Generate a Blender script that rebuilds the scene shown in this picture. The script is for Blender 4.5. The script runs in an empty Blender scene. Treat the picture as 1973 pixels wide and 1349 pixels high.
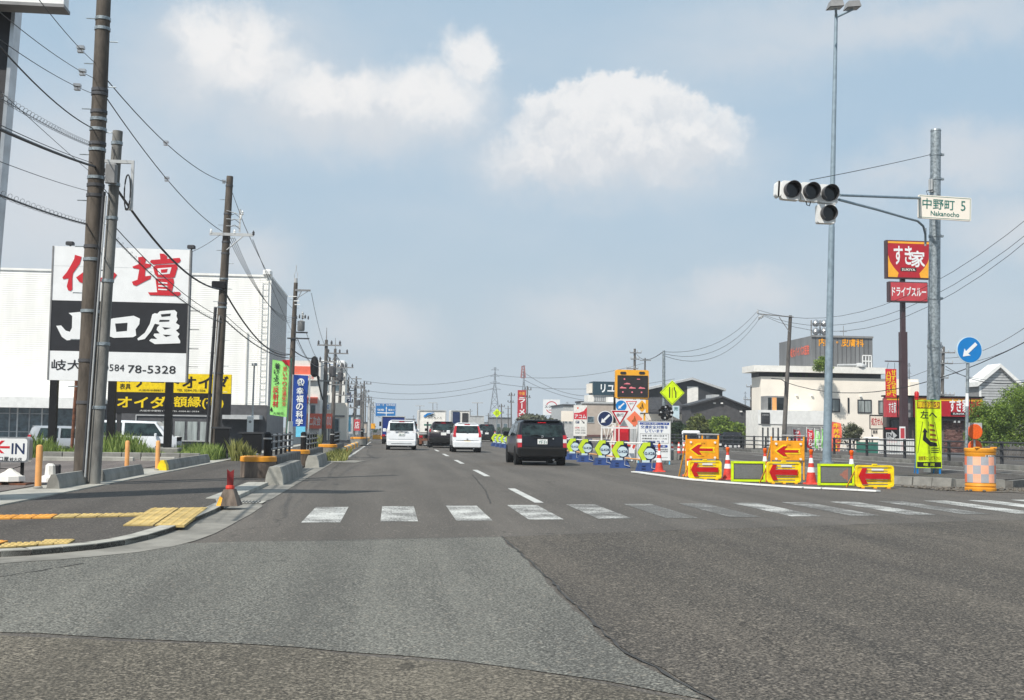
import bpy, math, random
import numpy as np
from mathutils import Vector, Matrix

SC = bpy.context.scene
COL = SC.collection
R = math.radians
random.seed(7)

# ------------------------------------------------------------------ camera
FPX, CX, CY, CAMH = 2200.0, 986.5, 674.5, 1.2
VX, VY, ROLL = 755.0, 824.0, 0.8
def cray(x, y):
    return Vector(((x - CX) / FPX, -(y - CY) / FPX, -1.0))
_yc = cray(VX, VY).normalized()
_zc = cray(VX + 1000, VY + 1000 * math.tan(R(ROLL))).cross(_yc).normalized()
if _zc.y < 0: _zc = -_zc
_xc = _yc.cross(_zc)
ROT = Matrix((_xc, _yc, _zc))            # camera -> world
cam = bpy.data.cameras.new('camera')
cam.lens = 36.0 * FPX / 1973.0
cam.sensor_width = 36.0
cam.clip_start, cam.clip_end = 0.05, 5000
camo = bpy.data.objects.new('camera', cam)
COL.objects.link(camo)
camo.matrix_world = Matrix.Translation((0, 0, CAMH)) @ ROT.to_4x4()
SC.camera = camo

def G(px, py, z=0.0):                    # point of the photograph on a level z
    r = ROT @ cray(px, py)
    t = (z - CAMH) / r.z
    return Vector((r.x * t, r.y * t, z))
def P(px, py, Y):                        # point of the photograph at distance Y down the road
    r = ROT @ cray(px, py)
    t = Y / r.y
    return Vector((r.x * t, Y, CAMH + r.z * t))
def FR(px0, py0, px1, py1, Y):           # rectangle at distance Y: x0, x1, z0, z1
    a = P((px0 + px1) / 2, py0, Y); b = P((px0 + px1) / 2, py1, Y)
    l = P(px0, (py0 + py1) / 2, Y); r = P(px1, (py0 + py1) / 2, Y)
    return l.x, r.x, b.z, a.z

def S(r, g, b):
    f = lambda c: (c / 255 / 12.92) if c / 255 <= 0.04045 else ((c / 255 + 0.055) / 1.055) ** 2.4
    return (f(r), f(g), f(b))

# ------------------------------------------------------------------ light
SUN_EL, SUN_AZ = 50.0, 222.0             # azimuth clockwise from +Y: behind the camera, to the left
_el, _az = R(SUN_EL), R(SUN_AZ)
sdir = Vector((math.sin(_az) * math.cos(_el), math.cos(_az) * math.cos(_el), math.sin(_el)))
sun = bpy.data.lights.new('sun', 'SUN')
sun.energy, sun.angle, sun.color = 4.0, R(0.6), (1.0, 0.95, 0.87)
suno = bpy.data.objects.new('sun', sun); COL.objects.link(suno)
suno.rotation_euler = sdir.to_track_quat('Z', 'Y').to_euler()
suno.location = (0, 0, 50)

W = bpy.data.worlds.new('World'); SC.world = W; W.use_nodes = True
wt = W.node_tree; wt.nodes.clear()
class NT:
    def __init__(s, t): s.t = t
    def n(s, typ, **k):
        o = s.t.nodes.new(typ)
        for a, b in k.items(): setattr(o, a, b)
        return o
    def l(s, a, b): s.t.links.new(a, b)
    def m(s, op, a, b=None, c=None, clamp=False):
        o = s.n('ShaderNodeMath', operation=op); o.use_clamp = clamp
        for i, v in enumerate((a, b, c)):
            if v is None: continue
            if isinstance(v, (int, float)): o.inputs[i].default_value = v
            else: s.l(v, o.inputs[i])
        return o.outputs[0]
    def mix(s, fac, a, b):
        o = s.n('ShaderNodeMix', data_type='RGBA')
        for i, v in ((0, fac), (6, a), (7, b)):
            if isinstance(v, (int, float)): o.inputs[i].default_value = v
            elif isinstance(v, tuple): o.inputs[i].default_value = (*v, 1)
            else: s.l(v, o.inputs[i])
        return o.outputs[2]
    def sstep(s, v, lo, hi):
        o = s.n('ShaderNodeMapRange', interpolation_type='SMOOTHSTEP')
        s.l(v, o.inputs[0]); o.inputs[1].default_value = lo; o.inputs[2].default_value = hi
        return o.outputs[0]
def build_sky():
    t = NT(wt)
    sky = t.n('ShaderNodeTexSky', sky_type='NISHITA')
    sky.sun_disc = False; sky.sun_elevation = _el; sky.sun_rotation = _az
    sky.air_density, sky.dust_density, sky.ozone_density = 1.0, 3.0, 1.5
    tc = t.n('ShaderNodeTexCoord')
    d = tc.outputs['Generated']
    sx = t.n('ShaderNodeSeparateXYZ'); t.l(d, sx.inputs[0])
    az = t.m('MULTIPLY', t.m('ARCTAN2', sx.outputs[0], sx.outputs[1]), 57.2958)
    el = t.m('MULTIPLY', t.m('ARCSINE', sx.outputs[2]), 57.2958)
    cb = t.n('ShaderNodeCombineXYZ'); t.l(az, cb.inputs[0]); t.l(el, cb.inputs[1])
    # soft warp so that cloud edges billow
    nz = t.n('ShaderNodeTexNoise'); nz.inputs['Scale'].default_value = 0.42
    nz.inputs['Detail'].default_value = 9; nz.inputs['Roughness'].default_value = 0.64
    t.l(cb.outputs[0], nz.inputs['Vector'])
    sub = t.n('ShaderNodeVectorMath', operation='SUBTRACT'); t.l(nz.outputs['Color'], sub.inputs[0]); sub.inputs[1].default_value = (.5, .5, .5)
    scl = t.n('ShaderNodeVectorMath', operation='SCALE'); t.l(sub.outputs[0], scl.inputs[0]); scl.inputs['Scale'].default_value = 3.6
    add = t.n('ShaderNodeVectorMath', operation='ADD'); t.l(cb.outputs[0], add.inputs[0]); t.l(scl.outputs[0], add.inputs[1])
    v = add.outputs[0]
    def aed(px, py):
        r = (ROT @ cray(px, py)).normalized()
        return math.degrees(math.atan2(r.x, r.y)), math.degrees(math.asin(r.z))
    def blobs(lst):
        acc = None
        for (px, py, rx, ry, amp) in lst:
            a, e = aed(px, py)
            s1 = t.n('ShaderNodeVectorMath', operation='SUBTRACT'); t.l(v, s1.inputs[0]); s1.inputs[1].default_value = (a, e, 0)
            s2 = t.n('ShaderNodeVectorMath', operation='MULTIPLY'); t.l(s1.outputs[0], s2.inputs[0])
            s2.inputs[1].default_value = (38.4 / rx, 38.4 / ry, 0)
            ln = t.n('ShaderNodeVectorMath', operation='LENGTH'); t.l(s2.outputs[0], ln.inputs[0])
            o = t.m('MULTIPLY', t.m('SUBTRACT', 1.0, ln.outputs['Value'], clamp=True), amp)
            acc = o if acc is None else t.m('MAXIMUM', acc, o)
        return acc
    bright = blobs([(1140, 250, 190, 110, 1.5), (1215, 215, 130, 85, 1.4), (1290, 270, 190, 90, 1.3), (1060, 300, 170, 80, 1.0),
                    (440, 75, 150, 95, .55), (480, 125, 180, 95, 0.42), (905, 110, 90, 80, .55), (660, 185, 230, 75, 0.45), (820, 190, 190, 100, 0.48)])
    faint = blobs([(1150, 310, 420, 120, 0.9), (680, 220, 460, 130, 0.95), (440, 130, 330, 170, 0.9), (1850, 310, 210, 110, 0.9), (1720, 340, 200, 90, 0.6),
                   (1750, 40, 600, 90, 0.7), (1500, 100, 420, 80, 0.5), (100, 380, 330, 300, 0.9), (480, 500, 150, 110, 0.8),
                   (1430, 560, 170, 60, 1.0), (1380, 580, 240, 70, .6), (720, 630, 190, 90, 0.9), (1120, 610, 260, 110, 0.7), (1950, 440, 190, 100, 0.8), (1300, 590, 300, 80, 0.4)])
    # the same kind of thin cloud over the rest of the sky
    g = t.n('ShaderNodeTexNoise'); g.inputs['Scale'].default_value = 2.2; g.inputs['Detail'].default_value = 7
    g.inputs['Roughness'].default_value = 0.52
    st = t.n('ShaderNodeVectorMath', operation='MULTIPLY'); t.l(d, st.inputs[0]); st.inputs[1].default_value = (1, 1, 2.6)
    t.l(st.outputs[0], g.inputs['Vector'])
    gen = t.sstep(g.outputs[0], 0.42, 0.72)
    haze = S(182, 198, 208)
    k = 8.7
    base = t.mix(0.86, sky.outputs[0], tuple(c * k for c in S(166, 191, 210)))
    lowf = t.sstep(el, 15.0, 0.5)
    base = t.mix(t.m('MULTIPLY', lowf, 0.75), base, tuple(c * k for c in S(184, 195, 201)))
    base = t.mix(t.m('MULTIPLY', gen, 0.55), base, tuple(c * k for c in S(198, 206, 213)))
    fm = t.sstep(faint, 0.0, 0.85)
    base = t.mix(t.m('MULTIPLY', fm, 0.72), base, tuple(c * k for c in S(209, 211, 214)))
    hi_ = t.sstep(el, 12.5, 17.0)
    bm = t.m('ADD', t.m('MULTIPLY', t.sstep(bright, 0.05, 0.36), hi_), t.m('MULTIPLY', t.sstep(bright, 0.0, 0.75), t.m('SUBTRACT', 1.0, hi_)))
    tone = t.n('ShaderNodeTexNoise'); tone.inputs['Scale'].default_value = 0.55; tone.inputs['Detail'].default_value = 8
    t.l(v, tone.inputs['Vector'])
    cc = t.mix(t.sstep(t.m('ADD', tone.outputs[0], t.m('MULTIPLY', hi_, 0.28)), 0.42, 0.80), tuple(c * k for c in S(205, 209, 214)), tuple(c * k for c in S(236, 234, 232)))
    base = t.mix(t.m('MULTIPLY', bm, 0.85), base, cc)
    bg = t.n('ShaderNodeBackground'); bg.inputs['Strength'].default_value = 0.1
    t.l(base, bg.inputs['Color'])
    o = t.n('ShaderNodeOutputWorld'); t.l(bg.outputs[0], o.inputs[0])
build_sky()

SC.view_settings.view_transform = 'Standard'
SC.view_settings.look = 'None'
SC.view_settings.gamma = 1.0
SC.view_settings.exposure = 0.4
SC.view_settings.use_curve_mapping = False
SC.cycles.max_bounces = 6
SC.cycles.volume_bounces = 0

# ------------------------------------------------------------------ materials
MATS = {}
def mat(name, col, rough=0.6, metal=0.0, var=0.12, scale=3.0, bump=0.0, bscale=30.0, coat=0.0, spec=0.5, streak=0.0, emit=None):
    if name in MATS: return MATS[name]
    m = bpy.data.materials.new(name); m.use_nodes = True
    t = NT(m.node_tree); b = m.node_tree.nodes['Principled BSDF']
    b.inputs['Roughness'].default_value = rough
    b.inputs['Metallic'].default_value = metal
    b.inputs['Specular IOR Level'].default_value = spec
    b.inputs['Coat Weight'].default_value = coat
    b.inputs['Coat Roughness'].default_value = 0.05
    tc = t.n('ShaderNodeTexCoord')
    nz = t.n('ShaderNodeTexNoise'); nz.inputs['Scale'].default_value = scale; nz.inputs['Detail'].default_value = 5
    nz.inputs['Roughness'].default_value = 0.62
    vec = tc.outputs['Object']
    if streak:
        mp = t.n('ShaderNodeMapping'); mp.inputs['Scale'].default_value = (1, 1, streak); t.l(vec, mp.inputs[0]); t.l(mp.outputs[0], nz.inputs['Vector'])
    else: t.l(vec, nz.inputs['Vector'])
    lo = tuple(max(0, c * (1 - var * 1.6)) for c in col); hi = tuple(min(1, c * (1 + var)) for c in col)
    c = t.mix(t.sstep(nz.outputs[0], 0.3, 0.68), lo, hi)
    t.l(c, b.inputs['Base Color'])
    if bump:
        n2 = t.n('ShaderNodeTexNoise'); n2.inputs['Scale'].default_value = bscale; n2.inputs['Detail'].default_value = 4
        t.l(vec, n2.inputs['Vector'])
        bp = t.n('ShaderNodeBump'); bp.inputs['Strength'].default_value = bump; bp.inputs['Distance'].default_value = 0.02
        t.l(n2.outputs[0], bp.inputs['Height']); t.l(bp.outputs[0], b.inputs['Normal'])
    if emit:
        b.inputs['Emission Color'].default_value = (*col, 1); b.inputs['Emission Strength'].default_value = emit
    MATS[name] = m
    return m
def asphalt(name, ca, cb, grain=90.0, contrast=1.0, patch=0.35, light=None):
    m = bpy.data.materials.new(name); m.use_nodes = True
    t = NT(m.node_tree); b = m.node_tree.nodes['Principled BSDF']
    b.inputs['Roughness'].default_value = 0.85; b.inputs['Specular IOR Level'].default_value = 0.3
    tc = t.n('ShaderNodeTexCoord'); v = tc.outputs['Object']
    n1 = t.n('ShaderNodeTexNoise'); n1.inputs['Scale'].default_value = grain; n1.inputs['Detail'].default_value = 3; n1.inputs['Roughness'].default_value = 0.7
    t.l(v, n1.inputs['Vector'])
    vo = t.n('ShaderNodeTexVoronoi'); vo.inputs['Scale'].default_value = grain * 0.8; t.l(v, vo.inputs['Vector'])
    n2 = t.n('ShaderNodeTexNoise'); n2.inputs['Scale'].default_value = patch; n2.inputs['Detail'].default_value = 6; n2.inputs['Roughness'].default_value = 0.6
    mp = t.n('ShaderNodeMapping'); mp.inputs['Scale'].default_value = (2.2, 0.5, 1); t.l(v, mp.inputs[0]); t.l(mp.outputs[0], n2.inputs['Vector'])
    base = t.mix(t.sstep(n2.outputs[0], 0.33, 0.68), ca, cb)
    dark = tuple(c * (1 - 0.62 * contrast) for c in ca)
    hi = tuple(min(1, c * (1 + 1.1 * contrast)) for c in cb)
    c = t.mix(t.m('MULTIPLY', t.sstep(n1.outputs[0], 0.52, 0.41), 0.95), base, dark)
    c = t.mix(t.m('MULTIPLY', t.sstep(n1.outputs[0], 0.54, 0.66), 0.8), c, hi)
    # wheel-worn streaks along the road and hairline cracks
    ms = t.n('ShaderNodeMapping'); ms.inputs['Scale'].default_value = (1.5, .045, 1); t.l(v, ms.inputs[0])
    n4 = t.n('ShaderNodeTexNoise'); n4.inputs['Scale'].default_value = 1.0; n4.inputs['Detail'].default_value = 4; t.l(ms.outputs[0], n4.inputs['Vector'])
    c = t.mix(t.m('MULTIPLY', t.sstep(n4.outputs[0], 0.5, 0.68), 0.32), c, tuple(x * .62 for x in ca))
    c = t.mix(t.m('MULTIPLY', t.sstep(n4.outputs[0], 0.5, 0.34), 0.22), c, tuple(x * 1.35 for x in cb))
    nd = t.n('ShaderNodeTexNoise'); nd.inputs['Scale'].default_value = 1.3; nd.inputs['Detail'].default_value = 6; t.l(v, nd.inputs['Vector'])
    va = t.n('ShaderNodeVectorMath', operation='ADD'); t.l(v, va.inputs[0]); t.l(nd.outputs['Color'], va.inputs[1])
    vc = t.n('ShaderNodeTexVoronoi', feature='DISTANCE_TO_EDGE'); vc.inputs['Scale'].default_value = 0.28; t.l(va.outputs[0], vc.inputs['Vector'])
    ck = t.m('MULTIPLY', t.m('LESS_THAN', vc.outputs['Distance'], 0.0035), t.sstep(n2.outputs[0], 0.47, 0.6))
    c = t.mix(t.m('MULTIPLY', ck, 0.6), c, tuple(x * .35 for x in ca))
    # single pale and tan stones
    st = t.m('LESS_THAN', t.m('FRACT', t.m('MULTIPLY', vo.outputs['Color'], 7.3)), 0.035 * contrast)
    c = t.mix(t.m('MULTIPLY', st, 0.30), c, S(170, 160, 145))
    t.l(c, b.inputs['Base Color'])
    bp = t.n('ShaderNodeBump'); bp.inputs['Strength'].default_value = 0.55; bp.inputs['Distance'].default_value = 0.008
    t.l(n1.outputs[0], bp.inputs['Height']); t.l(bp.outputs[0], b.inputs['Normal'])
    MATS[name] = m
    return m
def worn_paint(name, col, under):
    m = bpy.data.materials.new(name); m.use_nodes = True
    t = NT(m.node_tree); b = m.node_tree.nodes['Principled BSDF']; b.inputs['Roughness'].default_value = 0.7
    tc = t.n('ShaderNodeTexCoord'); v = tc.outputs['Object']
    at = t.n('ShaderNodeAttribute', attribute_type='OBJECT', attribute_name='wear')
    n1 = t.n('ShaderNodeTexNoise'); n1.inputs['Scale'].default_value = 34; n1.inputs['Detail'].default_value = 5; n1.inputs['Roughness'].default_value = 0.75
    n2 = t.n('ShaderNodeTexNoise'); n2.inputs['Scale'].default_value = 1.7; n2.inputs['Detail'].default_value = 3
    t.l(v, n1.inputs['Vector']); t.l(v, n2.inputs['Vector'])
    s = t.m('ADD', t.m('MULTIPLY', n1.outputs[0], 0.72), t.m('MULTIPLY', n2.outputs[0], 0.28))
    o = t.m('SUBTRACT', s, t.m('MULTIPLY_ADD', at.outputs['Fac'], 0.30, 0.33))
    f = t.sstep(o, -0.03, 0.03)
    n3 = t.n('ShaderNodeTexNoise'); n3.inputs['Scale'].default_value = 60; t.l(v, n3.inputs['Vector'])
    un = t.mix(t.sstep(n3.outputs[0], 0.4, 0.6), tuple(c * .6 for c in under), tuple(c * 1.4 for c in under))
    pc = t.mix(t.sstep(n2.outputs[0], 0.3, 0.7), tuple(c * .75 for c in col), col)
    t.l(t.mix(f, un, pc), b.inputs['Base Color'])
    MATS[name] = m
    return m

mat('white_paint', (.78, .78, .76), .45, var=.05)
mat('sign_white', (.80, .81, .81), .4, var=.03)
mat('off_white', (.80, .78, .73), .6, var=.06)
mat('cream', (.86, .79, .69), .7, var=.04, scale=.5)
mat('cladding_white', (.86, .85, .81), .5, var=.045, scale=1.4, streak=.12)
mat('black', (.005, .005, .006), .6, var=.2, spec=.3)
mat('black_gloss', (.01, .01, .012), .25, var=.1)
mat('sign_black', (.010, .010, .013), .5, var=.15)
mat('charcoal', (.035, .036, .04), .6, var=.15)
mat('dark_grey', (.07, .07, .075), .7, var=.15)
mat('mid_grey', (.22, .22, .22), .6, var=.12)
mat('light_grey', (.45, .46, .46), .5, var=.1)
mat('galv', (.30, .34, .36), .45, .5, var=.28, scale=14)
mat('lamp_pole_grey', (.24, .31, .36), .5, .2, var=.12, scale=4)
mat('steel', (.45, .46, .47), .35, .8, var=.1)
mat('pole_brown', (.095, .078, .062), .85, var=.32, scale=5, streak=.25, bump=.3, bscale=40)
mat('pole_grey', (.19, .185, .17), .85, var=.25, scale=5, streak=.25, bump=.3, bscale=40)
mat('pole_far', (.12, .11, .10), .85, var=.25, scale=4, streak=.3)
mat('rust', (.16, .06, .03), .8, var=.4, scale=8)
mat('red', S(205, 30, 45), .45, var=.06)
mat('kanji_red', S(196, 20, 38), .5, var=.05)
mat('deep_red', S(176, 18, 34), .5, var=.08)
mat('dull_red', S(190, 62, 70), .55, var=.1)
mat('arrow_red', S(190, 16, 22), .4, var=.08)
mat('cone_red', S(208, 62, 46), .55, var=.18, scale=9)
mat('orange', S(238, 160, 22), .5, var=.13, scale=6)
mat('drum_orange', S(226, 150, 36), .5, var=.1)
mat('reflector_orange', S(232, 96, 22), .3, var=.08, scale=20)
mat('sheet_pink', S(252, 178, 148), .35, var=.08)
mat('sheet_grey', (.38, .39, .42), .35, var=.05)
mat('yellow', S(246, 212, 14), .5, var=.12, scale=7)
mat('amber', S(240, 170, 40), .5, var=.05)
mat('fluor', S(212, 240, 12), .5, var=.07, scale=5)
mat('lime', S(192, 216, 44), .5, var=.05)
mat('sign_blue', S(10, 120, 192), .4, var=.05)
mat('royal_blue', S(14, 62, 150), .5, var=.06)
mat('navy', S(26, 44, 84), .5, var=.1)
mat('barrier_blue', S(38, 66, 122), .5, var=.12)
mat('teal_dark', S(14, 52, 66), .5, var=.08)
mat('sky_blue', S(110, 200, 232), .5, var=.08)
mat('guide_blue', S(16, 110, 176), .5, var=.06)
mat('disc_pale', S(196, 216, 224), .4, var=.05)
mat('orange_pink', S(236, 120, 84), .5, var=.06)
mat('coral', S(236, 110, 84), .6, var=.06)
mat('banner_green', S(150, 222, 120), .7, var=.08)
mat('text_blue', S(28, 70, 150), .6, var=.02)
mat('text_green', S(20, 110, 100), .6, var=.02)
mat('concrete', (.23, .225, .205), .85, var=.18, scale=2.2, bump=.25, bscale=25)
mat('kerb_light', (.36, .35, .31), .85, var=.15, scale=2.5, bump=.2, bscale=25)
mat('concrete_dark', (.13, .125, .115), .9, var=.25, scale=3, bump=.3, bscale=25)
mat('gutter', (.215, .205, .18), .9, var=.2, scale=1.6, bump=.2)
mat('yellow_tile', S(184, 160, 102), .85, var=.16, scale=3, bump=.2)
mat('orange_tile', S(212, 148, 62), .85, var=.12, scale=3)
mat('peach', S(224, 160, 96), .6, var=.1)
mat('glass_dark', (.012, .016, .018), .08, var=.1, spec=.6)
mat('glass_car', (.018, .032, .032), .05, var=.6, scale=3, spec=.45)
mat('glass_blue', (.10, .14, .16), .1, var=.3, spec=.6)
mat('window_curtain', (.30, .33, .32), .3, var=.3, scale=4, streak=.1)
mat('lens_dark', (.008, .008, .008), .15, var=.1)
mat('tyre', (.012, .012, .012), .85, var=.2)
mat('tail_red', (.42, .012, .02), .12, var=.05, coat=.5)
mat('tail_clear', (.62, .60, .60), .15, var=.05, coat=.5)
mat('plate', (.80, .80, .78), .5, var=.03)
mat('plate_yellow', S(240, 190, 20), .5, var=.03)
mat('car_black', (.004, .005, .009), .3, var=.1, coat=.25, spec=.35)
mat('car_white', (.74, .76, .78), .3, var=.03, coat=.8)
mat('car_silver', (.42, .44, .46), .3, .4, var=.03, coat=.8)
mat('car_dark_red', (.012, .006, .009), .3, var=.1, coat=.3, spec=.35)
mat('car_blue', S(18, 48, 118), .4, var=.1)
mat('trim_black', (.006, .006, .006), .75, var=.1, spec=.25)
mat('brick', S(98, 66, 60), .85, var=.25, scale=6)
mat('brick_pale', S(130, 96, 88), .85, var=.25, scale=6)
mat('mortar', (.12, .10, .09), .9)
mat('beige_wall', (.44, .37, .31), .75, var=.07, scale=1)
mat('roof_dark', (.05, .052, .058), .7, var=.15)
mat('clinic_grey', (.17, .175, .18), .7, var=.12, scale=1.2, streak=.2)
mat('pylon_post', (.055, .028, .032), .5, var=.12)
mat('fence_green', S(50, 110, 96), .6, var=.1)
mat('led_board', (.03, .026, .026), .35, var=.1)
mat('led_mesh', (.22, .23, .22), .5, var=.2, scale=60)
mat('pink_text', S(232, 130, 140), .4, var=.05)
mat('brown_stripe', S(150, 96, 24), .5, var=.1)
mat('wire', (.02, .02, .022), .6, var=.1)
mat('wire_grey', (.11, .12, .13), .6, var=.1)
mat('dirt', (.13, .115, .095), .95, var=.35, scale=4, bump=.5, bscale=20)
mat('bark', (.09, .07, .05), .9, var=.3, scale=6)
mat('ground_grey', (.20, .195, .18), .9, var=.2, scale=.4)
def leafmat(name, a, b):
    m = bpy.data.materials.new(name); m.use_nodes = True
    t = NT(m.node_tree); p = m.node_tree.nodes['Principled BSDF']
    gi = t.n('ShaderNodeNewGeometry')
    c = t.mix(gi.outputs['Random Per Island'], a, b)
    t.l(c, p.inputs['Base Color']); p.inputs['Roughness'].default_value = .6
    tr = t.n('ShaderNodeBsdfTranslucent'); t.l(c, tr.inputs[0])
    mx = t.n('ShaderNodeMixShader'); mx.inputs[0].default_value = .3
    t.l(p.outputs[0], mx.inputs[1]); t.l(tr.outputs[0], mx.inputs[2])
    t.l(mx.outputs[0], m.node_tree.nodes['Material Output'].inputs[0])
    MATS[name] = m
leafmat('leaf', (.05, .11, .012), (.26, .36, .05))
leafmat('leaf_olive', (.06, .09, .02), (.20, .22, .05))
leafmat('leaf_dark', (.015, .04, .012), (.05, .09, .03))
leafmat('leaf_hedge', (.05, .065, .03), (.14, .14, .07))
leafmat('grass_blade', (.13, .21, .04), (.38, .48, .14))
leafmat('grass_dry', (.20, .22, .05), (.45, .45, .16))
asphalt('asphalt_far', S(84, 80, 75), S(98, 93, 87), grain=50, contrast=.65)
asphalt('asphalt_pale', S(95, 94, 89), S(112, 111, 104), grain=62, contrast=1.0, patch=.5)
asphalt('asphalt_dark', S(74, 70, 65), S(93, 87, 79), grain=60, contrast=1.15, patch=.45)
asphalt('asphalt_brown', S(88, 83, 74), S(105, 99, 88), grain=60, contrast=1.05, patch=.5)
asphalt('asphalt_walk', S(72, 68, 64), S(88, 83, 78), grain=60, contrast=.7)
asphalt('asphalt_lot', S(92, 86, 83), S(116, 108, 104), grain=60, contrast=.5)
asphalt('asphalt_opposite', S(84, 84, 85), S(98, 98, 99), grain=60, contrast=.4)
worn_paint('road_white', (.54, .54, .51), (.10, .095, .085))
mat('drum_concrete', (.155, .12, .095), .85, var=.28, scale=9, streak=.2)
mat('post_red', S(120, 20, 24), .6, var=.2)
mat('tower_grey', (.022, .022, .025), .6, var=.1)
mat('tar', (.045, .043, .040), .8, var=.3)

# ------------------------------------------------------------------ mesh helpers
class MB:
    def __init__(s): s.v = []; s.f = []; s.mi = []; s.cur = 0
    def add(s, vs, fs):
        o = len(s.v); s.v += [tuple(a) for a in vs]
        s.f += [tuple(i + o for i in f) for f in fs]; s.mi += [s.cur] * len(fs)
        return s
    def box(s, x0, x1, y0, y1, z0, z1, bev=0.0):
        if bev <= 0:
            v = [(x, y, z) for x in (x0, x1) for y in (y0, y1) for z in (z0, z1)]
            return s.add(v, [(0, 1, 3, 2), (4, 6, 7, 5), (0, 4, 5, 1), (2, 3, 7, 6), (0, 2, 6, 4), (1, 5, 7, 3)])
        # chamfer on the vertical and top edges
        b = bev
        def ring(z, k): return [(x0 + b + k, y0 + k, z), (x1 - b - k, y0 + k, z), (x1 - k, y0 + b + k, z), (x1 - k, y1 - b - k, z),
                             (x1 - b - k, y1 - k, z), (x0 + b + k, y1 - k, z), (x0 + k, y1 - b - k, z), (x0 + k, y0 + b + k, z)]
        v = ring(z0, 0) + ring(z1 - b, 0) + ring(z1, b * .8)
        f = [tuple(range(7, -1, -1)), tuple(range(16, 24))]
        for k in (0, 8):
            for i in range(8): f.append((k + i, k + (i + 1) % 8, k + 8 + (i + 1) % 8, k + 8 + i))
        return s.add(v, f)
    def bc(s, c, d, bev=0.0):
        return s.box(c[0] - d[0] / 2, c[0] + d[0] / 2, c[1] - d[1] / 2, c[1] + d[1] / 2, c[2] - d[2] / 2, c[2] + d[2] / 2, bev)
    def cyl(s, a, b, r0, r1=None, n=10, caps=True):
        r1 = r0 if r1 is None else r1
        a, b = Vector(a), Vector(b); d = (b - a)
        if d.length < 1e-6: return s
        d.normalize()
        u = d.orthogonal().normalized(); w = d.cross(u)
        v = []
        for p, r in ((a, r0), (b, r1)):
            for i in range(n):
                t = 2 * math.pi * i / n
                v.append(p + (u * math.cos(t) + w * math.sin(t)) * r)
        f = [(i, (i + 1) % n, n + (i + 1) % n, n + i) for i in range(n)]
        if caps: f += [tuple(range(n - 1, -1, -1)), tuple(range(n, 2 * n))]
        return s.add(v, f)
    def tube(s, pts, r, n=6):
        pts = [Vector(p) for p in pts]; v = []
        for k, p in enumerate(pts):
            d = (pts[min(k + 1, len(pts) - 1)] - pts[max(k - 1, 0)]).normalized()
            u = d.cross(Vector((0.013, 0.021, 1)))
            if u.length < .05: u = d.cross(Vector((1, 0, 0)))
            u.normalize(); w = d.cross(u)
            rr = r(k / (len(pts) - 1)) if callable(r) else r
            for i in range(n):
                t = 2 * math.pi * i / n
                v.append(p + (u * math.cos(t) + w * math.sin(t)) * rr)
        m = len(pts)
        f = [(k * n + i, k * n + (i + 1) % n, (k + 1) * n + (i + 1) % n, (k + 1) * n + i) for k in range(m - 1) for i in range(n)]
        f += [tuple(range(n - 1, -1, -1)), tuple(range((m - 1) * n, m * n))]
        return s.add(v, f)
    def lathe(s, prof, c=(0, 0, 0), n=16):     # prof: (r, z)
        v = []
        for r, z in prof:
            for i in range(n):
                t = 2 * math.pi * i / n
                v.append((c[0] + r * math.cos(t), c[1] + r * math.sin(t), c[2] + z))
        m = len(prof)
        f = [(k * n + i, k * n + (i + 1) % n, (k + 1) * n + (i + 1) % n, (k + 1) * n + i) for k in range(m - 1) for i in range(n)]
        f += [tuple(range(n - 1, -1, -1)), tuple(range((m - 1) * n, m * n))]
        return s.add(v, f)
    def xz(s, poly, y0, y1):                   # polygon in the x-z plane, given depth (front y0)
        n = len(poly)
        ar = sum(poly[i][0] * poly[(i + 1) % n][1] - poly[(i + 1) % n][0] * poly[i][1] for i in range(n))
        if ar < 0: poly = poly[::-1]
        v = [(x, y0, z) for x, z in poly] + [(x, y1, z) for x, z in poly]
        f = [tuple(range(n)), tuple(range(2 * n - 1, n - 1, -1))]
        f += [(i, n + i, n + (i + 1) % n, (i + 1) % n) for i in range(n)]
        return s.add(v, f)
    def yz(s, poly, x0, x1):
        n = len(poly)
        v = [(x0, y, z) for y, z in poly] + [(x1, y, z) for y, z in poly]
        f = [tuple(range(n)), tuple(range(2 * n - 1, n - 1, -1))]
        f += [(i, n + i, n + (i + 1) % n, (i + 1) % n) for i in range(n)]
        return s.add(v, f)
    def xy(s, poly, z0, z1):
        n = len(poly)
        v = [(x, y, z0) for x, y in poly] + [(x, y, z1) for x, y in poly]
        f = [tuple(range(n - 1, -1, -1)), tuple(range(n, 2 * n))]
        f += [(i, (i + 1) % n, n + (i + 1) % n, n + i) for i in range(n)]
        return s.add(v, f)
    def disc(s, cx, cz, r, y0, y1, n=28):
        return s.xz([(cx + r * math.cos(2 * math.pi * i / n), cz + r * math.sin(2 * math.pi * i / n)) for i in range(n)], y0, y1)
    def mesh(s, name, off=None, smooth=False):
        m = bpy.data.meshes.new(name)
        v = s.v if off is None else [(a - off[0], b - off[1], c - off[2]) for a, b, c in s.v]
        m.from_pydata(v, [], s.f)
        if smooth:
            m.polygons.foreach_set('use_smooth', [True] * len(m.polygons))
            m.set_sharp_from_angle(angle=R(38))
        return m
def link(name, me, material, parent=None):
    o = bpy.data.objects.new(name, me); COL.objects.link(o)
    if not me.materials:
        me.materials.append(MATS[material] if isinstance(material, str) else material)
    if parent is not None: o.parent = parent
    return o
def wloc(o):
    p = Vector((0, 0, 0))
    while o is not None: p += o.location; o = o.parent
    return p
def part(name, mb, material, parent, smooth=False, label=None, world=True, stuff=False):
    me = mb.mesh(name, wloc(parent) if world else None, smooth)
    o = link(name, me, material, parent)
    if label: o['label'] = label
    if stuff: o['kind'] = 'stuff'
    return o
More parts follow.
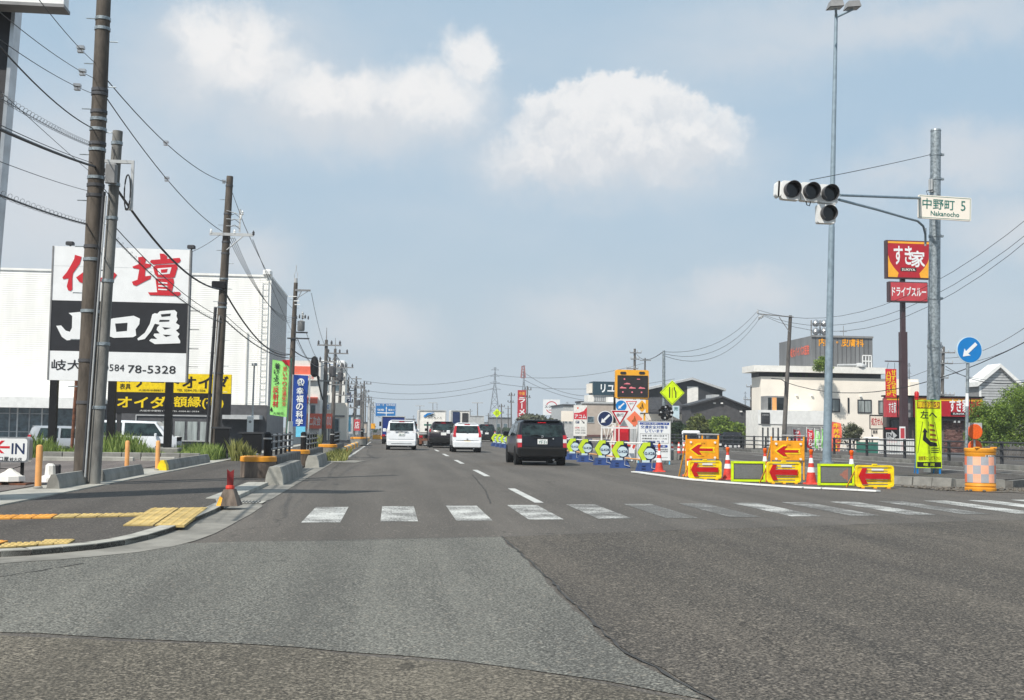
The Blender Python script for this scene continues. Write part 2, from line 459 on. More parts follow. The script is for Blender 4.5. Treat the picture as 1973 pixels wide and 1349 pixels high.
def lpart(name, mb, material, parent, smooth=False, label=None):   # local coordinates
    return part(name, mb, material, parent, smooth, label, world=False)
def thing(name, label, cat, loc=(0, 0, 0), rz=0.0, group=None):
    o = bpy.data.objects.new(name, None); COL.objects.link(o)
    o.empty_display_size = .2
    o.location = loc; o.rotation_euler = (0, 0, rz)
    o['label'] = label; o['category'] = cat
    if group: o['group'] = group
    return o
def single(name, mb, material, label, cat, group=None, loc=None, smooth=False, stuff=False):
    me = mb.mesh(name, loc, smooth)
    o = link(name, me, material)
    if loc is not None: o.location = loc
    o['label'] = label; o['category'] = cat
    if group: o['group'] = group
    if stuff: o['kind'] = 'stuff'
    return o
def struct(name, mb, material, parent=None, z=None):
    o = link(name, mb.mesh(name), material, parent)
    if parent is None: o['kind'] = 'structure'
    return o
def dup(root, loc, rz=None, label=None):
    r = root.copy(); COL.objects.link(r); r.location = loc
    if rz is not None: r.rotation_euler = (0, 0, rz)
    if label: r['label'] = label
    for ch in list(root.children):
        c = ch.copy(); COL.objects.link(c); c.parent = r
        for g in list(ch.children):
            d = g.copy(); COL.objects.link(d); d.parent = c
    return r
_tc = {}
def glyphs(txt, bold=0.0):
    key = (txt, bold)
    if key in _tc: return _tc[key]
    c = bpy.data.curves.new('t', 'FONT'); c.body = txt; c.resolution_u = 2; c.offset = bold
    o = bpy.data.objects.new('t', c); me = o.to_mesh()
    v = [(a.co.x, a.co.y) for a in me.vertices]; f = [tuple(p.vertices) for p in me.polygons]
    o.to_mesh_clear(); bpy.data.objects.remove(o); bpy.data.curves.remove(c)
    if not v: v = [(0, 0)]
    xs = [a[0] for a in v]; ys = [a[1] for a in v]
    _tc[key] = (v, f, min(xs), max(xs), min(ys), max(ys))
    return _tc[key]
def textmb(mb, txt, x0, x1, z0, z1, y, bold=0.02, shear=0.0):
    """flat lettering filling x0..x1, z0..z1 on the plane y, facing -Y"""
    v, f, a, b, c, d = glyphs(txt, 0)
    sx = (x1 - x0) / max(b - a, 1e-4); sz = (z1 - z0) / max(d - c, 1e-4)
    if bold >= .01:                          # heavy lettering: shifted copies, 0.4 mm apart in depth
        k = bold * .42
        for i, (du, dv) in enumerate(((-k, -k), (k, -k), (-k, k), (k, k))):
            mb.add([(x0 + (p - a + du) * sx, y - .0004 * (i + 1), z0 + (q - c + dv) * sz) for p, q in v], f)
    return mb.add([(x0 + (p - a) * sx + shear * (q - c) * sz, y, z0 + (q - c) * sz) for p, q in v], f)
def text(txt, x0, x1, z0, z1, y, material, parent, bold=0.02, name='lettering', world=True, shear=0.0):
    mb = MB(); textmb(mb, txt, x0, x1, z0, z1, y, bold, shear)
    return part(name, mb, material, parent, world=world)
def vtext(txt, x0, x1, z0, z1, y, material, parent, bold=0.03, gap=.12, name='lettering', world=True):
    mb = MB(); n = len(txt); h = (z1 - z0) / n
    for i, ch in enumerate(txt):
        if ch in ' ': continue
        a, b = z1 - (i + 1) * h + h * gap / 2, z1 - i * h - h * gap / 2
        if ch in 'ー|': 
            xm = (x0 + x1) / 2; mb.add([(xm - (x1 - x0) * .08, y, a), (xm + (x1 - x0) * .08, y, a), (xm + (x1 - x0) * .08, y, b), (xm - (x1 - x0) * .08, y, b)], [(0, 1, 2, 3)])
        else: textmb(mb, ch, x0, x1, a, b, y, bold)
    return part(name, mb, material, parent, world=world)
def panel(x0, x1, z0, z1, y0, y1, bev=0):
    return MB().box(x0, x1, y0, y1, z0, z1)
def frame_mb(x0, x1, z0, z1, y0, y1, t):
    m = MB()
    m.box(x0, x1, y0, y1, z1 - t, z1); m.box(x0, x1, y0, y1, z0, z0 + t)
    m.box(x0, x0 + t, y0, y1, z0 + t, z1 - t); m.box(x1 - t, x1, y0, y1, z0 + t, z1 - t)
    return m
def rrect(x0, x1, z0, z1, r, n=4):
    o = []
    for cx, cz, a0 in ((x1 - r, z1 - r, 0), (x0 + r, z1 - r, 90), (x0 + r, z0 + r, 180), (x1 - r, z0 + r, 270)):
        for i in range(n + 1):
            a = R(a0 + 90 * i / n); o.append((cx + r * math.cos(a), cz + r * math.sin(a)))
    return o
def arrow_left(cx, cz, w, h, shaft=.3, head=.36):
    x0, x1 = cx - w / 2, cx + w / 2; hs = h * shaft / 2; hx = x0 + w * head
    return [(x0, cz), (hx - w * .1, cz + h / 2), (hx + w * .06, cz + h / 2), (hx - w * .06, cz + hs), (x1, cz + hs), (x1 - w * .04, cz), (x1, cz - hs), (hx - w * .06, cz - hs), (hx + w * .06, cz - h / 2), (hx - w * .1, cz - h / 2)]
def rot2(poly, cx, cz, ang):
    c, s = math.cos(ang), math.sin(ang)
    return [(cx + (x - cx) * c - (z - cz) * s, cz + (x - cx) * s + (z - cz) * c) for x, z in poly]

# ================================================================== SETTING
def sheet(name, poly, z, material, parent=None):
    mb = MB(); mb.add([(x, y, z) for x, y in poly], [tuple(range(len(poly)))])
    return struct(name, mb, material, parent)
def slab(name, poly, z0, z1, material, parent=None):
    n = len(poly)
    ar = sum(poly[i][0] * poly[(i + 1) % n][1] - poly[(i + 1) % n][0] * poly[i][1] for i in range(n))
    if ar < 0: poly = poly[::-1]
    mb = MB(); mb.xy(poly, z0, z1)
    return struct(name, mb, material, parent)
def rect(x0, x1, y0, y1): return [(x0, y0), (x1, y0), (x1, y1), (x0, y1)]
def rough(poly, step=.25, amp=.03):
    o = []
    for i, a in enumerate(poly):
        b = poly[(i + 1) % len(poly)]
        L = math.hypot(b[0] - a[0], b[1] - a[1]); n = max(1, int(min(L, 30) / step)) if L < 14 else 6
        for k in range(n):
            t = k / n; j = amp if L < 14 else 0
            o.append((a[0] + (b[0] - a[0]) * t + random.uniform(-j, j), a[1] + (b[1] - a[1]) * t + random.uniform(-j, j)))
    return o
sheet('ground', rect(-900, 900, -200, 1500), -.52, 'ground_grey')
road = sheet('road', [(-90, -60), (90, -60), (90, 700), (-6.4, 700), (-6.4, 13), (-90, 13)], 0, 'asphalt_far')
sheet('road_patch', rough([(-40, 11.2), (-3.4, 11.6), (-.3, 12.42), (1.23, 12.77), (1.26, 9.5), (1.24, 6.3), (1.45, 5.1), (.6, 5.85), (-.7, 6.5), (-2.2, 6.9), (-5, 7.3), (-40, 8.5)]), .004, 'asphalt_pale', road)
sheet('road_patch', rough([(1.27, 12.79), (4.5, 14.1), (9.19, 15.75), (13, 16.6), (70, 22), (70, -40), (1.5, -40), (1.5, 5.0), (1.29, 6.3), (1.31, 9.5)]), .0045, 'asphalt_dark', road)
sheet('road_patch', rough([(-40, 8.4), (-5, 7.2), (-2.2, 6.8), (-.7, 6.42), (.6, 5.8), (1.44, 5.0), (1.46, -40), (-40, -40)]), .005, 'asphalt_brown', road)
def seam(pts, w):
    a, b = [], []
    fine = []
    for i in range(len(pts) - 1):
        n = max(1, int(math.dist(pts[i], pts[i + 1]) / .12))
        for k in range(n):
            t = k / n; fine.append((pts[i][0] + (pts[i + 1][0] - pts[i][0]) * t + random.uniform(-.015, .015), pts[i][1] + (pts[i + 1][1] - pts[i][1]) * t + random.uniform(-.015, .015)))
    fine.append(pts[-1])
    mb = MB()
    for i, p in enumerate(fine):
        q = fine[min(i + 1, len(fine) - 1)]; r = fine[max(i - 1, 0)]
        d = Vector((q[0] - r[0], q[1] - r[1])).normalized(); ww = w * random.uniform(.25, 1)
        a.append((p[0] - d.y * ww, p[1] + d.x * ww, .009)); b.append((p[0] + d.y * ww, p[1] - d.x * ww, .009))
    n = len(a)
    mb.add(a + b, [(i, n + i, n + i + 1, i + 1) for i in range(n - 1)])
    return struct('tar_seam', mb, 'tar', road)
seam([(1.24, 12.78), (1.28, 9.5), (1.27, 6.3), (1.47, 5.0), (1.5, 3)], .014)
seam([(-1.2, 12.1), (1.24, 12.78), (4.5, 14.1), (9.19, 15.75), (13, 16.6), (24, 18)], .011)
seam([(2.12, 30), (1.85, 22.5), (1.6, 18.4)], .012)
seam([(-3.4, 8.5), (-2.9, 9.5), (-2.6, 10.2)], .012)
seam([(-12, 9.7), (-3.2, 9.9)], .012)

def marking(name, poly, wear, z=.004):
    o = sheet(name, poly, z, 'road_white', road); o['wear'] = wear; return o
wears = [.50, .54, .52, .56, .66, .82, .80, .62, .72, .60, .72, .50, .42, .1, .1, .3, .2, .2, .3, .3]
for i in range(-1, 16):
    x = -.86 + .98 * i + .0
    y0, y1 = 14.55 + .22 * i, 17.35 + .25 * i
    if i < 0: continue
    marking('crosswalk_stripe', [(x - .24, y0), (x + .24, y0 + .06), (x + .24, y1 + .05), (x - .24, y1)], wears[i])
for i in range(24):
    y0 = 18.75 + 10.25 * i
    marking('lane_dash', rect(2.36, 2.51, y0, y0 + 4.4), .12)
marking('edge_line', rect(17.0, 17.15, 26, 300), .25)
marking('edge_line', rect(21.6, 21.75, 26, 300), .3)
marking('edge_line', rect(19.3, 19.42, 24, 60), .3)
for k in range(4): marking('crosswalk_stripe', [(14.9 + .98 * k, 20.9 + .2 * k), (15.4 + .98 * k, 21 + .2 * k), (15.9 + .98 * k, 24 + .2 * k), (15.4 + .98 * k, 24 + .2 * k)], .15)
marking('lane_dash', [(-.35, 103), (.1, 103), (.5, 116), (.1, 116)], .1)
marking('edge_line', rect(-1.75, -1.63, 46, 95), .45)

# pavement on the left and its edge
SW = .06
curve = [G(*p, SW) for p in ((-60, 1066), (0, 1062), (60, 1059), (120, 1054), (185, 1048), (240, 1040), (285, 1030), (325, 1018), (355, 1006), (385, 993), (412, 982), (440, 968))]
curve = [(p.x, p.y) for p in curve]
curve = [(-30, curve[0][1] - .6)] + curve + [(-2.52, 18.2)]
sw = slab('pavement', curve + [(-2.52, 23), (-2.52, 500), (-5.3, 500), (-5.3, 15), (-5.6, 13.4), (-30, 12.4)], -.3, SW - .005, 'asphalt_walk')
def strip_stones(path, w, z, material, name, parent, seglen=.6, gap=.012, z0=-.02):
    pts = [Vector((a, b, 0)) for a, b in path]
    # resample
    out = [pts[0]]; 
    for i in range(len(pts) - 1):
        d = (pts[i + 1] - pts[i]); n = max(1, round(d.length / seglen))
        for k in range(1, n + 1): out.append(pts[i] + d * k / n)
    for i in range(len(out) - 1):
        a, b = out[i], out[i + 1]; d = (b - a).normalized(); nrm = Vector((-d.y, d.x, 0))
        a2, b2 = a + d * gap / 2, b - d * gap / 2
        mb = MB(); mb.xy([(a2.x, a2.y), (b2.x, b2.y), (b2.x + nrm.x * w, b2.y + nrm.y * w), (a2.x + nrm.x * w, a2.y + nrm.y * w)][::1], z0, z)
        struct(name, mb, material, parent)
strip_stones(curve[1:], .17, SW + .004, 'kerb_light', 'kerb_stone', sw, .6)
strip_stones([(-2.46, 18.3), (-2.46, 23.6)], .40, SW + .006, 'kerb_light', 'kerb_slab', sw, 2.6)
# gutter
gp = [(p[0] + .0, p[1] - .0) for p in curve[1:]]
gut = []
for i, p in enumerate(gp):
    q = gp[min(i + 1, len(gp) - 1)]; r_ = gp[max(i - 1, 0)]
    d = Vector((q[0] - r_[0], q[1] - r_[1])).normalized(); gut.append((p[0] + d.y * .5, p[1] - d.x * .42))
sheet('gutter', gp + [(-2.44, 120), (-1.93, 120), (-1.93, 19)] + gut[::-1], .007, 'gutter', road)
gr = MB(); gr.add([(-2.35, 17.9, .016), (-1.95, 17.9, .016), (-1.95, 18.5, .016), (-2.35, 18.5, .016)], [(0, 1, 2, 3)])
struct('drain_rim', gr, 'kerb_light', road)
gr = MB()
for k in range(6): gr.box(-2.29 + .05 * k, -2.27 + .05 * k, 18.0, 18.4, .017, .024)
struct('drain_grate', gr, 'charcoal', road)
# light edging between pavement and the lots
lot = slab('car_park', rect(-70, -6.25, 13.5, 43.5), -.6, .09, 'asphalt_lot')
slab('pavement_edging', rect(-6.25, -5.3, 12.8, 30), -.4, .075, 'kerb_light')
slab('pavement_edging', rect(-5.75, -5.3, 30.005, 300), -.4, .075, 'kerb_light')
slab('forecourt', rect(-160, -5.75, 44.5, 300), -.7, -.40, 'asphalt_opposite')
slab('forecourt', rect(-6.25, -5.75, 30, 43.5), -.4, .07, 'asphalt_lot')

# tactile tiles
def tiles(quad, nu, nv, material, z=SW):
    q = [Vector((p.x, p.y)) for p in quad]
    base = bpy.data.meshes.new('tactile_tile')
    for i in range(nu):
        for j in range(nv):
            def bl(u, v): return q[0] * (1 - u) * (1 - v) + q[1] * u * (1 - v) + q[2] * u * v + q[3] * (1 - u) * v
            g = .035 if nu > 1 else .02; e = .008 if nv > 6 else .02
            c = [bl((i + g) / nu, (j + e * 3) / nv), bl((i + 1 - g) / nu, (j + e * 3) / nv), bl((i + 1 - g) / nu, (j + 1 - e * 3) / nv), bl((i + g) / nu, (j + 1 - e * 3) / nv)]
            mb = MB(); mb.xy([(p.x, p.y) for p in c], z - .02, z + .009 + random.uniform(0, .003))
            ux, uy = (c[1] - c[0]), (c[3] - c[0])
            for a in range(3):
                for b in range(3):
                    m = c[0] + ux * (a + .5) / 3 + uy * (b + .5) / 3
                    mb.cyl((m.x, m.y, z + .008), (m.x, m.y, z + .018), .03, .022, n=6)
            struct('tactile_tile', mb, material, sw)
tiles([G(235, 1013, SW), G(357, 1013, SW), G(402, 979, SW), G(290, 980, SW)], 2, 7, 'yellow_tile')
tiles([G(100, 999, SW), G(268, 995, SW), G(285, 989, SW), G(115, 991.5, SW)], 4, 1, 'yellow_tile')
tiles([G(-60, 1002, SW), G(98, 999, SW), G(113, 991.5, SW), G(-40, 994, SW)], 4, 1, 'orange_tile')
tiles([G(-10, 1058, SW), G(70, 1052, SW), G(82, 1046, SW), G(10, 1048, SW)], 2, 1, 'yellow_tile')
tiles([G(72, 1051, SW), G(130, 1050, SW), G(146, 1040, SW), G(88, 1041, SW)], 2, 1, 'yellow_tile')
tiles([G(-60, 1054, SW), G(-12, 1052, SW), G(18, 1043, SW), G(-30, 1044, SW)], 1, 1, 'orange_tile')

# central reservation
MX0, MX1 = 12.5, 15.6
isl = slab('central_reservation', rough([(MX0 + .2, 26.9), (13.1, 25.55), (13.9, 25.5), (16.2, 27.5), (16.6, 31), (16.6, 200), (MX0 + .2, 200)], .4, .02), -.02, .165, 'asphalt_walk')
def kstones(path, w, z, L, parent, name='kerb_stone', mats=('concrete', 'concrete_dark')):
    pts = [Vector((a, b, 0)) for a, b in path]; out = [pts[0]]
    for i in range(len(pts) - 1):
        d = (pts[i + 1] - pts[i]); n = max(1, round(d.length / L))
        for k in range(1, n + 1): out.append(pts[i] + d * k / n)
    for i in range(len(out) - 1):
        a, b = out[i], out[i + 1]; d = (b - a).normalized(); nr = Vector((-d.y, d.x, 0)); g = .014
        a2, b2 = a + d * g, b - d * g; zz = z + random.uniform(-.006, .006); j = random.uniform(-.01, .01)
        mb = MB(); s = .035
        P4 = [a2 + nr * j, b2 + nr * j, b2 + nr * (w), a2 + nr * (w)]
        v = [(p.x, p.y, -.02) for p in P4] + [(P4[0].x + nr.x * s, P4[0].y + nr.y * s, zz), (P4[1].x + nr.x * s, P4[1].y + nr.y * s, zz), (P4[2].x, P4[2].y, zz), (P4[3].x, P4[3].y, zz)]
        mb.add(v, [(3, 2, 1, 0), (4, 5, 6, 7), (0, 1, 5, 4), (1, 2, 6, 5), (2, 3, 7, 6), (3, 0, 4, 7)])
        struct(name, mb, mats[0] if random.random() < .72 else mats[1], parent)
kstones([(12.95, 25.45), (12.2, 26.9), (12.35, 60)][::-1], .2, .20, .62, isl)
kstones([(14.05, 25.2), (12.97, 25.43)], .25, .20, .36, isl)
kstones([(16.85, 31.2), (16.45, 27.6), (14.1, 25.22)], .2, .18, 1.6, isl, mats=('concrete_dark', 'concrete_dark'))
sheet('loose_soil', rough([(12.1, 23.6), (13.4, 23.0), (14.3, 23.8), (14.6, 25.3), (13.9, 25.3), (12.9, 25.5), (12.0, 26.6), (11.6, 25.4)], .15, .07), .011, 'dirt', road)
sm = MB()
for k in range(260):
    x, y = 11.7 + random.random() * 2.6, 23.4 + random.random() * 2.0; r = random.uniform(.012, .04)
    if x > 12.6 and y > 25.1: continue
    sm.lathe([(r * .8, 0), (r, r * .5), (r * .5, r)], (x, y, .011), 5)
o = struct('loose_stones', sm, 'dirt'); o['kind'] = 'stuff'
# far side of the road
slab('far_pavement', rect(22.0, 26.5, 26, 76), -.4, .16, 'asphalt_walk')
kstones([(21.85, 110), (21.85, 28)][::-1], -.18, .18, 2.0, road, mats=('concrete', 'concrete_dark'))
slab('far_car_park', rect(26.5, 140, 26, 76), -.5, .10, 'asphalt_opposite')
slab('sunken_lot', rect(22.0, 200, 76.01, 400), -.9, -.50, 'asphalt_opposite')
slab('road_verge', rect(9.9, 12.2, 60.2, 300), -.1, .14, 'concrete')

# ================================================================== LEFT: utility poles
def clampband(mb, x, y, z, r): mb.cyl((x, y, z - .025), (x, y, z + .025), r + .012, n=14)
def lerp(a, b, t): return a + (b - a) * t
def upole(label, bpx, tpx, Y, r0, r1, material, bolts=True, bands=(), group=None, z0=-.02, name='utility_pole', n=18):
    b = P(bpx[0], bpx[1], Y); t = P(tpx[0], tpx[1], Y); b.z = z0
    o = thing(name, label, 'utility pole', b, 0, group)
    part('pole_shaft', MB().cyl(b, t, r0, r1, n=n), material, o, smooth=True)
    H_ = t.z - b.z
    def at(z): f = (z - b.z) / H_; return b.lerp(t, f), lerp(r0, r1, f)
    if bolts:
        mb = None; k = 0; z = 1.9
        while z < t.z - .4:
            p, r = at(z); s = 1 if k % 2 else -1
            part('step_bolt', MB().cyl((p.x, p.y - .02, z), (p.x + s * (r + .17), p.y - .02, z), .011, n=5), 'galv', o)
            z += .45 if r0 > .12 else .9; k += 1
    for z in bands:
        p, r = at(z); part('steel_band', MB().cyl((p.x, p.y, z - .03), (p.x, p.y, z + .03), r + .014, n=n), 'galv' if int(z * 10) % 2 else 'dark_grey', o, smooth=True)
    return o, at, b, t
Y1 = 22.6
p1, at1, b1, t1 = upole('thick brown concrete utility pole beside the road sign board, rising out of the picture', (160, 925), (204, -95), Y1, .185, .13, 'pole_brown',
    bands=(1.6, 2.4, 3.35, 4.35, 4.6, 5.6, 5.8, 5.95, 6.5, 6.62, 6.9, 7.1, 7.25, 7.6, 7.68, 8.9, 9.1))
Y2 = 22.2
p2, at2, b2, t2 = upole('shorter grey concrete pole with cable box and looped cable next to the thick brown pole', (181, 930), (227, 253), Y2, .115, .094, 'pole_grey', bolts=False, bands=(1.5, 2.7, 3.9, 5.1, 5.75, 6.55))
q, r = at2(5.95); part('cable_box', MB().box(q.x - .13, q.x + .08, q.y - .24, q.y - .11, 5.74, 6.12, .03), 'mid_grey', p2)
q, r = at2(6.25)
for xx in (.02,):
    a = P(232, 315, Y2); c = P(262, 315, Y2); d = P(256, 408, Y2)
    part('bracket', MB().box(a.x - .25, c.x, a.y - .17, a.y - .11, a.z - .03, a.z + .03).box(c.x - .05, c.x, a.y - .17, a.y - .11, d.z, a.z - .031).box(c.x - .14, c.x - .051, a.y - .17, a.y - .11, d.z, d.z + .04), 'light_grey', p2)
loop = []
cx_, cz_ = (P(250, 375, Y2).x, P(250, 375, Y2).z)
for k in range(25):
    t = 2 * math.pi * k / 24; loop.append((cx_ + .055 * math.cos(t), Y2 - .2, cz_ + .34 * math.sin(t)))
part('cable_loop', MB().tube(loop, .014), 'wire', p2)
part('cable_duct', MB().tube([at2(5.6)[0] + Vector((-.17, -.03, 0)), at2(3.5)[0] + Vector((-.18, -.03, 0)), at2(.2)[0] + Vector((-.19, -.03, 0))], .035), 'charcoal', p2)
part('cable_duct', MB().tube([at2(5.5)[0] + Vector((-.1, -.14, 0)), at2(3)[0] + Vector((-.12, -.15, 0)), at2(.2)[0] + Vector((-.13, -.16, 0))], .016), 'light_grey', p2)
part('cable_loop', MB().tube([at2(6.45)[0] + Vector((-.05, -.12, 0)), at2(6.3)[0] + Vector((.0, -.14, 0)), at2(6.1)[0] + Vector((-.02, -.14, 0)), at2(5.9)[0] + Vector((-.17, -.12, 0)), at2(5.65)[0] + Vector((-.16, -.12, 0)), at2(5.5)[0] + Vector((-.03, -.13, 0))], .009), 'wire', p2)
p3, at3, b3, t3 = upole('brown pole with crossarm and open wire ends, second along the left pavement', (411, 884), (443, 340), 40.5, .19, .115, 'pole_brown', bands=(3.0, 5.3, 5.45, 6.3, 7.2, 7.6, 8.6, 9.6))
def crossarm(o, at, z, x0, x1, material='light_grey', t=.05, dy=-.16):
    q, r = at(z); return part('crossarm', MB().box(q.x + x0, q.x + x1, q.y + dy - t, q.y + dy, z - t, z + t), material, o)
def insul(o, x, y, z, h=.22, r=.05, material='white_paint'):
    return part('insulator', MB().lathe([(r * .4, 0), (r, h * .25), (r * .6, h * .4), (r, h * .6), (r * .5, h * .8), (r * .3, h)], (x, y, z), 8), material, o)
crossarm(p3, at3, 7.85, -.55, .95)
q, r = at3(7.85)
part('brace', MB().tube([(q.x + .05, q.y - .19, 7.3), (q.x + .6, q.y - .19, 7.8)], .02), 'light_grey', p3)
for dx, dz in ((.95, 0), (-.5, .02), (.3, .02), (.5, .55), (.55, .7)):
    insul(p3, q.x + dx, q.y - .19, 7.83 + dz, .18, .05, 'dark_grey' if dx > .8 else 'white_paint')
part('bracket', MB().box(q.x + .44, q.x + .50, q.y - .2, q.y - .15, 7.95, 8.75).tube([(q.x, q.y - .17, 8.7), (q.x + .5, q.y - .17, 8.55)], .012).tube([(q.x, q.y - .17, 8.4), (q.x + .45, q.y - .17, 8.38)], .012).tube([(q.x, q.y - .17, 8.15), (q.x + .45, q.y - .17, 8.15)], .012), 'light_grey', p3)
part('cable_duct', MB().tube([at3(5.3)[0] + Vector((-.22, -.05, 0)), at3(3)[0] + Vector((-.24, -.05, 0)), at3(.1)[0] + Vector((-.25, -.05, 0))], .06), 'charcoal', p3)
part('cable_duct', MB().tube([at3(5)[0] + Vector((-.05, -.2, 0)), at3(3)[0] + Vector((-.1, -.22, 0)), at3(.1)[0] + Vector((-.12, -.23, 0))], .022), 'light_grey', p3)
part('cable_clamp', MB().box(q.x - .42, q.x + .08, q.y - .25, q.y - .1, 5.95, 6.2, .03), 'black', p3)
for w_ in range(3):
    z = 8.5 - .2 * w_; part('jumper_wire', MB().tube([(q.x + .1, q.y - .18, z), (q.x + .3, q.y - .22, z + .08), (q.x + .48, q.y - .2, z - .05)], .010), 'wire', p3)

p4, at4, b4, t4 = upole('dark pole with pointed steel top, bracket arm and hanging transformer behind the green banner', (555, 858), (570, 545), 64, .20, .11, 'pole_brown', bands=(4, 6, 7.2), n=12)
q = t4
part('pole_top', MB().cyl((q.x, q.y, q.z), (q.x, q.y, q.z + .25), .10, .09, n=10).tube([(q.x - .07, q.y, q.z + .2), (q.x - .09, q.y, q.z + .45), (q.x, q.y, q.z + .75), (q.x + .09, q.y, q.z + .45), (q.x + .07, q.y, q.z + .2)], .02).cyl((q.x, q.y, q.z + .7), (q.x, q.y, q.z + 1.0), .03, .02, n=6), 'light_grey', p4)
q, r = at4(8.3)
z = P(580, 560, 64).z; part('crossarm', MB().box(q.x, q.x + .85, q.y - .2, q.y - .1, z - .05, z + .05), 'mid_grey', p4)
part('brace', MB().tube([(q.x + .05, q.y - .15, z - .7), (q.x + .35, q.y - .15, z - .05)], .022).tube([(q.x + .05, q.y - .15, z - .5), (q.x + .7, q.y - .15, z - .05)], .018), 'mid_grey', p4)
for k, (zz, xa) in enumerate(((7.3, .45), (7.15, .5))):
    insul(p4, q.x + xa, q.y - .15, zz, .25, .07, 'light_grey')
zt = P(580, 628, 64).z
part('transformer', MB().lathe([(.16, 0), (.2, .05), (.2, .5), (.22, .52), (.1, .6)], (q.x + .38, q.y - .15, zt - .3), 14), 'mid_grey', p4, smooth=True)
part('transformer_bracket', MB().box(q.x, q.x + .75, q.y - .2, q.y - .1, zt - .42, zt - .34).box(q.x - .35, q.x + .85, q.y - .2, q.y - .1, zt - .75, zt - .68), 'charcoal', p4)
for k in range(5): insul(p4, q.x + .12 + .16 * k, q.y - .15, zt + .35 + .05 * (k % 2), .22, .05, 'charcoal')
part('white_bird_guard', MB().box(q.x - .35, q.x + .1, q.y - .22, q.y - .18, 8.35, 8.39).box(q.x - .05, q.x + .25, q.y - .22, q.y - .18, 8.1, 8.15).box(q.x, q.x + .3, q.y - .22, q.y - .18, 7.9, 7.94), 'white_paint', p4)

# poles further down the left side
far = [((624, 850), (629, 655), 84, 1, 'first of the far row of poles, its steel tip the highest'), ((640, 850), (646, 672), 96, 1, 'far pole with wide crossarm right of the highest steel tip'),
       ((650, 850), (659, 700), 108, 0, 'third far pole, without steel tip, before the blue and white shop'), ((682, 848), (684, 742), 150, 1, 'far pole before the signs along the left shops'),
       ((698, 846), (702, 735), 175, 0, 'far pole nearest the left edge of the blue direction sign'), ((668, 848), (671, 733), 128, 0, 'thin far pole beside the small shop signs'),
       ((663, 848), (666, 745), 118, 0, 'slim dark pole behind the row of signs')]
for (bp, tp, Y, tip, lab) in far:
    o, at, b, t = upole(lab, bp, tp, Y, .19, .11, 'pole_far', bolts=False, n=8)
    if tip: part('pole_top', MB().cyl(t, (t.x, t.y, t.z + .9), .04, .02, n=5), 'mid_grey', o)
    h = t.z
    for k, z in enumerate((h - .4, h - 1.6, h - 3.0)):
        q, r = at(z); L = (1.1, .8, .95)[k]
        part('crossarm', MB().box(q.x - L * .6, q.x + L, q.y - .2, q.y - .1, z - .05, z + .05), 'mid_grey', o)
        for dx in (-L * .5, L * .35, L * .9): insul(o, q.x + dx, q.y - .15, z + .04, .32, .09, 'dark_grey')
    if tip:
        q, r = at(h - 2.3); part('transformer', MB().lathe([(.2, 0), (.24, .08), (.24, .7), (.1, .8)], (q.x + .5, q.y - .15, h - 2.7), 10), 'dark_grey', o)
for k in range(9):
    Y = 200 + 24 * k; x = -6.3 + .25 * math.sin(k * 2.1)
    b = Vector((x, Y, 0)); t = Vector((x, Y, 10.0 - (k % 3) * .6))
    o = thing('utility_pole', 'small distant pole in the row running to the vanishing point on the left', 'utility pole', b, 0, 'distant poles on the left')
    part('pole_shaft', MB().cyl(b, t, .2, .13, n=6), 'pole_far', o)
    part('crossarm', MB().box(x - .8, x + .9, Y - .2, Y - .1, t.z - .5, t.z - .35), 'mid_grey', o); part('crossarm', MB().box(x - .6, x + .7, Y - .2, Y - .1, t.z - 1.9, t.z - 1.75), 'mid_grey', o)

# ------------------------------------------------------------------ wires
def sagpts(a, b, sag, n=14):
    a, b = Vector(a), Vector(b); o = []
    for i in range(n + 1):
        t = i / n; p = a.lerp(b, t); p.z -= sag * 4 * t * (1 - t); o.append(p)
    return o
def wire(a, b, sag, r, label, group=None, material='wire', coil=0, clamps=()):
    if a[1] < 14: r *= .5; sag *= .3
    elif a[1] < 66: r *= .7
    coil *= .45
    pts = sagpts(a, b, sag)
    cc = pts[0]
    mb = MB().tube([p - cc for p in pts], r, 5)
    if not coil and not clamps:
        return _w(mb, cc, material, label, group)
    o = thing('overhead_wire', label, 'cable', cc, 0, group)
    lpart('cable', mb, material, o)
    if coil:
        A, B = Vector(a), Vector(b); n = int((B - A).length * coil); q = []
        for i in range(n * 8 + 1):
            t = i / (n * 8); p = A.lerp(B, t); p.z -= sag * 4 * t * (1 - t)
            an = i * math.pi / 4
            q.append(p - cc + Vector((.045 * math.cos(an), 0, .045 * math.sin(an) + .02)) )
        lpart('spiral_hanger', MB().tube(q, .0032, 4), 'wire_grey', o)
    for t in clamps:
        p = Vector(a).lerp(Vector(b), t); p.z -= sag * 4 * t * (1 - t); p -= cc
        lpart('spacer_clamp', MB().bc(p + Vector((0, 0, .03)), (.12, .1, .05)).bc(p - Vector((0, 0, .04)), (.10, .08, .035)), 'steel', o)
    return o
def _w(mb, cc, material, label, group):
    me = mb.mesh('overhead_wire'); o = link('overhead_wire', me, material); o.location = cc
    o['label'] = label; o['category'] = 'cable'
    if group: o['group'] = group
    return o
def a1(z, dx=0, dy=0): return at1(z)[0] + Vector((dx, dy, 0))
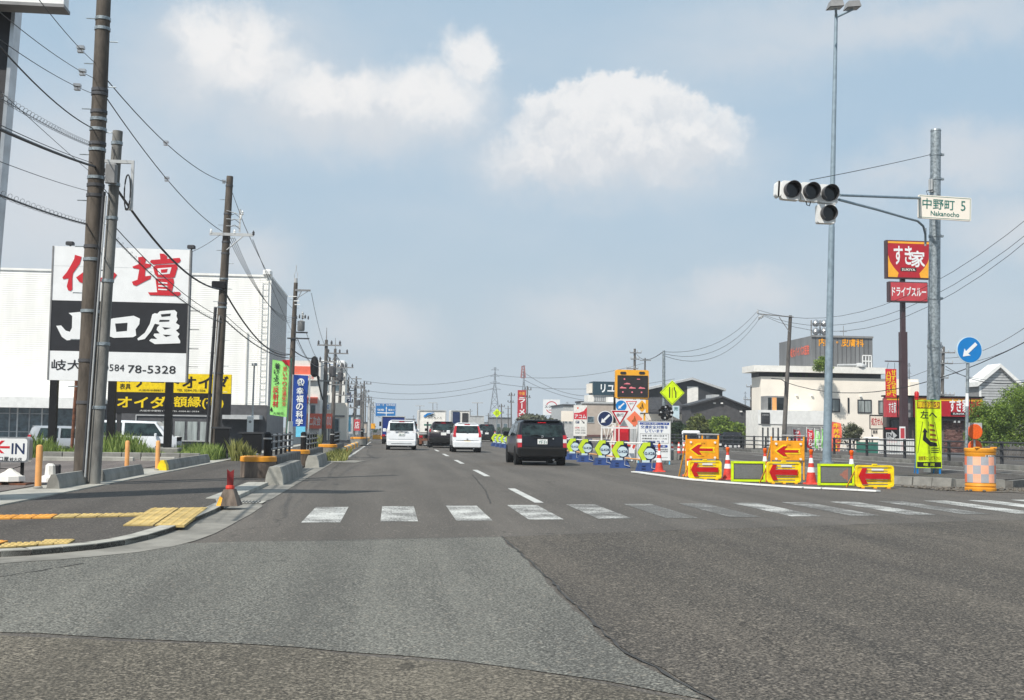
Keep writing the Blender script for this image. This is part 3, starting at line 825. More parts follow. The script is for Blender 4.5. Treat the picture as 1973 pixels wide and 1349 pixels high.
# wires coming in from the top left to the thick pole and on down the road
L0 = 8.5
wire(P(20, -75, 12), P(184, 122, Y1), .25, .012, 'uppermost thin wire running from the top left panel down to the thick brown pole', clamps=(.72,))
wire(P(-60, -28, 13), P(183, 152, Y1), .3, .012, 'thin wire reaching the thick brown pole just below its upper steel bands', clamps=(.84,))
wire(P(-60, 32, 13), P(183, 182, Y1), .3, .012, 'thin grey wire below the two upper wires left of the thick pole', clamps=(.78,))
wire(P(-60, 20, 12), P(180, 248, Y1), .5, .022, 'wavy black cable sagging from the left edge to the thick pole')
wire(P(-60, 150, 12), P(175, 280, Y1), .2, .010, 'wire wound with a wide open spiral left of the thick pole', coil=8)
wire(P(-60, 120, 12), P(172, 330, Y1), .05, .009, 'thin straight wire crossing behind the spiral wire')
wire(P(-60, 222, 12), P(185, 322, Y1), .12, .045, 'thickest black cable running from the left edge to the thick pole')
wire(P(-60, 212, 12), P(178, 314, Y1), .12, .012, 'thin wire just above the thickest black cable on the left')
wire(P(-60, 288, 12), P(170, 368, Y1), .1, .010, 'thin lone wire midway between the two black cables on the left')
wire(P(-60, 352, 12), P(168, 432, Y1), .12, .028, 'lower black cable reaching the thick pole at the height of its signboard', coil=5)
wire(P(207, 155, Y1), P(438, 352, 40.3), .35, .016, 'upper thin wire between the thick pole and the top of the second pole', clamps=(.35, .95))
wire(P(206, 190, Y1), P(428, 446, 40.3), .3, .016, 'lower thin wire from the thick pole to the crossarm of the second pole', clamps=(.38,))
wire(P(200, 325, Y1), P(428, 558, 40.3), .55, .04, 'thick black cable sagging from the thick pole to the clamp of the second pole')
wire(P(215, 430, Y1), P(430, 612, 40.3), .25, .014, 'thin upper wire of the bundle crossing the signboard')
wire(P(215, 452, Y1), P(428, 622, 40.3), .25, .018, 'spiral wound cable crossing the signboard of red characters', coil=5)
wire(P(432, 560, 40.3), P(558, 683, 63.8), .7, .045, 'thick black cable from the second pole to the pole with the transformer')
wire(P(432, 615, 40.3), P(556, 690, 63.8), .3, .03, 'spiral wound cable from the second pole down to the banner pole', coil=3)
wire(P(432, 605, 40.3), P(556, 682, 63.8), .3, .016, 'thin wire above the spiral cable between second pole and banner pole')
for k in range(4):
    wire(P(440 + k * 4, 458, 40.3), P(572, 610 + 4 * k, 63.8), .9, .014, ('uppermost', 'second', 'third', 'lowest')[k] + ' fine grey wire of the fan below the second pole crossarm', 'fan of four wires', 'wire_grey')
wire(P(447, 370, 40.3), P(470, 432, 40.3), .0, .014, 'short wire from the second pole top to its bracket')
wire(P(487, 462, 40.3), P(597, 700, 90), .4, .016, 'thin wire from the end of the second pole crossarm into the distance', None, 'wire_grey')
wire(P(470, 432, 40.3), P(570, 600, 63.8), .4, .016, 'thin wire from the second pole bracket to the transformer pole', None, 'wire_grey')
wire(P(368, 486, 40), P(425, 452, 40.3), .05, .012, 'short wire from the signboard lamp up to the second pole')
wire(P(562, 672, 63.8), P(606, 690, 84), .2, .05, 'black cable from the transformer pole to the far cable clamp')
wire(P(606, 690, 80), P(622, 770, 84), .25, .06, 'black cable hanging down to the foot of the far row of poles')
wire(P(600, 565, 63.8), P(629, 672, 84), .4, .02, 'wire from the transformer pole arm to the far steel tip', None, 'wire_grey')
wire(P(590, 640, 63.8), P(625, 700, 84), .5, .02, 'lower wire from the transformer to the far row', None, 'wire_grey')
for i, (a, b, Ya, Yb) in enumerate([((629, 672), (646, 680), 84, 96), ((648, 683), (684, 750), 96, 150), ((652, 690), (702, 742), 96, 175), ((630, 690), (660, 712), 84, 108), ((684, 750), (722, 790), 150, 230), ((702, 745), (735, 800), 175, 300), ((702, 760), (735, 806), 175, 300), ((572, 650), (628, 700), 63.8, 84)]):
    wire(P(*a, Ya), P(*b, Yb), .8, .03, 'thin dark wire between the distant left hand poles', 'wires between distant left poles', 'wire_grey')
cz = P(606, 706, 80); o = single('cable_closure', MB().lathe([(.1, 0), (.26, .2), (.3, .9), (.2, 1.35), (.06, 1.45)], (0, 0, 0), 10), 'black', 'black cable closure hanging above the blue banner', 'cable closure', loc=None); o.location = cz - Vector((0, 0, .75))

# pylon sign at the left edge
o = thing('pylon_sign', 'tall dark grey sign tower cut off by the left edge of the picture', 'sign tower', P(-60, 850, 17))
xa, xb, Y = P(-90, 0, 17).x, P(8, 300, 17).x, 17
lo_, hi_ = P(-6, 760, Y), P(30, 0, Y)
mb = MB(); 
tl = P(30, -60, Y); bl_ = P(-52, 840, Y)
mb.add([(tl.x - 1.4, Y, tl.z), (tl.x, Y, tl.z), (bl_.x, Y, 0.08), (bl_.x - 1.4, Y, .08), (tl.x - 1.4, Y + .25, tl.z), (tl.x, Y + .25, tl.z), (bl_.x, Y + .25, .08), (bl_.x - 1.4, Y + .25, .08)],
       [(3, 2, 1, 0), (4, 5, 6, 7), (0, 1, 5, 4), (1, 2, 6, 5), (2, 3, 7, 6), (3, 0, 4, 7)])
part('tower_column', mb, 'tower_grey', o)
mb = MB(); d = .055
mb.add([(tl.x + .002, Y - .02, tl.z), (tl.x + d, Y - .02, tl.z), (bl_.x + d, Y - .02, .08), (bl_.x + .002, Y - .02, .08), (tl.x + .002, Y + .27, tl.z), (tl.x + d, Y + .27, tl.z), (bl_.x + d, Y + .27, .08), (bl_.x + .002, Y + .27, .08)],
       [(3, 2, 1, 0), (4, 5, 6, 7), (0, 1, 5, 4), (1, 2, 6, 5), (2, 3, 7, 6), (3, 0, 4, 7)])
part('corner_trim', mb, 'steel', o)
x0, x1, z0, z1 = FR(-200, -150, 128, 4, 16.6)
part('sign_box', MB().box(x0, x1, 16.55, 16.8, z0, z1), 'white_paint', o)
part('sign_box_rim', MB().box(x0, x1 + .02, 16.5, 16.82, z0 - .05, z0 - .003), 'mid_grey', o)

# ------------------------------------------------------------------ big altar shop signboard
Y = 40.0
o = thing('signboard', 'large white and black roadside signboard with red characters and phone number behind the poles', 'signboard', P(222, 866, Y))
x0, x1, z0, z1 = FR(103, 478, 364, 737, Y); z0 = P(225, 735, Y).z; z1 = P(240, 480, Y).z
zb = P(230, 583, Y).z; zc = P(230, 679, Y).z
part('upper_panel', panel(x0, x1, zb, z1, Y - .25, Y), 'sign_white', o)
part('middle_panel', panel(x0, x1, zc, zb - .004, Y - .25, Y), 'sign_black', o)
part('lower_panel', panel(x0, x1, z0, zc - .004, Y - .25, Y), 'sign_white', o)
part('side_frame', MB().box(x1 + .002, x1 + .05, Y - .27, Y + .02, z0, z1), 'mid_grey', o)
part('side_frame', MB().box(x0 - .05, x0 - .002, Y - .27, Y + .02, z0, z1), 'mid_grey', o)
part('joint_strip', MB().box(x0, x1, Y - .254, Y - .2505, (zb + z1) / 2 + .25, (zb + z1) / 2 + .255), 'light_grey', o)
f = Y - .262
def fx(px): return P(px, 600, Y).x
def fz(py): return P(235, py, Y).z
def brush(mt, *polys, lay=0):                # brush lettering drawn as flat shapes on the panel
    for k, pl in enumerate(polys):
        mb = MB(); pl = [pl[i:i + 2] for i in range(0, len(pl), 2)]
        sh = lambda px, py: P(px / 4.215, 440 + py / 4.215 - .034 * (px / 4.215 - 235) * 1.0, Y)
        q = [sh(a, b) for a, b in pl]
        mb.xz([(c.x, c.z) for c in q], f - .004 - .001 * k - lay * .006, f - .001 * k - lay * .006)
        part('brush_stroke', mb, mt, o)
brush('kanji_red', (625,212,680,230,665,285,640,320,610,360,605,400,605,490,590,503,570,495,560,465,575,400,530,405,525,390,560,350,590,300,620,245), (635,395,700,350,760,240,800,250,770,340,720,420,860,400,880,345,925,350,965,385,905,465,860,430,700,450,660,430))
brush('kanji_red', (1135,250,1170,245,1200,265,1190,300,1240,310,1235,330,1195,345,1190,405,1240,400,1235,425,1180,450,1120,480,1095,470,1085,445,1130,430,1145,345,1095,335,1090,322,1140,305), (1310,225,1345,228,1370,250,1368,270,1470,265,1480,285,1465,305,1260,312,1230,290,1240,275,1315,272),
      (1255,330,1280,318,1440,315,1455,340,1430,420,1400,425,1290,415,1270,390), (1275,425,1420,430,1425,460,1405,545,1290,545,1280,460), (1215,535,1470,540,1480,555,1465,572,1230,558))
brush('sign_white', (1290,345,1405,340,1390,392,1300,395), (1300,452,1372,462,1372,472,1300,464), (1298,480,1372,488,1372,498,1298,491), (1298,508,1370,515,1370,524,1298,518), lay=1)
brush('kanji_red', (1318,355,1375,352,1368,380,1322,382), lay=2)
brush('sign_white', (475,780,515,778,550,820,585,832,602,800,604,705,575,680,700,672,705,820,760,820,765,740,800,735,805,890,560,900,520,870), (890,745,935,735,1100,720,1150,745,1145,790,1115,830,1120,880,1095,893,940,893,905,880,890,800),
      (1310,690,1430,685,1450,705,1445,735,1455,760,1440,790,1470,810,1465,835,1440,850,1470,880,1455,900,1475,935,1475,955,1270,955,1225,925,1240,910,1290,915,1260,885,1265,870,1310,870,1285,840,1290,820,1310,800,1270,790,1240,850,1190,910,1135,920,1130,905,1190,860,1230,790,1250,715,1270,705,1290,710))
brush('sign_black', (950,778,1050,775,1045,840,960,845), (1318,716,1400,712,1395,732,1325,737), (1310,760,1390,764,1385,776,1305,776), (1330,820,1400,828,1350,840), (1335,880,1405,886,1360,898), lay=1)
text('岐大店', fx(108), fx(196), fz(716), fz(696), f, 'sign_black', o, .015)
text('0584', fx(208), fx(247), fz(716), fz(703), f, 'sign_black', o, .008)
text('78-5328', fx(254), fx(345), fz(719), fz(704), f, 'sign_black', o, .01)
for px in (113, 224, 333):
    xx = fx(px); part('post', MB().box(xx - .12, xx + .12, Y - .24, Y - .02, .3, z0 - .003), 'black', o)
    part('footing', MB().box(xx - .45, xx + .45, Y - .55, Y + .35, -.1, .42, .04), 'concrete', o)
for px in (132, 366):
    part('floodlight', MB().box(fx(px) - .13, fx(px) + .13, Y - .25, Y - .02, z1 + .06, z1 + .18, .03).cyl((fx(px), Y - .1, z1), (fx(px), Y - .1, z1 + .07), .03, n=6), 'charcoal', o)
o = single('support_pipe', MB().cyl((0, 0, 0), (.12, 0, 4.5), .06, n=8), 'rust', 'thin rusty brown pipe standing behind the large signboard', 'pipe', loc=None); o.location = (P(138, 860, 42).x, 42, -.1)
# kerb tongues on side
for k, (py) in enumerate((594, 630, 667, 702)):
    xx = fx(366); zz = fz(py) - .05
    part('side_bracket', MB().box(xx, xx + .35, Y - .16, Y - .13, zz - .012, zz + .012), 'mid_grey', bpy.data.objects['signboard'])

# yellow framing shop sign
Y = 44.0
o = thing('signboard', 'yellow and black framing shop signboard partly behind the larger white one', 'signboard', P(330, 866, Y))
x0, x1, z0, z1 = FR(216, 720, 446, 798, Y); zm = P(330, 757, Y).z
part('upper_panel', panel(x0, x1, zm, z1, Y - .15, Y), 'yellow', o)
part('lower_panel', panel(x0, x1, z0, zm - .004, Y - .15, Y), 'sign_black', o)
f = Y - .157
gx = lambda px: P(px, 760, Y).x
gz = lambda py: P(330, py, Y).z
text('画材', gx(232), gx(253), gz(738), gz(727), f, 'sign_black', o, .02)
text('表具', gx(232), gx(253), gz(752), gz(741), f, 'sign_black', o, .02)
text('アートオイダ', gx(262), gx(440), gz(748), gz(724), f, 'sign_black', o, .05)
text('TEL 0584-75-1506', gx(342), gx(397), gz(754), gz(750), f, 'sign_black', o, .01)
text('大垣市中野町5丁目', gx(268), gx(330), gz(755), gz(751), f, 'sign_black', o, .01)
text('オイダ', gx(229), gx(322), gz(787), gz(765), f, 'yellow', o, .05)
text('額縁(有)', gx(337), gx(432), gz(787), gz(764), f, 'yellow', o, .04)
text('大垣市中野町1丁目 TEL 0584-81-3934', gx(272), gx(386), gz(794), gz(790.5), f, 'sign_white', o, .01)
for px in (232, 426): part('post', MB().box(gx(px) - .07, gx(px) + .07, Y - .13, Y - .02, -.3, z0), 'charcoal', o)

# ------------------------------------------------------------------ white clad warehouse shop
Y = 78.0; GB = -.42
o = thing('shop_building', 'large windowless white clad building with glazed ground floor behind the signboards', 'building', (P(250, 850, Y).x, Y, GB))
xL, xR = P(-700, 800, Y).x, P(517, 700, Y).x
zT = P(260, 527, Y).z; zB = P(250, 779, Y).z
D = 12.0
mb = MB(); nrib = 62; hh = (zT - zB) / nrib
for k in range(nrib):
    z = zB + k * hh
    mb.add([(xL, Y, z), (xR, Y, z), (xR, Y - .010, z + hh * .3), (xL, Y - .010, z + hh * .3), (xR, Y - .010, z + hh * .8), (xL, Y - .010, z + hh * .8), (xR, Y, z + hh), (xL, Y, z + hh)], [(0, 1, 2, 3), (3, 2, 4, 5), (5, 4, 6, 7)])
part('front_cladding', mb, 'cladding_white', o, label='white wall of fine horizontal ribs', stuff=True)
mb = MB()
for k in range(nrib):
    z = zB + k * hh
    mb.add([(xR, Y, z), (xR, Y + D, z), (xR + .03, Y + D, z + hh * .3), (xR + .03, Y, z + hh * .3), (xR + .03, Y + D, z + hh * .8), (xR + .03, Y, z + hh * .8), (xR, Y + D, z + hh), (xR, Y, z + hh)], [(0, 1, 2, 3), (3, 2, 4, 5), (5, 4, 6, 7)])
part('side_cladding', mb, 'light_grey', o, stuff=True)  # same white cladding; the shade on this side is put into the grey colour
part('building_core', MB().box(xL, xR - .01, Y + .01, Y + D, GB, zT - .02), 'mid_grey', o)
part('roof_coping', MB().box(xL, xR + .06, Y - .08, Y + D, zT, zT + .14), 'cladding_white', o)
part('corner_trim', MB().box(xR - .15, xR + .05, Y - .06, Y + .1, zB, zT - .003), 'cladding_white', o)
xa = P(365, 780, Y).x
part('canopy', MB().box(xL, P(205, 780, Y).x, Y - 1.6, Y - .06, zB - .35, zB + .35), 'white_paint', o)
part('shop_front', MB().box(xL, P(205, 780, Y).x, Y - .3, Y - .061, GB, zB - .36), 'glass_blue', o)
part('base_wall', MB().box(P(205, 780, Y).x, xa, Y - .25, Y - .02, GB, zB - .02), 'dark_grey', o)
for px in (0, 22, 37, 60, 84, 100): part('window_frame', MB().box(P(px, 800, Y).x - .04, P(px, 800, Y).x + .04, Y - .36, Y - .301, GB, zB - .36), 'white_paint' if px in (37, 84) else 'light_grey', o)
for py in (797, 832): part('window_frame', MB().box(P(-80, 800, Y).x, P(103, 800, Y).x, Y - .34, Y - .303, P(50, py, Y).z - .03, P(50, py, Y).z + .03), 'light_grey', o)
zz0, zz1 = P(450, 850, Y).z, P(450, 780, Y).z
part('base_wall', MB().box(xa, xR + .02, Y - .25, Y - .02, GB, zz1), 'dark_grey', o)
part('window_frame', frame_mb(P(262, 840, Y).x, P(408, 840, Y).x, P(330, 850, Y).z, P(330, 800, Y).z, Y - .34, Y - .26, .06), 'light_grey', o)
for k in range(6):
    a, b = lerp(262, 408, (k + .12) / 6), lerp(262, 408, (k + .9) / 6)
    part('window_pane', MB().box(P(a, 840, Y).x, P(b, 840, Y).x, Y - .30, Y - .251, P(330, 848, Y).z, P(330, 812, Y).z), 'window_curtain', o)
part('canopy', MB().box(P(425, 840, Y).x, P(506, 840, Y).x, Y - 2.2, Y - .26, P(460, 808, Y).z, P(460, 800, Y).z), 'light_grey', o)
part('entrance', MB().box(P(428, 840, Y).x, P(500, 840, Y).x, Y - .32, Y - .26, GB, P(460, 812, Y).z), 'charcoal', o)
part('vent_fan', MB().box(P(498, 840, Y).x, P(515, 840, Y).x, Y - .3, Y + .5, zT + .15, zT + .5, .1), 'white_paint', o)
# the vertical ladder cage
for px in (493, 506): part('ladder_rail', MB().box(P(px, 840, Y).x - .02, P(px, 840, Y).x + .02, Y - .25, Y - .2, zB + .4, zT - .1), 'off_white', o)
for k in range(20): part('ladder_rung', MB().box(P(494, 840, Y).x, P(505.5, 840, Y).x, Y - .24, Y - .21, zB + .6 + k * .42, zB + .63 + k * .42), 'off_white', o)
part('downpipe', MB().box(P(470, 840, Y).x - .04, P(470, 840, Y).x + .04, Y - .15, Y - .06, zB, zB + 5), 'off_white', o)

# ================================================================== foliage
def leaves(n, centres, size, rnd, seed=1):
    """leaf faces scattered through ellipsoid clumps: centres = (x, y, z, rx, ry, rz)"""
    g = np.random.default_rng(seed)
    c = np.array(centres, float); w = c[:, 3] * c[:, 4] * c[:, 5]; idx = g.choice(len(c), n, p=w / w.sum())
    d = g.normal(size=(n, 3)); d /= np.linalg.norm(d, axis=1)[:, None]
    rr = g.random(n) ** .45
    p = c[idx, :3] + d * c[idx, 3:] * rr[:, None]
    s = size * g.uniform(.6, 1.4, n)[:, None]
    nrm = d * .8 + g.normal(size=(n, 3)) * .7; nrm /= np.linalg.norm(nrm, axis=1)[:, None]
    u = np.cross(nrm, g.normal(size=(n, 3))); u /= np.linalg.norm(u, axis=1)[:, None]; w_ = np.cross(nrm, u)
    v = np.stack([p - u * s, p - w_ * s * .45 + nrm * s * .15, p + u * s, p + w_ * s * .45 + nrm * s * .15], 1).reshape(-1, 3)
    me = bpy.data.meshes.new('crown')
    me.vertices.add(4 * n); me.vertices.foreach_set('co', v.ravel())
    me.loops.add(4 * n); me.loops.foreach_set('vertex_index', np.arange(4 * n))
    me.polygons.add(n); me.polygons.foreach_set('loop_start', np.arange(n) * 4); me.polygons.foreach_set('loop_total', np.full(n, 4))
    me.update(calc_edges=True)
    return me
def tree(name, label, cat, x, y, z0, h, r, material, n=5000, leaf=.11, seed=1, trunk=.35, group=None, flat=1.0, nclump=14):
    g = random.Random(seed)
    o = thing(name, label, cat, (x, y, z0), 0, group)
    tr = h * trunk
    if tr > .2:
        mb = MB().cyl((0, 0, -.1), (0, 0, tr + h * .1), r * .09 + .03, r * .06 + .02, n=8)
        for k in range(5):
            a = 2 * math.pi * k / 5 + g.random(); mb.cyl((0, 0, tr), (math.cos(a) * r * .6, math.sin(a) * r * .6, tr + h * .35), r * .045 + .015, .015, n=5)
        lpart('trunk', mb, 'bark', o)
    cs = []
    cz = (h + tr) / 2; rz = (h - tr) / 2
    for k in range(nclump):
        a = g.random() * 2 * math.pi; e = g.uniform(-.9, 1); q = math.sqrt(max(0, 1 - e * e)) * g.uniform(.35, .85)
        rr = g.uniform(.28, .46)
        cs.append((math.cos(a) * q * r, math.sin(a) * q * r * flat, cz + e * rz * .72, r * rr, r * rr * flat, min(rz, r) * rr))
    cs.append((0, 0, cz, r * .55, r * .55 * flat, rz * .6))
    me = leaves(n, cs, leaf, None, seed)
    c = link('crown', me, material, o)
    return o
def bush_row(name, label, cat, x0, x1, y, z0, h, material, n, leaf, seed, depth=.8, group=None):
    g = random.Random(seed); o = thing(name, label, cat, ((x0 + x1) / 2, y, z0), 0, group)
    w = (x1 - x0) / 2; cs = []
    for k in range(max(5, int(w * 5))):
        hh = h * g.uniform(.3, .5)
        cs.append((g.uniform(-w, w), g.uniform(-depth, depth) * .4, h * g.uniform(.3, .68), h * g.uniform(.28, .45), depth * .5, hh * .8))
    link('crown', leaves(n, cs, leaf, None, seed), material, o)
    lpart('stem', MB().cyl((0, 0, -.05), (0, 0, h * .5), .05, .03, n=6).cyl((w * .5, 0, -.05), (w * .5, 0, h * .5), .05, .03, n=6).cyl((-w * .5, 0, -.05), (-w * .5, 0, h * .5), .05, .03, n=6), 'bark', o)
    return o
def grass(name, label, x0, x1, y0, y1, z, h, n, seed, material='grass_blade', top=True, bend=.35):
    g = np.random.default_rng(seed)
    x = g.uniform(x0, x1, n); y = g.uniform(y0, y1, n); hh = h * g.uniform(.45, 1.1, n) * (.75 + .35 * np.sin(x * 2.1 + y))
    a = g.uniform(0, 2 * np.pi, n); w = .012 + .01 * g.random(n); bx = np.cos(a) * hh * bend * g.random(n); by = np.sin(a) * hh * bend * g.random(n)
    ux, uy = -np.sin(a) * w, np.cos(a) * w
    z0 = np.full(n, z)
    v = np.stack([np.stack([x - ux, y - uy, z0], 1), np.stack([x + ux, y + uy, z0], 1), np.stack([x + ux * .8 + bx * .4, y + uy * .8 + by * .4, z + hh * .65], 1), np.stack([x + bx, y + by, z + hh], 1), np.stack([x - ux * .8 + bx * .4, y - uy * .8 + by * .4, z + hh * .65], 1)], 1).reshape(-1, 3)
    me = bpy.data.meshes.new(name); me.vertices.add(5 * n); me.vertices.foreach_set('co', v.ravel())
    me.loops.add(5 * n); me.loops.foreach_set('vertex_index', np.arange(5 * n))
    me.polygons.add(n); me.polygons.foreach_set('loop_start', np.arange(n) * 5); me.polygons.foreach_set('loop_total', np.full(n, 5)); me.update(calc_edges=True)
    o = link(name, me, material); o['label'] = label; o['category'] = 'grass'; o['kind'] = 'stuff'
    return o

# ================================================================== vehicles
def vehicle(label, x, y, w, L, H, paint, rake=(.06, 0, -.01, .04, .26, .36), zbelt=.92, z0=.22, cat='car', name='parked_car', rz=0, wheel=.30, hood=.95, hoodz=None,
            lights='side', plate='white', plate_txt='', glass='glass_car', rear_glass=(.16, .93), bumper=None, zg=0.0, wagon=True, group=None, roofw=.80, light_z=(.62, .98), plate_z=.78):
    o = thing(name, label, cat, (x, y, zg), rz, group)
    hw = w / 2; rw = hw * roofw; zr = H
    hz = hoodz if hoodz else zbelt + .04
    def ring(yy, hwk, rwk, zrr, zb=z0, rk=None):
        half = [(hwk * .88, zb), (hwk, zb + .12), (hwk, (zb + zbelt) / 2 + .05), (hwk * .985, zbelt), (rwk, zrr - .09), (rwk - .14, zrr)]
        ys = [yy + (rk[i] if rk else 0) for i in range(6)]
        R_ = [(a, ys[i], b) for i, (a, b) in enumerate(half)]
        return R_ + [(-a, b, c) for a, b, c in R_[::-1]]
    rings = [ring(0, hw - .05, rw - .05, zr - .03, rk=rake), ring(.07, hw - .005, rw - .01, zr - .005, rk=[r * .95 for r in rake]), ring(.5, hw, rw, zr, rk=[0, 0, 0, 0, .08, .1]),
             ring(L * .42, hw, rw, zr), ring(L - hood - .55, hw, rw - .02, zr - .05), ring(L - hood + .02, hw, hw * .93, hz + .02), ring(L - .35, hw - .02, hw * .88, hz - .08), ring(L, hw - .13, hw * .75, hz - .22)]
    mb = MB(); n = 12
    for k, rg in enumerate(rings): mb.v += rg
    for k in range(len(rings) - 1):
        for i in range(n): mb.f.append((k * n + i, (k + 1) * n + i, (k + 1) * n + (i + 1) % n, k * n + (i + 1) % n))
    for (k, flip) in ((0, 0), ((len(rings) - 1) * n, 1)):
        for i in range(5):
            q = (k + i, k + i + 1, k + n - 2 - i, k + n - 1 - i)
            mb.f.append(q[::-1] if flip else q)
    lpart('body', mb, paint, o, smooth=True)
    # rear face helper
    zs = [z0, z0 + .12, (z0 + zbelt) / 2 + .05, zbelt, zr - .12, zr - .03]
    xs = [(hw - .05) * .88, hw - .05, hw - .05, (hw - .05) * .985, rw - .05, rw - .19]
    def yat(z): return float(np.interp(z, zs, rake))
    def xat(z): return float(np.interp(z, zs, xs))
    def rearpanel(nm, xa, xb, za, zb, m, out=.012, th=.02, segs=1):
        mb = MB(); v = []
        for k in range(segs + 1):
            z = lerp(za, zb, k / segs)
            fa = min(xb, xat(z) - .015) if isinstance(xb, float) else xb; f0 = max(xa, -(xat(z) - .015))
            v += [(f0, yat(z) - out, z), (fa, yat(z) - out, z), (fa, yat(z) - out + th + .02, z), (f0, yat(z) - out + th + .02, z)]
        mb.v = v
        for k in range(segs):
            a, b = k * 4, k * 4 + 4
            mb.f += [(a, a + 1, b + 1, b), (a + 1, a + 2, b + 2, b + 1), (a + 3, a, b, b + 3)]
        mb.f += [(0, 3, 2, 1), (segs * 4, segs * 4 + 1, segs * 4 + 2, segs * 4 + 3)]
        return lpart(nm, mb, m, o)
    ga, gb = lerp(zbelt, zr - .12, rear_glass[0]), lerp(zbelt, zr - .12, rear_glass[1])
    rearpanel('rear_window', -(xat(ga) - .10), xat(ga) - .10, ga, gb, glass, .014, segs=3)
    lpart('roof_spoiler', MB().box(-rw + .12, rw - .12, rake[5] - .1, rake[5] + .2, zr - .045, zr - .012, .01), paint if paint != 'car_black' else 'car_black', o)
    rearpanel('brake_lamp', -.14, .14, zr - .105, zr - .08, 'tail_red', .03)
    lpart('wiper', MB().tube([(.05, yat(ga) - .03, ga - .02), (-.18, yat(ga + .06) - .035, ga + .05), (-.38, yat(ga + .03) - .035, ga + .03)], .010, 4), 'trim_black', o)
    for s in (-1, 1):
        if lights == 'side':
            mb = MB(); za, zb = light_z
            for (a, b, m) in ((za, lerp(za, zb, .38), 'tail_red'), (lerp(za, zb, .39), lerp(za, zb, .68), 'tail_clear'), (lerp(za, zb, .69), zb, 'tail_red')):
                p = MB(); xo = hw + .004; xi = hw - .15
                p.add([(s * xi, yat(a) - .02, a), (s * (xo - .03), yat(a) - .012, a), (s * xo, yat(a) + .15, a), (s * xi, yat(b) - .02, b), (s * (xo - .03), yat(b) - .012, b), (s * xo, yat(b) + .15, b), (s * xi, yat(a) + .15, a), (s * xi, yat(b) + .15, b)],
                      [(0, 1, 4, 3), (1, 2, 5, 4), (3, 4, 5, 7), (0, 6, 2, 1), (0, 3, 7, 6), (6, 7, 5, 2)])
                lpart('tail_light', p, m, o)
        elif lights == 'tall':
            za, zb = light_z
            p = MB(); ks = 5
            for k in range(ks + 1):
                z = lerp(za, zb, k / ks); xo = (np.interp(z, [z0, zbelt, zr - .09], [hw, hw * .985, rw])) + .006; wd = lerp(.17, .09, k / ks)
                p.v += [(s * (xo - wd), yat(z) - .02, z), (s * (xo - .03), yat(z) - .01, z), (s * xo, yat(z) + .12, z), (s * (xo - wd), yat(z) + .12, z)]
            for k in range(ks):
                a, b = 4 * k, 4 * k + 4; p.f += [(a, a + 1, b + 1, b), (a + 1, a + 2, b + 2, b + 1), (a + 3, a, b, b + 3)]
            p.f += [(0, 3, 2, 1), (4 * ks, 4 * ks + 1, 4 * ks + 2, 4 * ks + 3)]
            lpart('tail_light', p, 'tail_red', o)
        elif lights == 'wedge':
            za, zb = light_z; p = MB()
            p.add([(s * (hw - .34), yat(zb) - .022, zb - .16), (s * (hw - .03), yat(za) - .02, za + .0), (s * (hw + .004), yat(za) + .12, za), (s * (hw + .002), yat(zb) + .12, zb), (s * (hw - .045), yat(zb) - .012, zb), (s * (hw - .34), yat(zb) + .1, zb - .16)],
                  [(0, 1, 4), (1, 2, 3, 4), (0, 4, 3, 5), (0, 5, 2, 1)])
            lpart('tail_light', p, 'tail_clear' if paint == 'car_white' else 'tail_red', o)
        lpart('side_window', MB().add([(s * (hw * .985 + .004), .50, zbelt + .03), (s * (hw * .985 + .004), L * .40, zbelt + .03), (s * (rw + .008), L * .40, zr - .12), (s * (rw + .012), .66, zr - .12)], [(0, 1, 2, 3)] if s > 0 else [(3, 2, 1, 0)]), glass, o)
        lpart('side_window', MB().add([(s * (hw * .985 + .004), L * .43, zbelt + .03), (s * (hw * .985 + .004), L - hood - .15, zbelt + .03), (s * (rw + .006), L - hood - .62, zr - .14), (s * (rw + .008), L * .43, zr - .12)], [(0, 1, 2, 3)] if s > 0 else [(3, 2, 1, 0)]), glass, o)
        lpart('mirror', MB().box(min(s * (hw + .02), s * (hw + .21)), max(s * (hw + .02), s * (hw + .21)), L - hood - .55, L - hood - .43, zbelt + .0, zbelt + .17, .03), paint, o)
        for yy in (.78, L - .72):
            lpart('wheel_arch', MB().cyl((s * (hw - .22), yy, wheel), (s * (hw + .003), yy, wheel), wheel + .055, n=20), 'trim_black', o)
            wx = s * (hw - .09)
            t = lpart('wheel', MB().lathe([(wheel - .03, -.09), (wheel, -.06), (wheel, .06), (wheel - .03, .09)], (0, 0, 0), 22), 'tyre', o, smooth=True)
            t.rotation_euler = (0, R(90), 0); t.location = (wx, yy, wheel)
            rm = link('rim', MB().lathe([(wheel * .3, .02), (wheel * .6, .0), (wheel * .62, .012)], (0, 0, s * .09), 14).mesh('rim'), 'steel', t)
    by = .10 if bumper is None else .07
    lpart('bumper', MB().box(-hw + .03, hw - .03, -by, .22, z0 + .04, z0 + .33, .05), bumper or 'trim_black', o)
    lpart('tailgate_seam', MB().box(-hw + .16, hw - .16, yat(z0 + .36) - .012, yat(z0 + .36) + .02, z0 + .35, z0 + .362), 'trim_black', o)
    lpart('garnish', MB().box(-.3, .3, yat(plate_z + .1) - .028, yat(plate_z + .1) + .02, plate_z + .095, plate_z + .12, .004), 'steel' if paint != 'car_black' else 'trim_black', o)
    lpart('underbody', MB().box(-hw + .2, hw - .2, .25, L - .3, .14, z0 + .05), 'trim_black', o)
    lpart('windscreen', MB().add([(-hw * .86, L - hood - .03, hz + .045), (hw * .86, L - hood - .03, hz + .045), (rw - .1, L - hood - .52, zr - .07), (-rw + .1, L - hood - .52, zr - .07)], [(0, 1, 2, 3)]), glass, o)
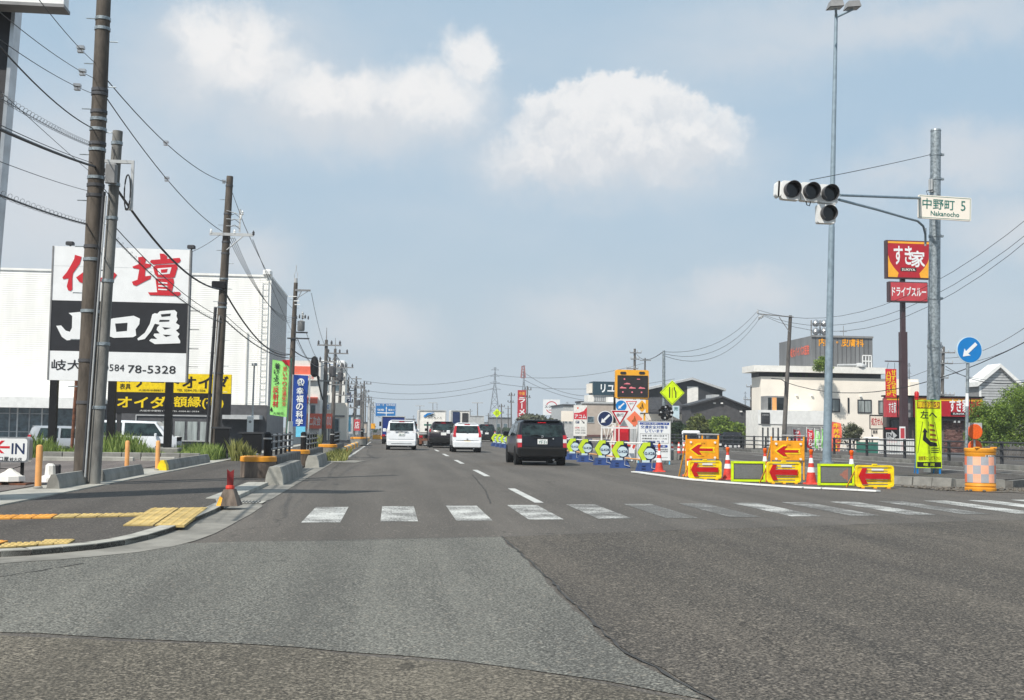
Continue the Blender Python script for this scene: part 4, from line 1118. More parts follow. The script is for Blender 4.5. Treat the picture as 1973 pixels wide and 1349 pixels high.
    if plate:
        pz = plate_z; y_ = yat(pz) - .03
        lpart('number_plate', MB().box(-.165, .165, y_ - .008, y_ + .03, pz - .083, pz + .083), 'plate_yellow' if plate == 'yellow' else 'plate', o)
        if plate_txt:
            text(plate_txt, -.13, .14, pz - .065, pz + .015, y_ - .010, 'text_green' if plate == 'white' else 'sign_black', o, .03, world=False)
    lpart('emblem', MB().disc(0, plate_z + .17, .045, yat(plate_z + .17) - .022, yat(plate_z + .17) + .02, 14), 'steel', o)
    lpart('exhaust', MB().cyl((hw * .45, -.02, .2), (hw * .45, .3, .2), .03, n=8), 'steel', o)
    return o

# black estate car nearest the camera
bc_ = G(1043, 897)
car1 = vehicle('black estate car with white number plate, nearest vehicle on the road', bc_.x, 38.0, 1.69, 4.2, 1.53, 'car_black', name='estate_car', rake=(.02, 0, 0, .04, .24, .32), zbelt=.96, z0=.28,
        roofw=.87, wheel=.30, plate_txt='75-31', light_z=(.60, 1.02), plate_z=.80, rear_glass=(.02, .9), hood=.9)
lpart('lettering', textmb(MB(), '大垣 500', -.10, .10, .83, .868, -.041, .01), 'text_green', car1)
lpart('roof_rail', MB().box(-.60, -.56, .6, 2.9, 1.53, 1.565, .01).box(.56, .60, .6, 2.9, 1.53, 1.565, .01), 'trim_black', car1)
lpart('tow_cover', MB().disc(.36, .9, .022, -.03, .0, 10), 'light_grey', car1)
# white tall minivan in the left lane
k = P(773, 868, 62)
car2 = vehicle('white minivan with dark tailgate window in the left lane', k.x, 62, 1.62, 3.7, 1.62, 'car_white', name='minivan', rake=(.02, 0, 0, .03, .14, .22), zbelt=.98, z0=.22, roofw=.86,
        lights='wedge', light_z=(.92, 1.12), plate_z=.86, rear_glass=(.12, .93), bumper='car_white', wheel=.29, hood=.7, plate_txt='28-16')
lpart('chrome_strip', MB().box(-.36, .36, -.035, -.01, .99, 1.02), 'steel', car2)
lpart('bumper_strip', MB().box(-.55, .55, -.085, -.06, .34, .37), 'steel', car2)
# white kei car
k = P(900, 871, 57.7)
car3 = vehicle('small white hatchback with yellow number plate beside the black estate car', k.x, 57.7, 1.475, 3.4, 1.50, 'car_white', name='hatchback', rake=(.02, 0, 0, .04, .3, .42), zbelt=.93, z0=.24, roofw=.80,
        lights='tall', light_z=(.78, 1.34), plate='yellow', plate_z=.50, rear_glass=(.1, .92), bumper='car_white', wheel=.27, hood=.75, plate_txt='58-07')
# dark red-black SUV
k = P(856, 862, 71)
car4 = vehicle('black sport utility car half hidden behind the small white hatchback', k.x - .1, 70.0, 1.72, 4.3, 1.62, 'car_dark_red', name='suv', rake=(.03, 0, 0, .05, .42, .55), zbelt=1.02, z0=.3, roofw=.74,
        lights='wedge', light_z=(.98, 1.16), plate_z=.86, rear_glass=(.12, .9), wheel=.34, hood=.95)
# white refrigerated box truck
def boxtruck(label, x, y, w, L, H, zbox, body, under, lines=True, name='box_truck'):
    o = thing(name, label, 'truck', (x, y, 0))
    lpart('cargo_box', MB().box(-w / 2, w / 2, 0, L - 1.6, zbox, H, .04), body, o)
    lpart('rear_frame', frame_mb(-w / 2, w / 2, zbox, H, -.05, -.003, .07), 'light_grey', o)
    lpart('cab', MB().box(-w / 2 + .08, w / 2 - .08, L - 1.55, L, .5, min(H, 2.0), .12), body, o)
    lpart('chassis', MB().box(-.4, .4, .1, L - .2, .45, zbox - .003), 'trim_black', o)
    lpart('rear_bumper', MB().box(-w / 2 + .1, w / 2 - .1, -.08, .05, .35, .5, .02), under, o)
    for s in (-1, 1):
        lpart('tail_light', MB().box(min(s * (w / 2 - .3), s * (w / 2 - .05)), max(s * (w / 2 - .3), s * (w / 2 - .05)), -.06, .06, .56, .70), 'tail_red', o)
        lpart('mud_flap', MB().box(min(s * (w / 2 - .38), s * (w / 2 - .08)), max(s * (w / 2 - .38), s * (w / 2 - .08)), .30, .33, .12, .52), 'rust' if under == 'rust' else 'trim_black', o)
        for yy in (.95, L - .9):
            t = lpart('wheel', MB().lathe([(.31, -.12), (.34, -.09), (.34, .09), (.31, .12)], (0, 0, 0), 16), 'tyre', o); t.rotation_euler = (0, R(90), 0); t.location = (s * (w / 2 - .18), yy, .34)
        lpart('mirror', MB().box(min(s * (w / 2 + .02), s * (w / 2 + .2)), max(s * (w / 2 + .02), s * (w / 2 + .2)), L - .3, L - .22, 1.3, 1.65), 'trim_black', o)
    return o
k = P(832, 862, 77)
tr = boxtruck('white refrigerated box truck with a swoosh logo on its doors', k.x, 77.0, 1.86, 5.2, 2.42, .78, 'off_white', 'rust')
for x_ in (-.32, .40):
    lpart('lift_arm', MB().box(x_ - .05, x_ + .05, -.10, -.06, .72, 1.62), 'charcoal', tr)
lpart('tail_lift', MB().box(-.85, .85, -.075, -.052, .92, 1.72), 'off_white', tr)
lpart('stripe', MB().box(-.55, .8, -.082, -.077, 1.36, 1.47), 'fence_green', tr)
sw_ = [(-.62, 2.0), (-.35, 2.2), (.1, 2.26), (.12, 2.23), (-.1, 2.16), (-.3, 2.08), (-.5, 1.92)]
lpart('logo', MB().xz(sw_, -.058, -.051), 'sign_blue', tr)
lpart('logo', MB().xz([(-.4, 1.93), (-.1, 2.12), (.2, 2.16), (.0, 2.05), (-.25, 1.96)], -.058, -.051), 'teal_dark', tr)
lpart('lettering', textmb(MB(), 'ハナキンス', -.3, .62, 1.84, 1.97, -.056, .03), 'sign_black', tr)
k = P(886, 860, 104)
tr = boxtruck('cream box truck with open dark blue rear door far ahead', k.x, 104.0, 1.75, 5.0, 2.85, .8, 'off_white', 'charcoal')
lpart('rear_door', MB().box(-.72, -.05, -.07, -.052, .9, 2.7), 'navy', tr); lpart('rear_door', MB().box(.16, .72, -.07, -.052, 1.6, 2.62), 'charcoal', tr)
k = P(757, 862, 84)
tr = boxtruck('blue box truck mostly hidden behind the white minivan', k.x, 84.0, 1.75, 5.0, 1.75 + .3, .6, 'car_blue', 'charcoal')
k = P(917, 850, 120)
tr = boxtruck('grey flatbed truck in the distance right of the cream truck', k.x, 122.0, 2.0, 6.0, 2.6, 1.1, 'light_grey', 'charcoal')
k = P(943, 850, 105)
vehicle('dark blue car far off beside the row of barriers', k.x, 108, 1.7, 4, 1.65, 'car_black', name='car', lights='side')
k = P(803, 850, 112)
vehicle('dark compact car just visible between the minivan and the box truck', k.x, 112, 1.6, 4, 1.6, 'car_black', name='car')

# parked minivans on the left forecourt (seen from the side)
def parked(label, px, py_roof, Y, L, H, W_, paint, zg, face, name='minivan'):
    k = P(px, 850, Y)
    return vehicle(label, k.x, Y, W_, L, H, paint, name=name, zbelt=H * .55, z0=.25, rz=face, zg=zg, rake=(.02, 0, 0, .04, .2, .3), roofw=.84, plate=None, hood=.5, hoodz=H * .6)
parked('white minivan parked sideways behind the grass below the yellow signboard', 170, 817, 60, 4.5, 1.78, 1.7, 'car_white', -.40, R(-90))
parked('silver car parked left of the white minivan, behind the grass', 60, 828, 62, 3.9, 1.45, 1.65, 'car_silver', -.40, R(-90), 'car')

# ================================================================== left roadside furniture
# planters, grass and edging by the signboards
grass('grass', 'long green grass growing round the signboard footings', P(85, 870, 40).x, P(436, 870, 40).x, 37.6, 41.6, .05, .50, 11000, 5)
grass('grass', 'long green grass growing round the signboard footings', P(85, 870, 40).x, P(300, 870, 40).x, 38.0, 41.6, .05, .80, 2600, 6)
o = thing('planter_edging', 'low concrete edging in front of the grass strip', 'kerb', (-14, 37.3, .09))
x = P(85, 880, 37.3).x
while x < P(352, 880, 37.3).x:
    part('edging_block', MB().box(x, x + .58, 37.15, 37.4, .05, .30, .015), 'concrete', o); x += .6
x = P(250, 880, 33).x
for n_, px in enumerate((118, 225, 305)):
    k = G(px, 888, .09)
    single('wheel_stop', MB().box(-.5, .5, -.08, .08, 0, .12, .02), 'kerb_light', ('low concrete wheel stop left of the thick brown pole', 'low concrete wheel stop between the grey pole and the first bollard', 'low concrete wheel stop behind the second pair of bollards')[n_], 'wheel stop', loc=None).location = (k.x, k.y, .09)
# long parking kerbs along the pavement
def kerbbar(label, a, b, w, h, z, material, capm=None):
    a, b = Vector(a), Vector(b); d = (b - a); L = d.length; ang = math.atan2(d.y, d.x)
    o = thing('kerb_block', label, 'kerb block', (a.x, a.y, z), ang)
    s = .07
    mb = MB(); mb.yz([(-w / 2, 0), (-w / 2 + .02, h * .55), (-w / 2 + s, h), (w / 2 - s, h), (w / 2 - .02, h * .55), (w / 2, 0)][::-1], 0, L)
    lpart('block', mb, material, o)
    if capm:
        mb = MB(); mb.yz([(-w / 2 - .005, 0), (-w / 2 + .015, h * .55), (-w / 2 + s, h + .006), (w / 2 - s, h + .006), (w / 2 - .015, h * .55), (w / 2 + .005, 0)][::-1], -.02, .28)
        lpart('end_cap', mb, capm, o)
    return o
def g2(px, py, z=.08): k = G(px, py, z); return (k.x, k.y, 0)
kerbbar('dark concrete kerb block left of the thick brown pole, its face in shade', g2(102, 941), g2(158, 931), .22, .24, .075, 'concrete')
kerbbar('long concrete kerb block right of the grey pole', g2(193, 927), g2(268, 913), .22, .22, .075, 'concrete')
kerbbar('long kerb block with bright yellow end running to the second pole', g2(312, 906), g2(398, 890), .22, .24, .075, 'concrete', 'yellow')
single('pole_collar', MB().cyl((0, 0, 0), (0, 0, .04), .3, .28, n=14), 'concrete', 'concrete collar at the foot of the grey pole', 'pole footing', loc=None).location = (P(181, 930, Y2).x, Y2, .02)
# bollards
def bollard(label, px, py, ptop, Y=None):
    k = G(px, py, .09); h = P(px, ptop, k.y).z - .09
    o = thing('bollard', label, 'bollard', (k.x, k.y, .09), 0, 'peach coloured bollards')
    lpart('post', MB().lathe([(.055, 0), (.055, h - .04), (.045, h - .01), (.02, h)], (0, 0, 0), 12), 'peach', o, smooth=True)
    lpart('base_ring', MB().lathe([(.08, 0), (.08, .015), (.056, .03)], (0, 0, 0), 12), 'concrete', o)
    return o
bollard('peach coloured bollard right of the small IN sign', 73, 940, 857)
bollard('peach coloured bollard left of a pair, under the yellow signboard', 244, 904, 849)
bollard('peach coloured bollard right of a pair, nearer the yellow kerb end', 303, 905, 849)
# IN sign
Y = 21.5
o = thing('portable_sign', 'white box sign with red arrow and IN on a low stand at the left edge', 'sign', P(30, 936, Y) * 1)
o.location.z = .09
x0, x1, z0, z1 = FR(-30, 842, 63, 890, Y)
part('sign_box', MB().xz(rrect(x0, x1, z0, z1, .06), Y - .2, Y), 'steel', o)
part('sign_face', MB().xz(rrect(x0 + .025, x1 - .035, z0 + .025, z1 - .025, .05), Y - .208, Y - .201), 'sign_white', o)
xm = lambda px: P(px, 865, Y).x
zm_ = lambda py: P(30, py, Y).z
part('arrow', MB().xz([(xm(-6), zm_(861)), (xm(10), zm_(849)), (xm(16), zm_(849)), (xm(5), zm_(859.5)), (xm(26), zm_(859.5)), (xm(26), zm_(863.5)), (xm(5), zm_(863.5)), (xm(16), zm_(873)), (xm(10), zm_(873))], Y - .212, Y - .2081), 'red', o)
text('IN', xm(30), xm(54), zm_(874), zm_(854), Y - .211, 'navy', o, .03)
text('山口屋', xm(-4), xm(25), zm_(888), zm_(879.5), Y - .211, 'sign_black', o, .02)
text('岐大店', xm(27), xm(50), zm_(888), zm_(881), Y - .211, 'sign_black', o, .01)
for px in (2, 48): part('leg', MB().box(xm(px) - .025, xm(px) + .025, Y - .13, Y - .08, .09, z0 - .002), 'trim_black', o)
part('crossbar', MB().box(xm(2), xm(48), Y - .12, Y - .09, zm_(918), zm_(914)).tube([(xm(2), Y - .1, zm_(902)), (xm(25), Y - .1, zm_(904)), (xm(48), Y - .1, zm_(897))], .006, 4), 'trim_black', o)
for px in (2, 48): part('foot', MB().box(xm(px) - .14, xm(px) + .14, Y - .35, Y + .15, .088, .12), 'rust', o)
o2 = single('sandbag', MB().lathe([(.05, 0), (.26, .03), (.25, .12), (.1, .2), (.03, .26)], (0, 0, 0), 9), 'off_white', 'crumpled white sandbag on the stand of the IN sign', 'sandbag', loc=None); o2.location = (xm(26), Y - .1, .12)
# white block & dark bottle posts by the kerb
k = G(96, 928, .09)
o = single('plinth_block', MB().lathe([(.26, 0), (.24, .08), (.1, .12), (.09, .3), (.05, .34)], (0, 0, 0), 8), 'off_white', 'small white base next to the dark kerb block', 'base', loc=None); o.location = (k.x, k.y, .09)
k = G(106, 925, .09)
o = single('marker_stub', MB().box(-.07, .07, -.05, .05, .0, .3, .02), 'sign_black', 'black marker stub with red foot behind the dark kerb block', 'marker', loc=None); o.location = (k.x, k.y + .1, .09)

# broken delineator on its wedge
k = G(440, 975, SW)
o = thing('delineator', 'broken red delineator post standing on a concrete wedge at the pavement corner', 'delineator', (k.x, k.y + .12, SW))
mb = MB(); mb.add([(-.19, -.2, 0), (.16, -.2, 0), (.19, .2, 0), (-.15, .2, 0), (-.09, -.12, .33), (.07, -.12, .33), (.09, .1, .33), (-.06, .1, .33)], [(3, 2, 1, 0), (4, 5, 6, 7), (0, 1, 5, 4), (1, 2, 6, 5), (2, 3, 7, 6), (3, 0, 4, 7)])
lpart('wedge', mb, 'drum_concrete', o)
mb = MB(); mb.add([(-.194, -.205, .0), (-.12, -.205, 0), (-.096, -.165, .16), (-.14, -.165, .2)], [(0, 1, 2, 3)]); lpart('paint_patch', mb, 'amber', o); o.scale = (.85, .85, .70)
lpart('collar', MB().lathe([(.07, 0), (.075, .03), (.07, .07), (.055, .08)], (0, 0, .33), 12), 'cone_red', o)
lpart('post', MB().add([(-.05, -.03, .4), (.05, -.03, .4), (.05, .03, .4), (-.05, .03, .4), (-.055, -.03, .74), (0.0, -.03, .68), (.06, -.03, .73), (.055, .03, .71), (0, .03, .67), (-.05, .03, .72)],
      [(0, 1, 6, 5, 4), (1, 2, 7, 6), (2, 3, 9, 8, 7), (3, 0, 4, 9), (4, 5, 8, 9), (5, 6, 7, 8)]), 'post_red', o)

# concrete end drums with walls and black rails
def drumwall(label, px, py, Yd, r, h, L, rail=True, w=.4):
    k = P(px, py, Yd)
    o = thing('barrier_wall', label, 'barrier', (k.x, Yd, SW))
    lpart('end_drum', MB().lathe([(r, 0), (r, h - .11)], (0, 0, 0), 24), 'drum_concrete' if Yd < 40 else 'concrete', o, smooth=True)
    lpart('yellow_band', MB().lathe([(r + .012, h - .11), (r + .014, h - .09), (r + .012, h - .01), (r - .03, h + .006)], (0, 0, 0), 24), 'drum_orange', o, smooth=True)
    nb = max(1, int(L / .6))
    for b in range(nb):
        lpart('wall_block', MB().box(-.05, r, r * .8 + b * .6, r * .8 + b * .6 + .585, 0, h - .02, .02), 'concrete_dark', o)
    if rail:
        x_ = r * .45
        lpart('end_post', MB().lathe([(.085, 0), (.085, .36), (.092, .365), (.092, .39), (.085, .4), (.085, .5), (.04, .54)], (x_, .15, h), 12), 'black', o, smooth=True)
        lpart('reflector_band', MB().lathe([(.095, 0), (.095, .035)], (x_, .15, h + .38), 12), 'light_grey', o)
        n = max(2, int(L / 1.2))
        for b in range(n): lpart('post', MB().box(x_ - .03, x_ + .03, .9 + b * 1.2, .96 + b * 1.2, h - .02, h + .5), 'black', o)
        for z in (.14, .30, .46): lpart('rail', MB().cyl((x_, .15, h + z), (x_, .6 + n * 1.2, h + z), .03, n=8), 'mid_grey', o)
    return o
drumwall('brown concrete drum with yellow band and black rails, nearest at the pavement edge', 497, 922, 26.0, .39, .46, 6.6)
drumwall('second concrete drum wall with yellow band, behind the nearest one', 572, 900, 34.5, .36, .44, 6.6)
drumwall('third concrete drum wall with yellow band and black rails along the left kerb', 631, 885, 46, .36, .44, 6.6)
drumwall('far small drum wall with yellow band before the kerb blocks', 690, 865, 74, .5, .5, 4.0)
kerbbar('chunky kerb block with white painted end beside the nearest drum', (-2.36, 23.75, 0), (-2.36, 29.0, 0), .36, .36, 0, 'concrete', 'kerb_light')
kerbbar('second chunky kerb block further along the gutter', (-2.30, 34.0, 0), (-2.30, 38.6, 0), .40, .34, 0, 'concrete', 'kerb_light')
kb = thing('kerb_row', 'row of yellow and white painted kerb blocks running into the distance on the left', 'kerb blocks', (-2.1, 50, 0))
for i in range(22):
    y = 50 + i * 2.6
    if 72 < y < 76: continue
    part('kerb_block', MB().box(-2.25, -2.0, y, y + 1.5, 0, .30, .05), 'amber' if i % 2 else 'kerb_light', kb)
grass('grass', 'tuft of dry grass and flowers in the gutter behind the kerb blocks', -2.5, -1.6, 40.2, 43.0, 0, .42, 900, 9, 'grass_dry', bend=.8)
grass('grass', 'yellowing weeds at the foot of the second utility pole', P(447, 840, 38).x, P(486, 840, 38).x, 37.8, 39.4, .0, .75, 800, 10, 'grass_dry', bend=.5)
grass('grass', 'green weeds behind the drum walls beside the blue banner', P(600, 840, 50).x, P(612, 840, 50).x, 50, 52, .0, .9, 500, 11, 'grass_dry')
sheet('concrete_apron', rough([(-2.2, 38.7), (-1.2, 38.7), (-.9, 41), (-2.2, 42)], .3, .02), .015, 'gutter', road)
# meter boxes and small lamp
for (px0, py0, px1, py1, Y, lab) in ((413, 826, 441, 872, 39.5, 'black cabinet standing directly right of the second utility pole'), (466, 836, 504, 874, 39.5, 'black cabinet on legs right of the weeds')):
    x0, x1, z0, z1 = FR(px0, py0, px1, py1, Y)
    o = thing('cabinet', lab, 'cabinet', ((x0 + x1) / 2, Y, .0))
    part('panel', MB().box(x0, x1, Y, Y + .12, z0, z1, .01), 'black', o)
    for f_ in (.1, .5, .9): part('leg', MB().box(lerp(x0, x1, f_) - .03, lerp(x0, x1, f_) + .03, Y + .02, Y + .08, -.02, z0), 'charcoal', o)
    part('top_rail', MB().box(x0 - .12, x1 + .06, Y - .02, Y + .14, z1 + .002, z1 + .06), 'charcoal', o)
Y = 42
o = thing('street_lamp', 'thin grey pole with small head and white meter box before the white building', 'lamp post', P(484, 862, Y)); o.location.z = 0
a, b = P(484, 862, Y), P(490, 705, Y); a.z = -.05
part('pole', MB().cyl(a, b, .04, .03, n=8), 'light_grey', o)
part('lamp_head', MB().box(b.x - .08, b.x + .1, Y - .15, Y + .05, b.z, b.z + .1, .02), 'light_grey', o)
x0, x1, z0, z1 = FR(477, 802, 489, 833, Y); part('meter_box', MB().box(x0, x1, Y - .2, Y - .05, z0, z1, .02), 'white_paint', o)
part('number_dial', MB().disc((x0 + x1) / 2, lerp(z0, z1, .65), .05, Y - .205, Y - .2, 12), 'mid_grey', o)

# banners by the road
def banner(name, label, pts, Y, material, polepx=None, cat='banner'):
    o = thing(name, label, cat, P(sum(p[0] for p in pts) / len(pts), 860, Y)); o.location.z = 0
    poly = [(P(a, b, Y).x, P(a, b, Y).z) for a, b in pts]
    # gently waved cloth
    (x0, z1), (x1, z1b), (x1b, z0b), (x0b, z0) = poly
    mb = MB(); nu, nv = 6, 10
    for j in range(nv + 1):
        for i in range(nu + 1):
            u, v = i / nu, j / nv
            x = lerp(lerp(x0, x1, u), lerp(x0b, x1b, u), v); z = lerp(lerp(z1, z1b, u), lerp(z0, z0b, u), v)
            mb.v.append((x, Y + .02 * math.sin(u * 5 + v * 3), z))
    for j in range(nv):
        for i in range(nu): a = j * (nu + 1) + i; mb.f.append((a, a + nu + 1, a + nu + 2, a + 1))
    part('cloth', mb, material, o)
    return o, poly
Y = 60
o, poly = banner('banner', 'pale green traffic safety banner hanging left of the transformer pole', [(525, 693), (558, 699), (552, 804), (520, 799)], Y, 'banner_green')
bx = lambda px: P(px, 750, Y).x
bz = lambda py: P(540, py, Y).z
text('着', bx(528), bx(538), bz(711), bz(700), Y - .04, 'sign_black', o, .04)
vtext('けよう', bx(527), bx(537), bz(742), bz(712), Y - .04, 'sign_black', o, .04)
vtext('反射材', bx(526), bx(537), bz(785), bz(744), Y - .04, 'kanji_red', o, .05)
vtext('思いやり交通安全', bx(544), bx(552), bz(782), bz(706), Y - .04, 'red', o, .03)
text('大垣市', bx(527), bx(548), bz(799), bz(794), Y - .04, 'sign_black', o, .01)
part('triangle', MB().xz([(bx(521), bz(792)), (bx(527), bz(792)), (bx(524), bz(784))], Y - .045, Y - .035), 'sign_black', o)
part('red_flag', MB().xz([(bx(541), bz(694)), (bx(557), bz(693)), (bx(557), bz(706)), (bx(549), bz(702))], Y - .05, Y - .03), 'red', o)
part('pole', MB().cyl((bx(553), Y + .05, -.3), (bx(560), Y + .05, bz(690)), .03, n=6), 'fence_green', o)
Y = 62
o, poly = banner('banner', 'tall blue banner with white characters and round emblem', [(566, 722), (594, 724), (589, 822), (562, 822)], Y, 'royal_blue')
bx = lambda px: P(px, 780, Y).x
bz = lambda py: P(578, py, Y).z
part('emblem', MB().xz([(bx(578.5) + .19 * math.cos(t_ * .35), bz(736) + .19 * math.sin(t_ * .35)) for t_ in range(18)], Y - .04, Y - .032), 'sign_white', o)
part('emblem', MB().xz([(bx(578.5) + .14 * math.cos(t_ * .35), bz(736) + .14 * math.sin(t_ * .35)) for t_ in range(18)], Y - .046, Y - .041), 'royal_blue', o)
text('R', bx(574.5), bx(583.5), bz(743), bz(731), Y - .05, 'sign_white', o, .04)
vtext('幸福の科学', bx(571), bx(584), bz(821), bz(746), Y - .04, 'sign_white', o, .06)
part('post', MB().box(bx(594), bx(597), Y, Y + .1, -.3, bz(722)), 'light_grey', o); part('post', MB().box(bx(562), bx(563.5), Y, Y + .1, -.3, bz(722)), 'light_grey', o)
x0, x1, z0, z1 = FR(570, 822, 588, 842, Y); part('lower_poster', MB().box(x0, x1, Y - .02, Y + .03, z0, z1), 'sky_blue', o)
x0, x1, z0, z1 = FR(557, 812, 567, 860, Y)
o = thing('leaning_sign', 'small white poster board on the ground left of the blue banner', 'sign', ((x0 + x1) / 2, Y - 1, 0)); part('board', MB().box(x0, x1, Y - 1.03, Y - 1, .05, z1), 'sign_white', o); part('print', MB().disc((x0 + x1) / 2, .8, .1, Y - 1.036, Y - 1.031), 'mid_grey', o)

# ---- shops beyond the banners
def block(name, label, px0, py0, px1, py1, Y, D, material, roofm=None, zg=0.0, cat='building', bands=(), wins=(), signs=(), group=None):
    x0, x1, z0, z1 = FR(px0, py0, px1, py1, Y); z0 = zg - .3
    o = thing(name, label, cat, ((x0 + x1) / 2, Y, zg), 0, group)
    part('wall', MB().box(x0, x1, Y, Y + D, z0, z1), material, o)
    if roofm: part('roof', MB().box(x0 - .15, x1 + .15, Y - .15, Y + D + .1, z1 + .002, z1 + .22), roofm, o)
    for (a, b, c, d, m) in bands:
        X0, X1, Z0, Z1 = FR(a, b, c, d, Y); part('fascia', MB().box(X0, X1, Y - .12, Y - .004, Z0, Z1), m, o)
    for (a, b, c, d) in wins:
        X0, X1, Z0, Z1 = FR(a, b, c, d, Y); w = part('window', frame_mb(X0, X1, Z0, Z1, Y - .06, Y - .003, min(.08, (X1 - X0) * .12)), 'light_grey', o)
        part('pane', MB().box(X0 + .03, X1 - .03, Y - .03, Y - .004, Z0 + .03, Z1 - .03), 'glass_blue', w)
    for (a, b, c, d, m, txt, tm) in signs:
        X0, X1, Z0, Z1 = FR(a, b, c, d, Y); part('shop_sign', MB().box(X0, X1, Y - .3, Y - .14, Z0, Z1), m, o)
        if txt: text(txt, lerp(X0, X1, .1), lerp(X0, X1, .9), lerp(Z0, Z1, .2), lerp(Z0, Z1, .8), Y - .31, tm, o, .03)
    return o
block('shop_building', 'white and coral shop with curved lettering left of the far poles', 560, 695, 616, 870, 95, 4, 'off_white', None, bands=((562, 706, 612, 722, 'coral'), (562, 765, 612, 777, 'coral')), wins=((598, 780, 608, 808), (566, 735, 596, 762)),
      signs=((592, 797, 621, 826, 'coral', '二次会', 'off_white'), (562, 722, 612, 733, 'off_white', 'スタジオ', 'coral')))
block('shop_building', 'tall pale grey shop with blue lettering along its roof', 606, 696, 664, 870, 112, 5, 'off_white', None, bands=((604, 694, 664, 712, 'sign_white'),), wins=((616, 720, 634, 755), (638, 720, 656, 755), (616, 760, 634, 790)), signs=((612, 697, 660, 709, 'sign_white', 'ーズコーポレ', 'guide_blue'),))
block('shop_building', 'low cream shop with small blue logo board behind the far poles', 606, 776, 668, 870, 99, 4, 'cream', None, bands=((608, 800, 664, 803, 'mid_grey'),), wins=((640, 806, 654, 845),), signs=((612, 778, 637, 790, 'sign_white', 'ADANO', 'guide_blue'),))
for (a, b, c, d, Y, m, lab, txt, tm, pole) in (
    (592, 797, 620, 800, 80, 'coral', None, '', '', 0),
    (628, 797, 640, 826, 84, 'coral', 'coral sign board on the far poles with white print', 'のの', 'sign_white', 1),
    (664, 758, 676, 776, 120, 'navy', 'navy sign with pale print above the far shop row', '中古', 'sign_white', 1),
    (664, 800, 676, 832, 118, 'sky_blue', 'light blue narrow sign beside the far poles', '', '', 1),
    (682, 808, 694, 830, 140, 'dull_red', 'pinkish red narrow sign right of the light blue one', '店', 'sign_white', 1),
    (714, 816, 723, 826, 150, 'amber', 'small amber sign under the blue direction board', '', '', 1),
    (718, 838, 738, 846, 116, 'amber', 'low amber arrow board beside the left lane far ahead', '', '', 1),
    (672, 836, 682, 848, 100, 'white_paint', 'little white board above the far kerb blocks', '', '', 1)):
    if lab is None: continue
    x0, x1, z0, z1 = FR(a, b, c, d, Y)
    o = thing('road_sign', lab, 'sign', ((x0 + x1) / 2, Y, 0)); part('board', MB().box(x0, x1, Y - .1, Y, z0, z1), m, o)
    part('post', MB().cyl(((x0 + x1) / 2, Y + .06, 0), ((x0 + x1) / 2, Y + .06, z1), .06, n=6), 'mid_grey', o)
    if txt: text(txt, lerp(x0, x1, .15), lerp(x0, x1, .85), lerp(z0, z1, .2), lerp(z0, z1, .8), Y - .11, tm, o, .03)
# distant low shops and town to the vanishing point
dist = [(560, 790, 600, 868, 130, 'dark_grey', 'dark low building far behind the banners'), (668, 802, 690, 858, 190, 'light_grey', 'pale low building behind the far pole row'), (690, 815, 706, 856, 240, 'beige_wall', 'beige far building left of the direction sign'),
        (705, 822, 722, 850, 300, 'dark_grey', 'dark far building under the direction sign'), (780, 808, 800, 848, 420, 'light_grey', 'grey far building above the white minivan'), (762, 818, 782, 848, 360, 'beige_wall', 'low beige far building left of the box truck'),
        (926, 815, 948, 842, 300, 'light_grey', 'pale far building above the distant cars'), (950, 806, 985, 845, 262, 'mid_grey', 'grey far building left of the ramen sign'), (900, 820, 930, 846, 380, 'dark_grey', 'dark far roofs right of the cream truck'),
        (1085, 782, 1105, 850, 158, 'light_grey', 'ribbed pale warehouse behind the red loan sign')]
for (a, b, c, d, Y, m, lab) in dist:
    block('far_building', lab, a, b, c, d, Y, 12, m, 'roof_dark', wins=((lerp(a, c, .15), lerp(b, d, .25), lerp(a, c, .4), lerp(b, d, .5)), (lerp(a, c, .55), lerp(b, d, .25), lerp(a, c, .8), lerp(b, d, .5))))
# far tree masses
for i, (a, b, c, Y, sd) in enumerate(((960, 842, 990, 250, 3), (1010, 840, 1040, 240, 4), (700, 850, 726, 260, 5), (726, 845, 760, 420, 6), (860, 845, 950, 450, 7))):
    x0, x1, _, zt_ = FR(a, b - 18, c, b, Y)
    bush_row('far_trees', ('dark trees far off left of the ramen sign', 'dark trees beyond the black estate car', 'distant trees below the direction sign', 'distant trees at the end of the road', 'long far tree line behind the trucks')[i], 'trees', x0, x1, Y, 0, zt_ + .2, 'leaf_dark', 2600, .35, sd, 2.5)

# ================================================================== far centre: direction sign, pylons, ramen sign
Y = 140
o = thing('direction_sign', 'blue overhead direction sign with white crossroads arrows on a grey post, left side', 'road sign', P(712, 850, Y)); o.location.z = 0
x0, x1, z0, z1 = FR(723, 777, 763, 803, Y)
part('board', MB().box(x0, x1, Y - .08, Y, z0, z1), 'guide_blue', o)
f = Y - .1; w, h = x1 - x0, z1 - z0
ux = lambda t: x0 + w * t
uz = lambda t: z0 + h * t
part('white_border', frame_mb(x0 + .03, x1 - .03, z0 + .03, z1 - .03, f, f + .015, .03), 'sign_white', o)
part('arrow', MB().xz([(ux(.52), uz(.05)), (ux(.55), uz(.05)), (ux(.55), uz(.24)), (ux(.9), uz(.26)), (ux(.9), uz(.32)), (ux(.55), uz(.32)), (ux(.55), uz(.6)), (ux(.575), uz(.6)), (ux(.535), uz(.76)), (ux(.495), uz(.6)), (ux(.52), uz(.6)), (ux(.52), uz(.32)), (ux(.1), uz(.32)), (ux(.1), uz(.26)), (ux(.52), uz(.24))], f, f + .02), 'sign_white', o)
text('岐阜 一宮', ux(.06), ux(.42), uz(.8), uz(.94), f, 'sign_white', o, .02); text('名神高速', ux(.52), ux(.94), uz(.8), uz(.94), f, 'sign_white', o, .02)
